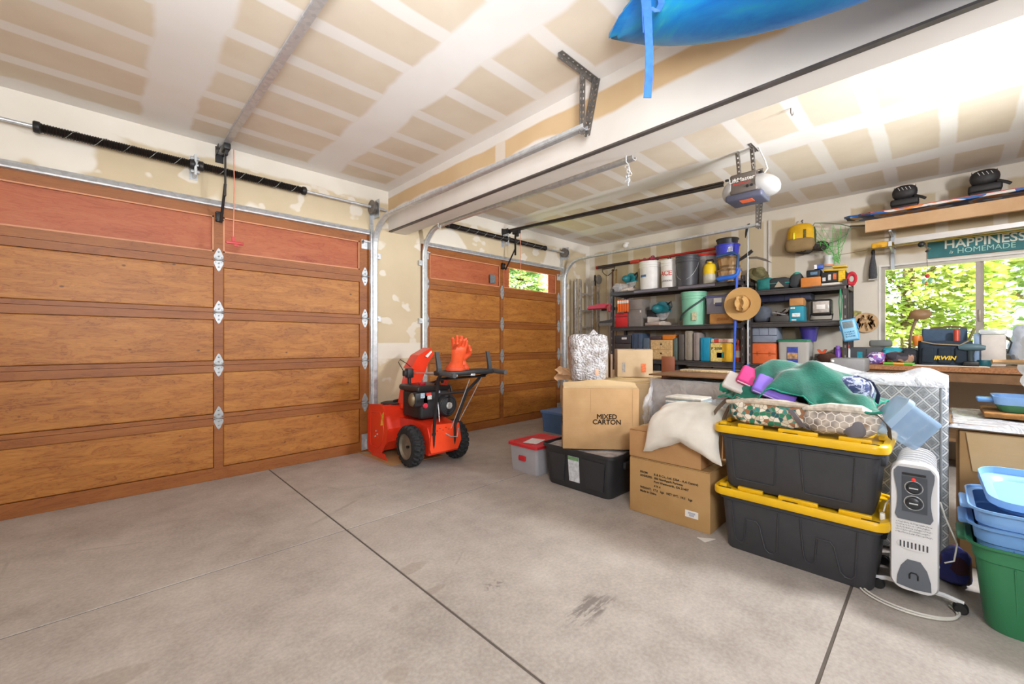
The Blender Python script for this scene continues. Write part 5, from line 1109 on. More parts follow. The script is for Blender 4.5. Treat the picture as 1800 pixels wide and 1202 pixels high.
r_, _, h_ = T_dim[bg_.name]; MB().tube([(-r_*1.04*math.cos(t), r_*1.04*math.sin(t), h_*.78-h_*.62*((t+1.2)/2.4)) for t in [-1.2+2.4*k/10 for k in range(11)]], .013, 8).build('strap_handle', pm('#3d4a48', .6), bg_)
MB().b2((-r_*.98, -.1, .06), (-r_*.86, -.04, .17)).build('label', pm('#d8cfa8', .5, 0, .4, 60), bg_)
cl = clear_bin('grey translucent bin with blue latches on the wooden crate', (6.06, slot(1240, 1290, 508, 5.95, zs)[0], zs+.145), .3, slot(1240, 1290, 508, 5.95, zs)[1], .25, '#8f90a0', '#5b5f8a', .9, True, 0, '#6f7488')
MB().b2((-.146, -.04, .13), (-.142, .06, .21)).build('label', MWHITE, cl)
wc = crate('wooden_crate', 'orange-tan wooden crate with a hand slot on the second shelf', 'crate', 1247, 1296, 549, zs, '#c98f4e', h=.14, parts=(('hand_slot', (.3, .7, .35, .6), '#a86c34'),))
# straw hat hung on the rack post
T = thing('straw_hat', 'wide-brimmed straw hat hung on the rack post', 'hat', (5.76, at(1305, 534, X=5.76).y, at(1305, 534, X=5.76).z)); T.rotation_euler = (0, -PI/2+.02, 0)
g = G('woven_straw'); x_, y_, z_ = g.xyz(); rd = g.math('SQRT', g.math('ADD', g.math('MULTIPLY', x_, x_), g.math('MULTIPLY', y_, y_))); wv = g.math('FRACT', g.math('MULTIPLY', rd, 95.)); g.bump(wv, .5, .004)
MSTRAW = g.out(g.mix(g.math('MULTIPLY', wv, .5), '#c79a5c', '#ddb87c'), .8)
MB().lathe([(.095, .006), (.15, .001), (.21, .008), (.213, .012), (.15, .006), (.098, .012)], 36, cap0=False, cap1=False).build('brim', MSTRAW, T)
b = MB(); b.lathe([(.1, .002), (.094, .05), (.085, .1), (.06, .125), (.0, .12)], 30, cap0=False); b.warp(lambda p: Vector((p.x, p.y*1., p.z-(.03 if abs(p.y) < .03 and p.z > .09 else 0)))); b.warp(lambda p: Vector((p.x*1.1, p.y*.85, p.z))); b.build('crown', MSTRAW, T)
MB().lathe([(.1, .004), (.102, .004), (.098, .03), (.096, .03)], 30, Matrix.Diagonal((1.1, .86, 1, 1)), cap0=False, cap1=False).build('hat_band', pm('#a9703a', .8), T)
# --- third shelf
zs = S1[1]
def cs(name, label, cat, x0, x1, yt, col, **k): return crate(name, label, cat, x0, x1, yt, zs, col, **k)
q1 = cs('storage_box', 'lower dark box at the left end of the third shelf', 'box', 1080, 1108, 604, '#453f3d'); q2 = crate('storage_box', 'upper dark box with a white sticker at the left end of the third shelf', 'box', 1080, 1109, 587, zs, '#3f3b3f', z0=zs+T_dim[q1.name][2]+.003, h=.13, parts=(('sticker', (.45, .75, .5, .75), '#d8d4d2'),))
cs('hard_case', 'tall slate blue tool case on the third shelf', 'case', 1110, 1129, 585, '#44546a', r=.02, parts=(('ridge', (.2, .3, .05, .95), '#36445a'), ('ridge', (.6, .7, .05, .95), '#36445a')))
cs('hard_case', 'shorter grey-blue case left of the wooden drawers', 'case', 1130, 1142, 594, '#5a6a7a', r=.015)
wd = cs('drawer_box', 'pale wooden two-drawer box on the third shelf', 'drawers', 1143, 1182, 597, '#cfa873', parts=(('drawer', (.03, .97, .05, .47), '#d8b480'), ('drawer', (.03, .97, .53, .95), '#d8b480'), ('pull', (.46, .54, .27, .36), '#3a2a1c'), ('pull', (.46, .54, .73, .82), '#3a2a1c')))
hz = zs+T_dim[wd.name][2]+.003
crate('tin_box', 'reddish brown flat box on the wooden drawers', 'box', 1141, 1163, 590, zs, '#4a3a3a', z0=hz, h=.05); crate('tin_box', 'small orange box on the wooden drawers', 'box', 1164, 1185, 583, zs, '#e0822a', z0=hz, h=.07)
cs('hard_case', 'narrow green-grey case right of the wooden drawers', 'case', 1183, 1190, 594, '#5f6e68', r=.015); cs('hard_case', 'dark taupe upright case on the third shelf', 'case', 1192, 1202, 587, '#5d5652', r=.02)
cs('hard_case', 'tall beige upright tool case on the third shelf', 'case', 1203, 1216, 581, '#9c9284', r=.025, parts=(('mould_line', (.45, .55, .05, .95), '#857a6e'),)); cs('hard_case', 'pinkish grey upright tool case beside the beige one', 'case', 1218, 1229, 584, '#9a8d88', r=.025, parts=(('mould_line', (.45, .55, .05, .95), '#80736e'),))
cy_ = cs('hard_case', 'bright cyan plastic case beside the yellow box', 'case', 1231, 1248, 593, '#1292b8', r=.012, parts=(('mould_line', (.3, .36, .05, .9), '#0e7a9c'),))
yw = cs('product_box', 'yellow carton printed P 2058 on the third shelf', 'box', 1249, 1286, 603, '#e8b52a', parts=(('pale_panel', (.0, .55, .0, 1.), '#e6cd7a'), ('tool_picture', (.3, .65, .2, .5), '#2f8c8c')))
d_, l_, h_ = T_dim[yw.name]; ctext(yw, 'P 2058', h_*.2, (-d_/2-.0052, l_*.2, h_*.7), (0, -1, 0), (0, 0, 1), m=MBLK, bold=.001)
crate('product_box', 'cream and red carton on top of the yellow carton', 'box', 1249, 1292, 592, zs, '#dccdb4', z0=zs+h_+.004, h=.055, parts=(('red_print', (.15, .35, .05, .95), '#cf4038'), ('print_frame', (.38, .75, .15, .85), '#e2a598')))
T = thing('bottle', 'orange-red bottle at the right end of the third shelf', 'bottle', (5.97, yz(1293, 600)[0], zs+.001)); MB().lathe([(.036, 0), (.038, .01), (.038, .19), (.03, .22), (.016, .235), (.016, .255)], 16).build('body', pm('#b5482e', .35), T); MB().lathe([(.019, .255), (.019, .285), (.012, .29)], 12).build('cap', pm('#d8512c', .4), T); MB().lathe([(.0388, .06), (.0388, .15)], 16, cap0=False, cap1=False).build('label', pm('#cfc0b4', .5), T)
tag(MB().rbox((0, 0, .04), (.16, .24, .08), .035, 3).build('folded_pad', pm('#a59cae', .8), None, (6.12, slot(1233, 1258, 580, 6.1, zs)[0], zs+.24)), 'lilac-grey rounded pouch lying over the cases on the third shelf', 'pouch')
zs = S1[0]
for k, (x0_, x1_, yt_, c_, lb) in enumerate(((1142, 1160, 640, '#1f1d1f', 'black speaker-like box on the bottom shelf behind the cartons'), (1168, 1192, 640, '#242022', 'second black box on the bottom shelf behind the cartons'), (1205, 1230, 652, '#383236', 'low dark box under the white rails'))): crate('storage_box', lb, 'box', x0_, x1_, yt_, zs, c_)
for k, (z_, ya_, lb) in enumerate(((.90, 2.55, 'upper white slotted rail under the third shelf'), (.855, 2.6, 'lower white slotted rail under the third shelf'))): tag(MB().rbox((0, 0, 0), (.04, .75, .024), .004).build('shelf_rail', pm('#b9b2ae', .45, .2), None, (5.93+.05*k, 2.12, z_)), lb, 'rail')
# --- orange gloves, dustpan and brush on the left post
T = thing('glove_pack', 'orange and white work gloves hung from the left end of the wide rack', 'gloves', (5.84, yz(1090, 530)[0]-.02, 1.93))
for k in range(5): m = MB(); m.rbox((0, .03-.04*k, -.13), (.025, .036, .2), .012, 2); m.build('glove', pm('#e8681c', .6), T); MB().rbox((-.002, .03-.04*k, -.07), (.028, .034, .05), .008, 2).build('glove_cuff', pm('#e2ddd2', .7), T)
MB().tube([(0, .05, -.02), (0, -.05, .0), (0, -.15, -.02)], .004, 6).build('hanging_cord', MBLK, T)
T = thing('dustpan', 'red dustpan hung beside the orange gloves', 'dustpan', (5.8, yz(1056, 543)[0]+.02, yz(1056, 543)[1])); T.rotation_euler = (0, .3, 0)
m = MB(); m.prism([(.19, .0), (.17, .05), (-.13, .085), (-.17, .06), (-.16, .0)], -.02, .03, 'x'); m.build('pan', pm('#c22c36', .4), T); MB().tube([(0, -.15, .05), (0, -.22, .06), (0, -.24, -.06)], .018, 8).build('grip', pm('#c22c36', .4), T)
T = thing('hand_brush', 'dark bristle brush hanging under the red dustpan', 'brush', (5.82, yz(1062, 560)[0]-.06, yz(1062, 568)[1])); MB().prism([(.12, .0), (.1, .03), (-.1, .05), (-.13, .0)], -.02, .02, 'x').build('stock', pm('#3b3a38', .6), T); MB().prism([(.11, -.05), (.11, .0), (-.12, .0), (-.1, -.045)], -.018, .018, 'x').build('bristles', pm('#6f6a62', .9, 0, .3, 90), T)
# --- narrow rack
zs = S2[3]
def lumpy(name, label, cat, x0, x1, yt, X, z_, col, dep=.2, seed=1, amp=.02, m=None):
    y_, l_, h_ = slot(x0, x1, yt, X, z_); T = thing(name, label, cat, (X+dep/2, y_, z_+.001)); b = MB(); b.ell((0, 0, h_/2), (dep/2, l_/2, h_/2), 22, 14, .65); b.rough(amp, 10, seed).rough(amp*.4, 30, seed); b.warp(lambda p: Vector((p.x, p.y, max(p.z, 0)))); b.build('body', m or pm(col, .8, 0, .2, 15), T); T_dim[T.name] = (dep, l_, h_); return T
t1 = lumpy('tool_bag', 'teal cloth pouch at the left end of the narrow rack top', 'bag', 1327, 1355, 488, 5.9, zs, '#1f6f6c', seed=3)
t2 = lumpy('tool_bag', 'black and teal tool bag with zip mouth on the narrow rack top', 'bag', 1345, 1392, 487, 5.92, zs, '#2f3436', .24, 5); d_, l_, h_ = T_dim[t2.name]
MB().grid(lambda u, v: (-.115+.1*v, (.5-u)*l_*.8, h_*(.55+.4*math.sin(PI*u)*v)), 12, 6, thick=.01).build('teal_flap', pm('#1b8f84', .8, 0, .2), t2); MB().prism([(.04, .03), (-.06, .03), (.0, .1)], -.125, -.115, 'x').build('beige_gusset', pm('#a99c8a', .8), t2)
t3 = lumpy('tool_bag', 'open-mouthed teal-lined tool bag left of the orange box', 'bag', 1388, 1408, 480, 5.92, zs, '#3a3d40', .22, 8); d_, l_, h_ = T_dim[t3.name]; MB().ell((-.02, 0, h_*.85), (.07, l_*.45, .05), 12, 8).build('lining', pm('#1ba08f', .8), t3); MB().tube([(-.09, .0, .03), (-.1, -.01, .09), (-.08, -.0, .14)], .006, 6).build('zip_pull', MWHITE, t3)
ob = crate('parts_box', 'orange-brown cardboard parts box on the narrow rack', 'box', 1407, 1443, 487, zs, '#d2823c', dep=.22); hz = zs+T_dim[ob.name][2]+.002
crate('battery_charger', 'dark tool battery case on the orange-brown box', 'case', 1417, 1442, 475, zs, '#22272e', z0=hz, h=.08, dep=.16, parts=(('print', (.3, .8, .25, .7), '#5f7f9c'),)); T = crate('small_box', 'tiny tilted blue and white box above the dark case', 'box', 1430, 1447, 470, zs, '#2c55b5', z0=hz+.085, h=.05, dep=.06, parts=(('white_end', (0, .3, 0, 1), '#dedee0'),)); T.rotation_euler = (.0, 0, .2)
bx = crate('product_box', 'black and yellow tool carton on the narrow rack', 'box', 1443, 1486, 479, zs, '#2b2b2c', dep=.26, z0=zs+.034, h=.12, parts=(('yellow_end', (.72, 1., 0, 1), '#e3b820'), ('print', (.06, .2, .15, .5), '#c9c9c9'), ('print', (.3, .42, .2, .75), '#d2d2d2'), ('print', (.5, .64, .25, .8), '#d06a3a')))
crate('flat_carton', 'flat white carton under the black and yellow tool carton', 'box', 1443, 1484, 497, zs, '#d8d2c8', dep=.26, h=.03)
T = crate('packet', 'yellow and grey blister packs lying on the black and yellow carton', 'packet', 1445, 1486, 470, zs, '#c9a838', dep=.2, z0=zs+.158, h=.03); T.rotation_euler = (0.06, 0, .08)
crate('packet', 'pale yellow packet tilted on the blister packs', 'packet', 1462, 1488, 468, zs, '#d8b64a', dep=.14, z0=zs+.195, h=.025)
T = thing('padded_ring', 'red padded ring hung on the right end of the narrow rack', 'strap', (5.95, yz(1497, 490, 5.95)[0], yz(1497, 490, 5.95)[1])); MB().torus((0, 0, 0), .05, .022, 24, 8, Matrix.Diagonal((1, .7, 1.15, 1)), 'x').build('ring', pm('#bf2436', .6), T); MB().rbox((.0, 0.03, -.07), (.02, .05, .03), .006).build('clasp', MWHITE, T)
zs = S2[2]
cs2 = crate('hard_case', 'flat navy case slung under the top shelf of the narrow rack', 'case', 1335, 1425, 516, zs, '#2c2f48', 6.0, .25, z0=zs+.26, h=.085, parts=(('rib', (.2, .22, .05, .95), '#1f2236'), ('rib', (.5, .52, .05, .95), '#1f2236'), ('rib', (.8, .82, .05, .95), '#1f2236')))
lumpy('grey_pouch', 'slate grey pouch at the left end of the second narrow shelf', 'pouch', 1322, 1352, 538, 5.92, zs, '#5a5f6b', .2, 4, .012)
tr = crate('tool_tray', 'dark metal tray heaped with tools on the second narrow shelf', 'tray', 1353, 1387, 551, zs, '#4a4846', 5.9, .22, h=.075); q = random.Random(4)
for k in range(9): MB().tube([(q.uniform(-.09, .09), q.uniform(-.1, .1), .08), (q.uniform(-.09, .09), q.uniform(-.1, .1), .1+.012*k*.6)], .008, 6).build('tool', (MGAL, MDARK, pm('#5a3c2c', .6))[k % 3], tr)
tl = crate('product_box', 'teal tool carton on the second narrow shelf', 'box', 1387, 1413, 538, zs, '#1f8fa8', 5.9, .18, parts=(('sticker', (.2, .75, .3, .55), '#dfe6e6'), ('print', (.15, .5, .05, .14), '#dfe6e6'), ('print', (.1, .4, .82, .94), '#cfe6e6'))); crate('parts_box', 'small tan box on the teal tool carton', 'box', 1387, 1412, 525, zs, '#c08a52', 5.9, .16, z0=zs+T_dim[tl.name][2]+.003, h=.095)
y_, l_, h_ = slot(1423, 1462, 523, 5.9, zs); T = thing('work_light', 'black halogen work light on the second narrow shelf', 'work light', (5.97, y_, zs+.001))
MB().rbox((0, 0, h_*.58), (.09, l_, h_*.72), .03, 3).build('housing', pm('#2d2a2a', .4), T); MB().rbox((-.044, 0, h_*.6), (.01, l_*.74, h_*.5), .004, 2).build('reflector_glass', pm('#c3bdb8', .15, .3, .2, 30), T); MB().rbox((-.05, 0, h_*.6), (.006, l_*.4, h_*.2), .003).build('bulb', pm('#e8e4e2', .3), T); MB().tube([(0, l_*.5, h_*.3), (-.05, l_*.5, .01), (-.05, -l_*.5, .01), (0, -l_*.5, h_*.3)], .008, 6).build('stand', MBLK, T)
bp = bucket('purple bucket hung under the second narrow shelf', 1405, 1440, 570, 1.2, '#3a2f8a', 6.05, None, z0=1.235, h=.175, rim=False, taper=.75)
T = thing('green_cord', 'green cord hung down the right post of the narrow rack', 'cord', (5.84, .76, 1.8)); MB().tube([(0, 0, .02), (-.01, .01, -.12), (0, 0, -.34)], .007, 6).build('cord', pm('#1f8a5c', .6), T); MB().tube([(0, 0, .02), (.012, -.012, -.1), (.004, -.006, -.3)], .005, 6).build('cord_tail', pm('#1f8a5c', .6), T)
zs = S2[1]
g1 = crate('hard_case', 'orange plastic tool case on the third narrow shelf', 'case', 1321, 1364, 603, zs, '#dd6a38', 5.9, .28, r=.02, parts=(('seam', (0, 1, .48, .52), '#a8481f'), ('latch', (.2, .3, .4, .6), '#c25a2c'), ('latch', (.7, .8, .4, .6), '#c25a2c')))
crate('hard_case', 'grey-blue plastic case on the orange case', 'case', 1321, 1366, 573, zs, '#868fa0', 5.9, .28, r=.03, z0=zs+T_dim[g1.name][2]+.003, h=.2, parts=(('seam', (0, 1, .45, .49), '#555c6a'), ('rib', (.3, .34, .5, .95), '#747c8c'), ('rib', (.66, .7, .5, .95), '#747c8c')))
y_, l_, h_ = slot(1366, 1424, 596, 5.9, zs); cg = clear_bin('clear bin with a green lid and a blue picture label', (6.03, y_, zs+.001), .3, l_, h_, '#c2bfba', '#2f7a5c', .85, False, 0, '#aaa6a0')
MB().b2((-.143, -l_*.15, h_*.08), (-.138, l_*.18, h_*.7)).build('label', pm('#3f50a8', .4, 0, .3, 30), cg); MB().b2((-.146, -l_*.14, h_*.25), (-.141, l_*.17, h_*.48)).build('label_picture', pm('#b08a60', .4, 0, .5, 30), cg)
# ------------------------------------------------------------------ long tools in front of the racks
T = thing('pole_pruner', 'tall aluminium pruning pole with curved saw standing between the racks', 'pruner', (5.8, 1.68, .0))
MB().tube([(0, 0, .86), (0, 0, 2.72)], .011, 8).build('pole', pm('#b9bcbf', .35, .6, .03), T); MB().tube([(0, 0, .55), (0, 0, .95)], .017, 8).build('blue_grip', pm('#2a6ab8', .5), T); MB().tube([(0, 0, .01), (0, 0, .6)], .014, 8).build('lower_pole', pm('#c9c93a', .5), T)
m = MB(); m.prism([(.0, 2.3), (-.1, 2.295), (-.2, 2.25), (-.27, 2.19), (-.2, 2.22), (-.1, 2.265), (0, 2.28)], -.004, .004, 'x'); m.build('saw_blade', pm('#6b645c', .5, .4), T); m = MB(); m.prism([(.12, 2.28), (.03, 2.34), (-.04, 2.39), (-.06, 2.36), (0, 2.31), (.1, 2.26)], -.01, .01, 'x'); m.build('lopper_head', MBLK, T); m = MB(); m.prism([(.03, 2.55), (.0, 2.62), (-.02, 2.72), (.02, 2.7), (.03, 2.6)], -.012, .012, 'x'); m.build('rope_hook', MBLK, T)
T = thing('snow_broom', 'cobalt blue long-handled snow brush leaning on the wide rack', 'snow brush', (5.79, 1.80, 0)); MB().tube([(.0, .06, .01), (0, .03, 1.3), (.0, 0, 2.2)], .016, 8).build('shaft', pm('#2f5fd8', .45), T)
MB().tube([(0, .0, 2.12), (0, -.02, 2.16), (.0, .0, 2.1), (0, .04, 2.075), (0, .22, 2.06), (0, .25, 2.07)], [.02, .024, .026, .032, .034, .02], 8).build('lower_arm', pm('#2f6fd8', .4), T); MB().tube([(0, .0, 2.18), (0, -.01, 2.34), (0, .05, 2.38), (0, .25, 2.36)], [.02, .018, .02, .018], 8).build('upper_arm', pm('#2f4f7a', .5), T)
# red pole saw hung on the wall above
a, b = at(1052, 470, X=6.3), at(1258, 437, X=6.3); T = thing('pole_saw', 'long red and black telescopic pole hung high on the window wall', 'pole', (6.3, (a.y+b.y)/2, (a.z+b.z)/2)); c = a.lerp(b, .32)
MB().cyl(a, c, .026, n=12).build('foam_grip', pm('#3a302c', .8), T, world=True); MB().cyl(c, b, .02, n=12).build('pole', pm('#b8322a', .4), T, world=True); MB().cyl(a-Vector((0, -.04, 0)), a, .03, n=12).build('end_cap', pm('#8a2420', .5), T, world=True); MB().cyl(c, c.lerp(b, .12), .03, n=12).build('collar', pm('#d2483a', .45), T, world=True)
# ------------------------------------------------------------------ ladder and garden tools in the corner
T = thing('folding_ladder', 'folded aluminium multi-position ladder standing in the corner', 'ladder', (6.0, 4.2, 0))
ML = mat_metal('worn_aluminium', '#a39b92', '#c4bdb4', .4); pa = []
for k, (x_, y_) in enumerate(((5.72, 4.3), (5.80, 4.27), (6.1, 4.22), (6.2, 4.18))): MB().rbox((x_, y_, 1.15), (.06, .03, 2.3), .006).build('stile', ML, T, world=True)
for z_ in (.35, .63, .92, 1.2, 1.48, 1.76, 2.05): MB().cyl((5.8, 4.27, z_), (6.1, 4.22, z_), .016, n=8).build('rung', ML, T, world=True)
for x_, y_ in ((5.74, 4.27), (5.83, 4.24), (6.08, 4.2), (6.2, 4.15)): MB().lathe([(.055, 0), (.06, .008), (.06, .03), (.05, .036)], 18, Matrix.Translation((x_, y_-.0, 1.16)) @ Matrix.Rotation(PI/2, 4, 'X')).build('hinge_lock', pm('#8d8880', .4, .5), T, world=True)
MB().lathe([(.07, 0), (.08, .01), (.08, .03), (.06, .04)], 20, Matrix.Translation((6.16, 4.16, 2.32)) @ Matrix.Rotation(PI/2, 4, 'X')).build('top_hinge', pm('#7d7870', .4, .5), T, world=True)
for z_ in (.4, .8, 1.4, 1.8, 2.1): MB().rbox((5.75, 4.254, z_), (.02, .004, .04), .002).build('stile_sticker', pm('#5a5a58', .5, 0, .4, 60), T, world=True)
tag(MB().rbox((0, 0, 0), (.02, .9, .05), .006).build('tool_rail', MBLK, None, (6.335, 3.75, 1.81)), 'black tool-hanging rail screwed to the window wall', 'rail')
def garden(name, label, cat, y_, zb, zt_, head, col):
    T = thing(name, label, cat, (6.27, y_, zb)); MB().tube([(0, 0, 0), (0, 0, zt_-zb)], .014, 8).build('shaft', pm(col, .6, 0, .15), T); head(T, zt_-zb); return T
yy = lambda x, y: at(x, y, X=6.27)
p = yy(1046, 490); garden('garden_spade', 'yellow-handled garden tool with a black grip hanging by the ladder', 'spade', p.y, .9, p.z+.03, lambda T, h: (MB().rbox((0, 0, h-.06), (.03, .035, .2), .012, 2).build('grip', MBLK, T), MB().rbox((0, 0, .0), (.02, .1, .16), .01).build('blade', pm('#4a3e34', .6, .3), T)), '#b98a3c')
p = yy(1068, 480); garden('garden_rake', 'bow rake hung head-up beside the spade', 'rake', p.y, .7, p.z-.05, lambda T, h: (MB().tube([(0, 0, h), (0, .05, h+.03), (0, .1, h+.08), (0, .1, h+.12)], .006, 6).build('bow_arm', MDARK, T), MB().tube([(0, 0, h), (0, -.05, h+.03), (0, -.13, h+.08), (0, -.14, h+.15)], .006, 6).build('bow_arm', MDARK, T), MB().rbox((0, -.02, h+.14), (.015, .26, .025), .004).build('rake_head', pm('#5a4a3c', .6, .3), T)), '#c9b08c')
p = yy(1077, 475); garden('garden_hoe', 'dark brown tool handle hanging behind the rack end', 'handle', p.y, .8, p.z, lambda T, h: (MB().ell((0, 0, h), (.02, .022, .02), 10, 6).build('knob', pm('#4a2c1c', .5), T),), '#5d3a24')
p = yy(1083, 475); garden('garden_hoe', 'tan tool handle hanging next to the dark brown one', 'handle', p.y, .8, p.z, lambda T, h: (MB().ell((0, 0, h), (.018, .02, .02), 10, 6).build('knob', pm('#8a6a3a', .5), T),), '#a9834c')
T = thing('flood_light', 'small white ceiling-corner spotlight above the tool wall', 'lamp', (6.28, at(1101, 424, X=6.28).y, 2.9)); MB().lathe([(.045, 0), (.05, .01), (.03, .03), (.02, .06)], 16, Matrix.Rotation(PI, 4, 'X')).build('base', MWHITE, T); MB().ell((-.03, 0, -.05), (.045, .045, .045), 14, 8).build('bulb', MWHITE, T)
# ------------------------------------------------------------------ workbench under the window
BZ = 1.0; BY1 = .66
T = thing('workbench', 'long wooden workbench with chipboard top under the window', 'workbench', (5.98, -.6, 0))
MB().b2((5.6, -2.0, BZ-.045), (6.34, BY1, BZ)).build('bench_top', pm('#a07850', .8, 0, .3, 60, .1), T, world=True); MB().b2((5.62, -2.0, BZ-.14), (5.66, BY1-.02, BZ-.047)).build('apron', pm('#7a5a3c', .8, 0, .2, 12), T, world=True); MB().b2((5.597, -2.0, BZ-.047), (5.6, BY1, BZ-.001)).build('edge_board', pm('#9a6a45', .8, 0, .35, 90), T, world=True)
for x_ in (5.67, 6.28):
    for y_ in (BY1-.1, -.7, -1.9): MB().b2((x_-.04, y_-.04, 0), (x_+.04, y_+.04, BZ-.046)).build('leg', pm('#8a6a48', .8, 0, .2), T, world=True)
MB().b2((5.66, -1.95, .3), (6.3, BY1-.04, .33)).build('lower_shelf', pm('#8a6a48', .8, 0, .2), T, world=True)
def bp_(x, y, X): p = at(x, y, X=X); return p
def on(x0, x1, yt, X): a, b = at(x0, yt, X=X), at(x1, yt, X=X); return (a.y+b.y)/2, abs(a.y-b.y), (a.z+b.z)/2-BZ
# silver metal cabinet box at the bench end (in front of the rack)
c1 = crate('tool_chest', 'flat grey steel chest with white knobs at the end of the bench', 'chest', 1459, 1520, 624, .9, '#8b8b8d', 5.2, .42, h=.13, z0=.936, parts=())
d_, l_, h_ = T_dim[c1.name]
for k in range(3): MB().lathe([(.012, 0), (.014, .008), (.008, .014)], 12, Matrix.Translation((-d_/2, l_*.42, h_*(.2+.3*k))) @ Matrix.Rotation(-PI/2, 4, 'Y')).build('knob', MWHITE, c1)
T = thing('side_table', 'small dark table carrying the grey steel chest beside the bench', 'table', (5.41, .62, 0)); MB().b2((5.16, .2, .9), (5.58, 1.0, .935)).build('table_top', pm('#6b4e36', .7, 0, .2), T, world=True)
for x_ in (5.2, 5.54):
    for y_ in (.25, .95): MB().b2((x_-.025, y_-.025, 0), (x_+.025, y_+.025, .9)).build('leg', pm('#5a4230', .7), T, world=True)
zs = .95
dr = crate('drawer_unit', 'tiny grey parts drawer unit right of the green-lidded bin', 'drawers', 1424, 1447, 618, zs, '#55524f', 5.72, .16, z0=.951, h=.14, parts=(('drawer', (.05, .75, .06, .34), '#46433f'), ('drawer', (.05, .75, .38, .64), '#46433f'), ('drawer', (.05, .75, .68, .95), '#46433f'), ('pull', (.3, .5, .16, .24), '#c9c6c0'), ('pull', (.3, .5, .48, .55), '#c9c6c0'), ('pull', (.3, .5, .78, .86), '#c9c6c0')))
dr.location.y -= .005; dr.location.x = 6.0
T = thing('clamp', 'small orange spring clamp standing on the parts drawers', 'clamp', (6.0, dr.location.y, .951+.141)); MB().prism([(.05, .05), (.02, .0), (-.02, 0), (-.05, .05), (-.03, .055), (0, .025), (.03, .055)], -.012, .012, 'x').build('jaw', pm('#d0532c', .5), T); MB().box((0, 0, .01), (.02, .03, .02)).build('pivot', MGAL, T)
y_, l_, h_ = on(1560, 1590, 600, 6.05)
tb = crate('tool_case', 'long black modular tool case with teal latches at the back of the bench', 'case', 1465, 1590, 600, BZ, '#4b4d52', 6.02, .28, h=.17, z0=BZ+.001, parts=(('latch', (.35, .43, .25, .7), '#1b93a8'), ('latch', (.58, .66, .25, .7), '#1b93a8'), ('rib', (.15, .17, .1, .9), '#37393d'), ('rib', (.48, .5, .1, .9), '#37393d'), ('rib', (.8, .82, .1, .9), '#37393d'), ('logo', (.03, .1, .7, .85), '#c9cdd0')))
tb.location.y += 0
T = thing('case_lid', 'grey hinged lid block standing on the black tool case', 'lid', (6.1, on(1536, 1561, 592, 6.1)[0], BZ+.173)); MB().rbox((0, 0, .04), (.1, .19, .075), .02, 3).build('block', pm('#6f7270', .5), T)
# small bottles and spray cans
def can(label, x, yt, X, col, cap, r=.028):
    p = at(x, yt, X=X); h_ = max(.08, p.z-BZ-.001); T = thing('spray_can', label, 'can', (X, p.y, BZ+.001)); MB().lathe([(r, 0), (r, h_*.72), (r*.6, h_*.8)], 16).build('can', pm(col, .35), T); MB().lathe([(r*.7, h_*.8), (r*.7, h_), (r*.4, h_+.002)], 12).build('cap', pm(cap, .4), T)
can('purple bottle on the bench beside the parts drawers', 1473, 608, 5.9, '#6a35a8', '#8a5fc0'); can('yellow and white glue bottle right of the purple bottle', 1484, 607, 5.95, '#d9a62c', '#e6e2da', .022); can('white slim bottle at the rack post', 1491, 606, 6.0, '#d6d4d0', '#c0392e', .02)
tag(MB().ell((0, 0, .05), (.06, .09, .06), 14, 8).rough(.03, 14, 2).warp(lambda p: Vector((p.x, p.y, max(0, p.z)))).build('rag', pm('#4a2f24', .9, 0, .3, 20), None, (5.88, at(1455, 612, X=5.88).y, BZ+.001)), 'dark brown rag heaped left of the purple bottle', 'rag')
# heap of clothes and bags on the bench
def heap(name, label, cat, x0, x1, yt, X, col, dep, seed, amp=.03, m=None, z=None): return lumpy(name, label, cat, x0, x1, yt, X, (BZ if z is None else z), col, dep, seed, amp, m)
heap('cloth_bundle', 'purple and white crumpled cloth left of the green scooter board', 'cloth', 1520, 1556, 620, 5.62, '#a58fc0', .2, 3, .02, cellmat('purple_floral', 40, ('#8a6fb5', '#d9d2e6', '#5a4a8a', '#c9b5d8', '#d0508c'), None, .05))
heap('cloth_bundle', 'teal cloth showing behind the dark clothes heap', 'cloth', 1545, 1585, 612, 5.9, '#2fa0b5', .2, 6)
heap('cloth_bundle', 'dark striped clothes heap with tan folds on the bench', 'cloth', 1556, 1608, 618, 5.68, '#4a4448', .22, 9, .03, cellmat('dark_mixed_cloth', 18, ('#3a3640', '#2b2c34', '#a5806a', '#4f4a52', '#c09a82'), None, .05))
T = heap('black_bag', 'black fabric sling drooping off the tool bag', 'bag', 1583, 1618, 614, 5.8, '#272a30', .2, 11)
T = thing('toy_bar', 'lime green and yellow plastic bar on the bench edge', 'toy', (5.64, (at(1552, 636, X=5.62).y+at(1608, 636, X=5.62).y)/2, BZ+.014)); L_ = abs(at(1552, 636, X=5.62).y-at(1608, 636, X=5.62).y)
MB().tube([(0, L_/2, 0), (0, L_/6, 0)], .013, 10).build('green_end', pm('#5fb52c', .4), T); MB().tube([(0, L_/6, 0), (0, -L_/6, 0)], .013, 10).build('yellow_middle', pm('#e0a02c', .4), T); MB().tube([(0, -L_/6, 0), (0, -L_/2, 0)], .013, 10).build('green_end', pm('#5fb52c', .4), T)
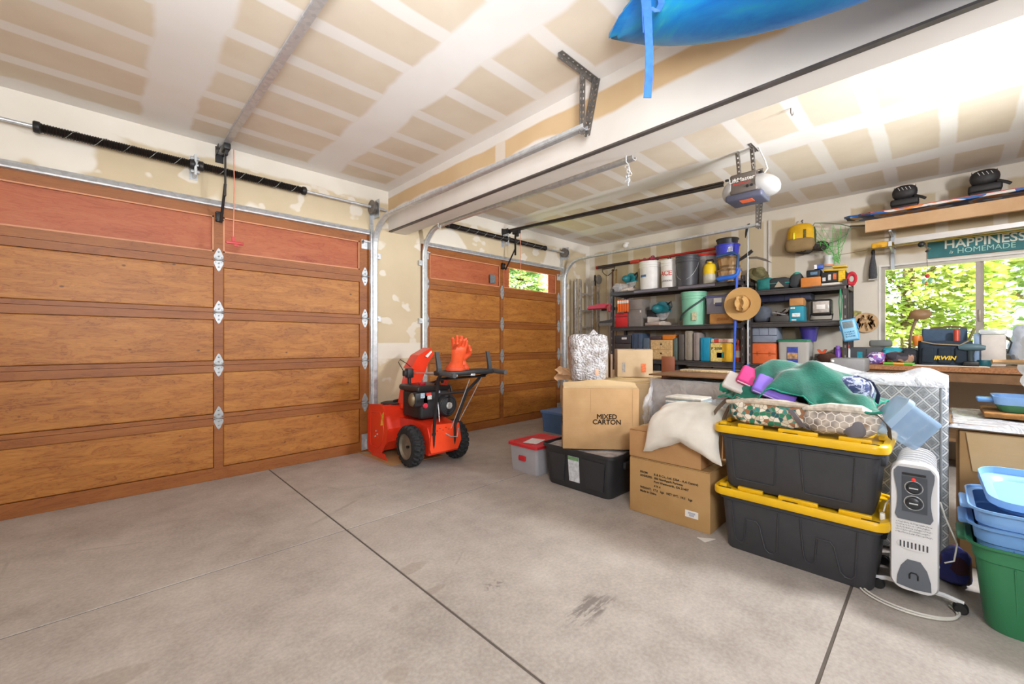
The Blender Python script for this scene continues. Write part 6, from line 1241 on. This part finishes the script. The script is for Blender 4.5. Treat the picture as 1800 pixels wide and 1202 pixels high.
# blue weather gauge hung on the rack post
p = at(1493, 580, X=5.78); T = thing('thermometer', 'light blue wall thermometer tilted on the right rack post', 'thermometer', (5.79, p.y, p.z)); T.rotation_euler = (-.18, 0, 0)
MB().rbox((0, 0, 0), (.04, .145, .24), .018, 3).build('case', pm('#5fb2e6', .4), T); MB().rbox((-.018, 0, 0), (.02, .12, .215), .014, 3).build('face', pm('#8fcbee', .4), T); MB().rbox((-.026, 0, .06), (.012, .09, .075), .02, 3).build('display', pm('#7f8f96', .25, 0, .15, 40), T)
for s in (-1, 1): MB().rbox((0, s*.075, .03), (.03, .012, .06), .005).build('side_latch', pm('#2a6fa8', .4), T)
for k in range(3): MB().box((-.0285, 0, -.02-.024*k), (.002, .085, .016)).build('print_line', MPRB, T)
# wall decor left of the window
p = at(1522, 567, X=6.34); T = thing('wall_plaque', 'round wood-chip plaque on the wall left of the window', 'plaque', (6.335, p.y, p.z)); Mx = Matrix.Rotation(-PI/2, 4, 'Y')
MB().lathe([(.115, 0), (.115, .012)], 28, Mx).build('disc', pm('#caa77e', .8), T); q = random.Random(2)
for k in range(34):
    a, rr, tw = q.random()*6.28, .08*q.random()**.5, q.uniform(-.6, .6); MB().box((0, 0, 0), (.012, .014, .06), 0, Matrix.Translation((-.016, rr*math.cos(a), rr*math.sin(a)-.012)) @ Matrix.Rotation(tw, 4, 'X')).build('wood_chip', pm(('#b08a5c', '#8a6238', '#d0b084', '#7a5430')[k % 4], .8), T)
p = at(1503, 551, X=6.34); tag(MB().prism([(.06, 0), (.05, .03), (.0, .035), (-.06, .02), (-.055, -.01), (0, -.02)], 6.334-p.x, 6.342-p.x, 'x').build('wall_sticker', pm('#a9a05a', .6, 0, .6, 40), None, p), 'small yellow and brown sticker above the round plaque', 'sticker')
p = at(1535, 470, X=6.3); T = thing('hanging_brush', 'dark whisk hanging by the upper left corner of the window', 'brush', (6.28, p.y, p.z)); MB().lathe([(.014, .14), (.018, .17), (.013, .2), (.01, .24)], 12).build('handle', MBLK, T); MB().lathe([(.034, -.13), (.04, -.09), (.032, 0), (.02, .1), (.014, .145)], 14).rough(.006, 40).build('bristles', pm('#4a4a50', .9, 0, .4, 120), T); MB().box((0, 0, -.14), (.05, .08, .012)).build('foot', pm('#b9b4ae', .5), T)
# sun-catcher in the window
p = at(1630, 490, X=6.33); T = thing('sun_catcher', 'red and green glass ornament hanging in the left window pane', 'ornament', (6.33, p.y, p.z)); MB().ell((0, 0, .03), (.006, .02, .022), 12, 8).build('red_bead', pm('#c8283a', .2), T)
for s in (-1, 1): MB().ell((0, s*.025, -.02), (.004, .02, .035), 12, 8).build('glass_wing', pm('#7fb59a', .15, 0, .2, 30, 0, 0, .8), T)
MB().ell((0, .01, -.05), (.005, .014, .016), 10, 6).build('orange_bead', pm('#c8642c', .2), T); MB().tube([(0, 0, .05), (0, .0, .2)], .0015, 5).build('thread', MDARK, T); MB().tube([(0, .01, -.065), (0, .02, -.1), (0, 0, -.12), (0, -.02, -.09)], .0018, 5).build('wire_tail', MDARK, T)
# desk lamp
p = at(1597, 608, X=6.0); q = at(1613, 556, X=6.0); T = thing('gooseneck_lamp', 'brown gooseneck lamp standing in front of the window', 'lamp', (6.0, p.y, BZ+.001))
MB().lathe([(.07, 0), (.07, .015), (.03, .03), (.015, .05)], 20).build('base', pm('#6f6a62', .5), T); dy, dz = q.y-p.y, q.z-BZ
MB().tube([(0, 0, .03), (0, -.005, .14), (0, dy*.3, dz-.16), (0, dy*.7, dz-.07), (0, dy, dz-.01)], [.013, .012, .012, .014, .02], 8).build('neck', pm('#7d6a52', .5), T)
m = MB(); m.lathe([(.03, .04), (.06, .03), (.085, .0), (.08, -.005), (.055, .02)], 22, Matrix.Translation((-.01, dy-.02, dz+.02)) @ Matrix.Rotation(-1.15, 4, 'Y') @ Matrix.Diagonal((.75, 1, 1, 1))); m.build('shade', pm('#8a6a48', .5), T); m = MB(); m.ell((-.03, dy-.02, dz+.01), (.02, .045, .035), 14, 8); m.build('bulb', pm('#e4e2e0', .3), T)
# navy tool bag
y_, l_, h_ = on(1612, 1712, 588, 5.75); T = thing('tool_bag', 'navy open-top IRWIN tool bag on the bench before the window', 'bag', (5.89, y_, BZ+.001))
b = MB(); b.rloft([(.24, l_*.93, .05, 0), (.26, l_*.97, .05, .03), (.26, l_, .05, h_*.6), (.24, l_*.98, .04, h_*.8)], 6); b.rough(.012, 9, 2); b.build('body', pm('#22303f', .8, 0, .2, 20), T)
b = MB(); b.rloft([(.05, l_*.86, .02, h_*.6), (.05, l_*.84, .02, h_*1.15), (.04, l_*.82, .02, h_*1.2)], 4, c=(.08, 0)); b.rough(.008, 9, 4); b.build('back_flap', pm('#3c5168', .8, 0, .15, 20), T)
for k in (-1, 0, 1): b = MB(); b.rbox((-.135, k*l_*.3, h_*.33), (.03, l_*.24, h_*.5), .02, 3); b.rough(.006, 14, k); b.build('outer_pocket', pm('#1d2936', .85, 0, .2, 20), T)
ctext(T, 'IRWIN', .05, (-.154, 0, h_*.25), (0, -1, 0), (0, 0, 1), m=pm('#d8b52a', .5), bold=.002, shear=.2)
MB().tube([(-.12, l_*.42, h_*.78), (-.14, l_*.2, h_*.7), (-.145, -.1, h_*.66), (-.13, -l_*.42, h_*.8)], .006, 6).build('carry_strap', pm('#9a8a70', .7), T); MB().lathe([(.022, h_*.6), (.022, h_*1.12), (.016, h_*1.16)], 14, c=(-.03, -l_*.22, 0)).build('red_canister', pm('#b8422c', .4), T); MB().lathe([(.03, h_*.65), (.04, h_*.85), (.035, h_*.97), (.02, h_)], 14, c=(-.06, l_*.5, 0)).build('orange_light', pm('#d07a2a', .3), T)
MB().tube([(.08, .1, h_*1.22), (.08, -.05, h_*1.26), (.08, -.15, h_*1.22)], .01, 6).build('hammer', pm('#6a5a3c', .6), T); MB().tube([(.0, -l_*.4, h_*.7), (-.02, -l_*.5, h_*1.1), (-.02, -l_*.52, h_*1.2)], .012, 6).build('tool_handle', pm('#7a7a4a', .6), T)
# drill
p = at(1707, 632, X=5.72); T = thing('cordless_drill', 'dark cordless drill standing at the bench front', 'drill', (5.74, p.y, BZ+.001)); MB().rbox((0, 0, .025), (.09, .1, .05), .012, 2).build('battery', MBLK, T); MB().tube([(0, 0, .05), (0, .005, .1), (0, 0, .15)], [.022, .02, .026], 10).build('grip', pm('#2d3a40', .6), T); MB().tube([(0, .08, .175), (0, .04, .18), (0, -.04, .18), (0, -.09, .175)], [.018, .034, .034, .02], 12).build('body', pm('#4f6a74', .5), T)
T = thing('paint_mug', 'small teal pot behind the drill', 'pot', (5.85, at(1730, 630, X=5.85).y, BZ+.001)); MB().lathe([(.04, 0), (.05, .03), (.045, .06), (.04, .06), (.04, .01)], 16).build('pot', pm('#1f5a66', .4), T)
wb = crate('white_canister', 'white square canister with clear lid at the right of the bench', 'canister', 1724, 1769, 588, BZ, '#cfc8c2', 5.95, .2, z0=BZ+.001); d_, l_, h_ = T_dim[wb.name]; MB().rbox((0, 0, h_+.025), (d_*1.08, l_*1.1, .05), .012, 2).build('lid', pm('#d8dde6', .2, 0, .04, 4, 0, 0, .75), wb); MB().tube([(0, -l_*.52, h_*.95), (0, -l_*.75, h_*.75), (0, -l_*.6, h_*.4)], .007, 6).build('cord', MBLK, wb)
crate('paper_packet', 'blue-white paper packet between tool bag and canister', 'packet', 1712, 1726, 585, BZ, '#8fa8c8', 5.98, .08, z0=BZ+.001)
heap('plastic_bag', 'pale grey plastic bag on the sill at the right edge', 'bag', 1778, 1830, 572, 6.1, '#b9c0cc', .16, 14, .03)
tag(MB().rbox((0, 0, 0), (.3, .5, .006), .002).build('paper_sheet', pm('#ddd3c4', .7), None, (5.78, at(1665, 640, X=5.7).y, BZ+.004), .1), 'pale sheet of paper under the tool bag', 'paper')
# ------------------------------------------------------------------ wall shelf, snowboard, levels, sign
T = thing('long_box', 'long tan board box resting on brackets above the window', 'shelf', (6.14, -.7, 2.42)); MB().prism([(5.93, 2.55), (6.33, 2.6), (6.33, 2.585), (5.97, 2.425), (5.95, 2.43)], -2.0, .56, 'y').build('board', mat_card('tan_board', '#c19a72', '#cda983'), T, world=True)
for y_ in (.36, -1.2):
    b = thing('wall_bracket', ('white steel bracket above the window carrying the long box', 'white steel bracket under the far right end of the long box')[y_ < 0], 'bracket', (6.32, y_, 2.2)); MB().b2((6.325, y_-.016, 2.05), (6.345, y_+.016, 2.58)).build('upright', pm('#b9c4cf', .4, .2), b, world=True); MB().b2((5.96, y_-.01, 2.405), (6.33, y_+.01, 2.42)).build('arm', pm('#c3c8cc', .4, .2), b, world=True); MB().prism([(5.98, 2.25), (6.33, 2.22), (6.33, 2.25), (5.98, 2.265)], y_-.008, y_+.008, 'y').build('lower_arm', pm('#c3c8cc', .4, .2), b, world=True); MB().b2((5.965, y_-.014, 2.25), (5.985, y_+.014, 2.3)).build('arm_lip', pm('#c3c8cc', .4, .2), b, world=True)
g = G('snowboard_graphic'); x, y, z = g.xyz(); c = g.noise(3.2, 2, .5, g.mapv((1, .9, 1.6)))
MSNB = g.out(g.ramp(c, (0, '#1c2d52'), (.38, '#1f5fa8'), (.46, '#d9d6d2'), (.52, '#e08a2a'), (.58, '#2a7fc0'), (.66, '#e6e4e0'), (.72, '#2a2f48'), interp='CONSTANT'), .3)
T = thing('snowboard', 'blue and orange patterned snowboard with bindings on the long box', 'snowboard', (6.12, -.2, 2.6))
m = MB(); m.loft([[(6.12+a*w_, y_, z_+dz) for a, dz in ((-1, 0), (-1, .022), (1, .03), (1, .008))] for y_, w_, z_ in [(0.76-1.55*t, .14*min(1, (1-abs(2*t-1)**6)**.5+.25), 2.615+.03*abs(2*t-1)**8) for t in [k/24 for k in range(25)]]], smooth=False); m.build('deck', MSNB, T, world=True)
m = MB(); m.tube([(5.981, .6-1.2*k/12, 2.64) for k in range(13)], .004, 5); m.build('red_edge', pm('#c2483a', .4), T, world=True)
MB().loft([[(6.12+a*w_, y_, z_) for a, z_ in ((-1, 2.63), (1, 2.63), (1, 2.645), (-1, 2.645))] for y_, w_ in ((.74, .06), (.6, .135), (.52, .142))], smooth=False).warp(lambda p: p+Vector((0, 0, .004))).build('tip_pad', pm('#3a2a30', .5), T, world=True)
for y_ in (.25, -.31):
    bd = MB(); bd.rbox((6.1, y_, 2.655), (.24, .2, .025), .01); o = bd.build('binding_base', MBLK, T, world=True)
    b = MB(); b.loft([[(6.06+dx+.09*math.cos(a), y_+.085*math.sin(a), z_) for a in [PI*k/10-PI/2-.3+(.6*k/10) for k in range(11)]] for z_, dx in ((2.66, 0), (2.78, .02), (2.89, .03))], False, False, True, False); b.build('highback', MBLK, T, world=True)
    b = MB(); b.ell((6.05, y_, 2.81), (.07, .1, .075), 16, 10, .8); b.build('ankle_cup', pm('#2a2729', .6, 0, .3, 40), T, world=True); b = MB(); b.rbox((6.03, y_, 2.7), (.12, .22, .07), .02, 3); b.build('toe_strap', pm('#1f1d1f', .6), T, world=True)
    for k in range(4): MB().tube([(5.978, y_-.05+.028*k, 2.82), (5.976, y_-.035+.028*k, 2.85)], .0025, 5).build('strap_mark', pm('#c9c9c6', .5), T, world=True)
    MB().tube([(6.0, y_-.08, 2.75), (5.99, y_-.13, 2.72), (6.0, y_-.16, 2.7)], .014, 6).build('buckle_strap', MBLK, T, world=True)
tag(MB().b2((6.02, -1.3, 2.275), (6.08, .33, 2.335)).build('aluminium_rail', pm('#b3b1b0', .35, .5, .06)), 'long aluminium rail lying on the lower bracket arms', 'rail')
T = thing('spirit_level', 'long yellow spirit level on the lower bracket arms', 'level', (6.14, -.3, 2.285)); MB().b2((6.13, -1.2, 2.27), (6.16, .52, 2.315)).build('beam', pm('#c9a62a', .4), T, world=True); MB().rbox((6.13, .44, 2.3), (.05, .16, .06), .01).build('end_grip', pm('#e0a822', .4), T, world=True); MB().rbox((6.126, .3, 2.295), (.04, .05, .025), .006).build('vial', pm('#9ab54a', .2), T, world=True)
T = thing('fishing_rod', 'fishing rod with reel lying along the yellow level', 'fishing rod', (6.0, .2, 2.25)); MB().tube([(5.97, .8, 2.22), (5.97, .3, 2.25), (5.97, -.9, 2.285)], [.002, .006, .009], 6).build('rod', pm('#6b5a2c', .5), T, world=True); MB().ell((5.96, .12, 2.225), (.03, .03, .03), 12, 8).build('reel', pm('#2a2a2c', .4, .3), T, world=True); MB().tube([(5.95, .1, 2.2), (5.93, .06, 2.17), (5.93, .08, 2.15)], .006, 6).build('crank', MDARK2, T, world=True); MB().ell((5.93, .08, 2.145), (.012, .016, .012), 8, 6).build('crank_knob', MBLK, T, world=True)
# sign
a, b = at(1633, 432, X=6.33), at(1800, 400, X=6.33); z0_, z1_ = 2.125, 2.31
T = thing('wall_sign', 'teal wooden sign reading HAPPINESS is HOMEMADE above the window', 'sign', (6.33, -.4, z0_)); MB().rbox((6.335, -.38, (z0_+z1_)/2), (.02, .92, z1_-z0_), .003).build('board', pm('#3c7a80', .7, 0, .15, 6), T, world=True)
for s, sz, yy_, zz_, kk in (('HAPPINESS', .118, -.315, z0_+.122, dict(bold=.002, m=pm('#dfe6da', .7))), ('is', .05, -.09, z0_+.045, dict(shear=.35, m=pm('#cfe0d4', .7))), ('HOMEMADE', .074, -.33, z0_+.048, dict(m=pm('#a9d8cc', .7)))):
    o = ctext(T, s, sz, (6.3235-T.location.x, yy_-T.location.y, zz_-T.location.z), (0, -1, 0), (0, 0, 1), sx=.96, **kk)
# ------------------------------------------------------------------ things hung high on the wall
p = at(1410, 418, X=6.25); T = thing('backpack', 'yellow backpack hanging on a wall hook', 'backpack', (6.22, p.y, p.z))
b = MB(); b.ell((0, 0, 0), (.1, .15, .17), 22, 14, .75); b.rough(.012, 9, 2); b.build('pack', pm('#d9a814', .7, 0, .12, 10), T); b = MB(); b.ell((-.02, .01, -.1), (.1, .16, .09), 20, 10, .6); b.rough(.008, 9, 3); b.build('lower_panel', pm('#8f7650', .8, 0, .15), T)
MB().tube([(-.02, -.13, .1), (-.05, -.15, .0), (-.04, -.14, -.12)], .012, 8).build('side_trim', pm('#2f4a34', .7), T); MB().tube([(.05, 0, .16), (.05, 0, .2), (.06, .012, .22), (.07, 0, .23)], .008, 6).build('hang_loop', MDARK2, T)
MB().rbox((-.1, .06, .0), (.008, .02, .1), .003).build('reflective_strip', pm('#e6e23a', .4), T); MB().rbox((-.098, -.05, .02), (.008, .03, .11), .003).build('printed_logo', pm('#6a5a20', .6, 0, .8, 90), T)
for k, (dx, dz, lb) in enumerate(((1405, 440, 'left sole of the dark boots hung under the backpack'), (1432, 434, 'right boot with a lugged sole hung under the backpack'))):
    p = at(dx, dz, X=6.2); T = thing('hiking_boot', lb, 'boot', (6.2, p.y, p.z)); T.rotation_euler = (.3, .25, 0); b = MB(); b.ell((0, 0, 0), (.05, .13, .04), 18, 10, .8); b.build('sole', pm('#3a332e', .8, 0, .2, 30, .2), T); b = MB(); b.ell((.05, -.05, .045), (.06, .08, .06), 14, 8); b.build('upper', pm('#2c2825', .8), T)
    for j in range(5): MB().rbox((-.048, -.08+.04*j, -.012), (.012, .016, .03), .004).build('lug', pm('#2b2623', .8), T)
# landing net
T = thing('landing_net', 'fishing landing net with green mesh hanging beside the backpack', 'net', (6.2, at(1455, 410, X=6.2).y, at(1455, 410, X=6.2).z)); c = Vector(T.location)
lo = [at(x, y, X=6.2)-c for x, y in ((1494, 398), (1478, 394), (1450, 392), (1432, 392), (1424, 405), (1424, 420), (1433, 427), (1452, 429), (1472, 423), (1487, 412), (1496, 400))]; MB().tube(lo, .006, 6).build('hoop', pm('#7a9078', .4, .4), T); e = at(1545, 395, X=6.2)-c; MB().tube([lo[0], e], .011, 8).build('handle', pm('#6f6a60', .4, .4), T)
nm = MB(); tip = at(1473, 462, X=6.15)-c
for k in range(12):
    a0 = lo[k % 10].lerp(lo[(k+3) % 10], .25); nm.tube([a0, a0.lerp(tip, .5)+Vector((-.03, .03*math.sin(k), .02)), tip+Vector((0, .03*math.sin(k*2), -.02*math.cos(k)))], .0022, 4)
for t in (.2, .4, .6, .8): nm.tube([lo[k].lerp(tip, t)+Vector((-.03*math.sin(PI*t), 0, 0)) for k in range(10)], .0022, 4, True)
for k in range(10): nm.tube([lo[k].lerp(lo[k+1], .5), lo[k].lerp(tip, .4), lo[(k+1) % 10].lerp(tip, .7), tip], .002, 4)
o = nm.build('net_mesh', pm('#4fae4a', .6), T); o['kind'] = 'stuff'
p = at(1456, 458, X=6.16); T = thing('cone_cup', 'grey and white plastic cone standing behind the net tip', 'cup', (6.16, p.y, p.z-.07)); MB().lathe([(.05, 0), (.055, .01), (.04, .08), (.05, .13), (.045, .13), (.03, .07)], 16).build('cup', pm('#c3c8c8', .4), T); MB().lathe([(.056, .005), (.058, .015), (.052, .02)], 16, cap0=False, cap1=False).build('orange_band', pm('#e08a5a', .5), T)
p = at(1334, 482, X=6.25); T = thing('bush_hat', 'khaki camouflage hat hung on the wall behind the teal pouch', 'hat', (6.24, p.y, p.z)); T.rotation_euler = (.4, -.9, .2); MB().lathe([(.08, .0), (.125, -.012), (.127, -.008), (.082, .008)], 24, cap0=False, cap1=False).rough(.012, 12).build('brim', pm('#6a6242', .85, 0, .4, 14), T); MB().lathe([(.082, 0), (.078, .05), (.06, .075), (.0, .08)], 20, cap0=False).rough(.008, 14).build('crown', pm('#77704c', .85, 0, .4, 14), T)
p = at(1350, 430, X=6.33); tag(MB().tube([(0, 0, -.1), (0, 0, .75)], .007, 8).build('wall_conduit', pm('#cfcac2', .5), None, (6.335, at(1351, 480, X=6.33).y, 2.1)), 'thin white cable duct running up the wall by the racks', 'conduit')
tag(MB().tube([at(1440, 572, X=6.32), at(1425, 590, X=6.32), at(1400, 610, X=6.32), at(1385, 618, X=6.3)], .006, 6).build('wall_cable', MBLK), 'black cable drooping down the wall under the narrow rack shelf', 'cable')
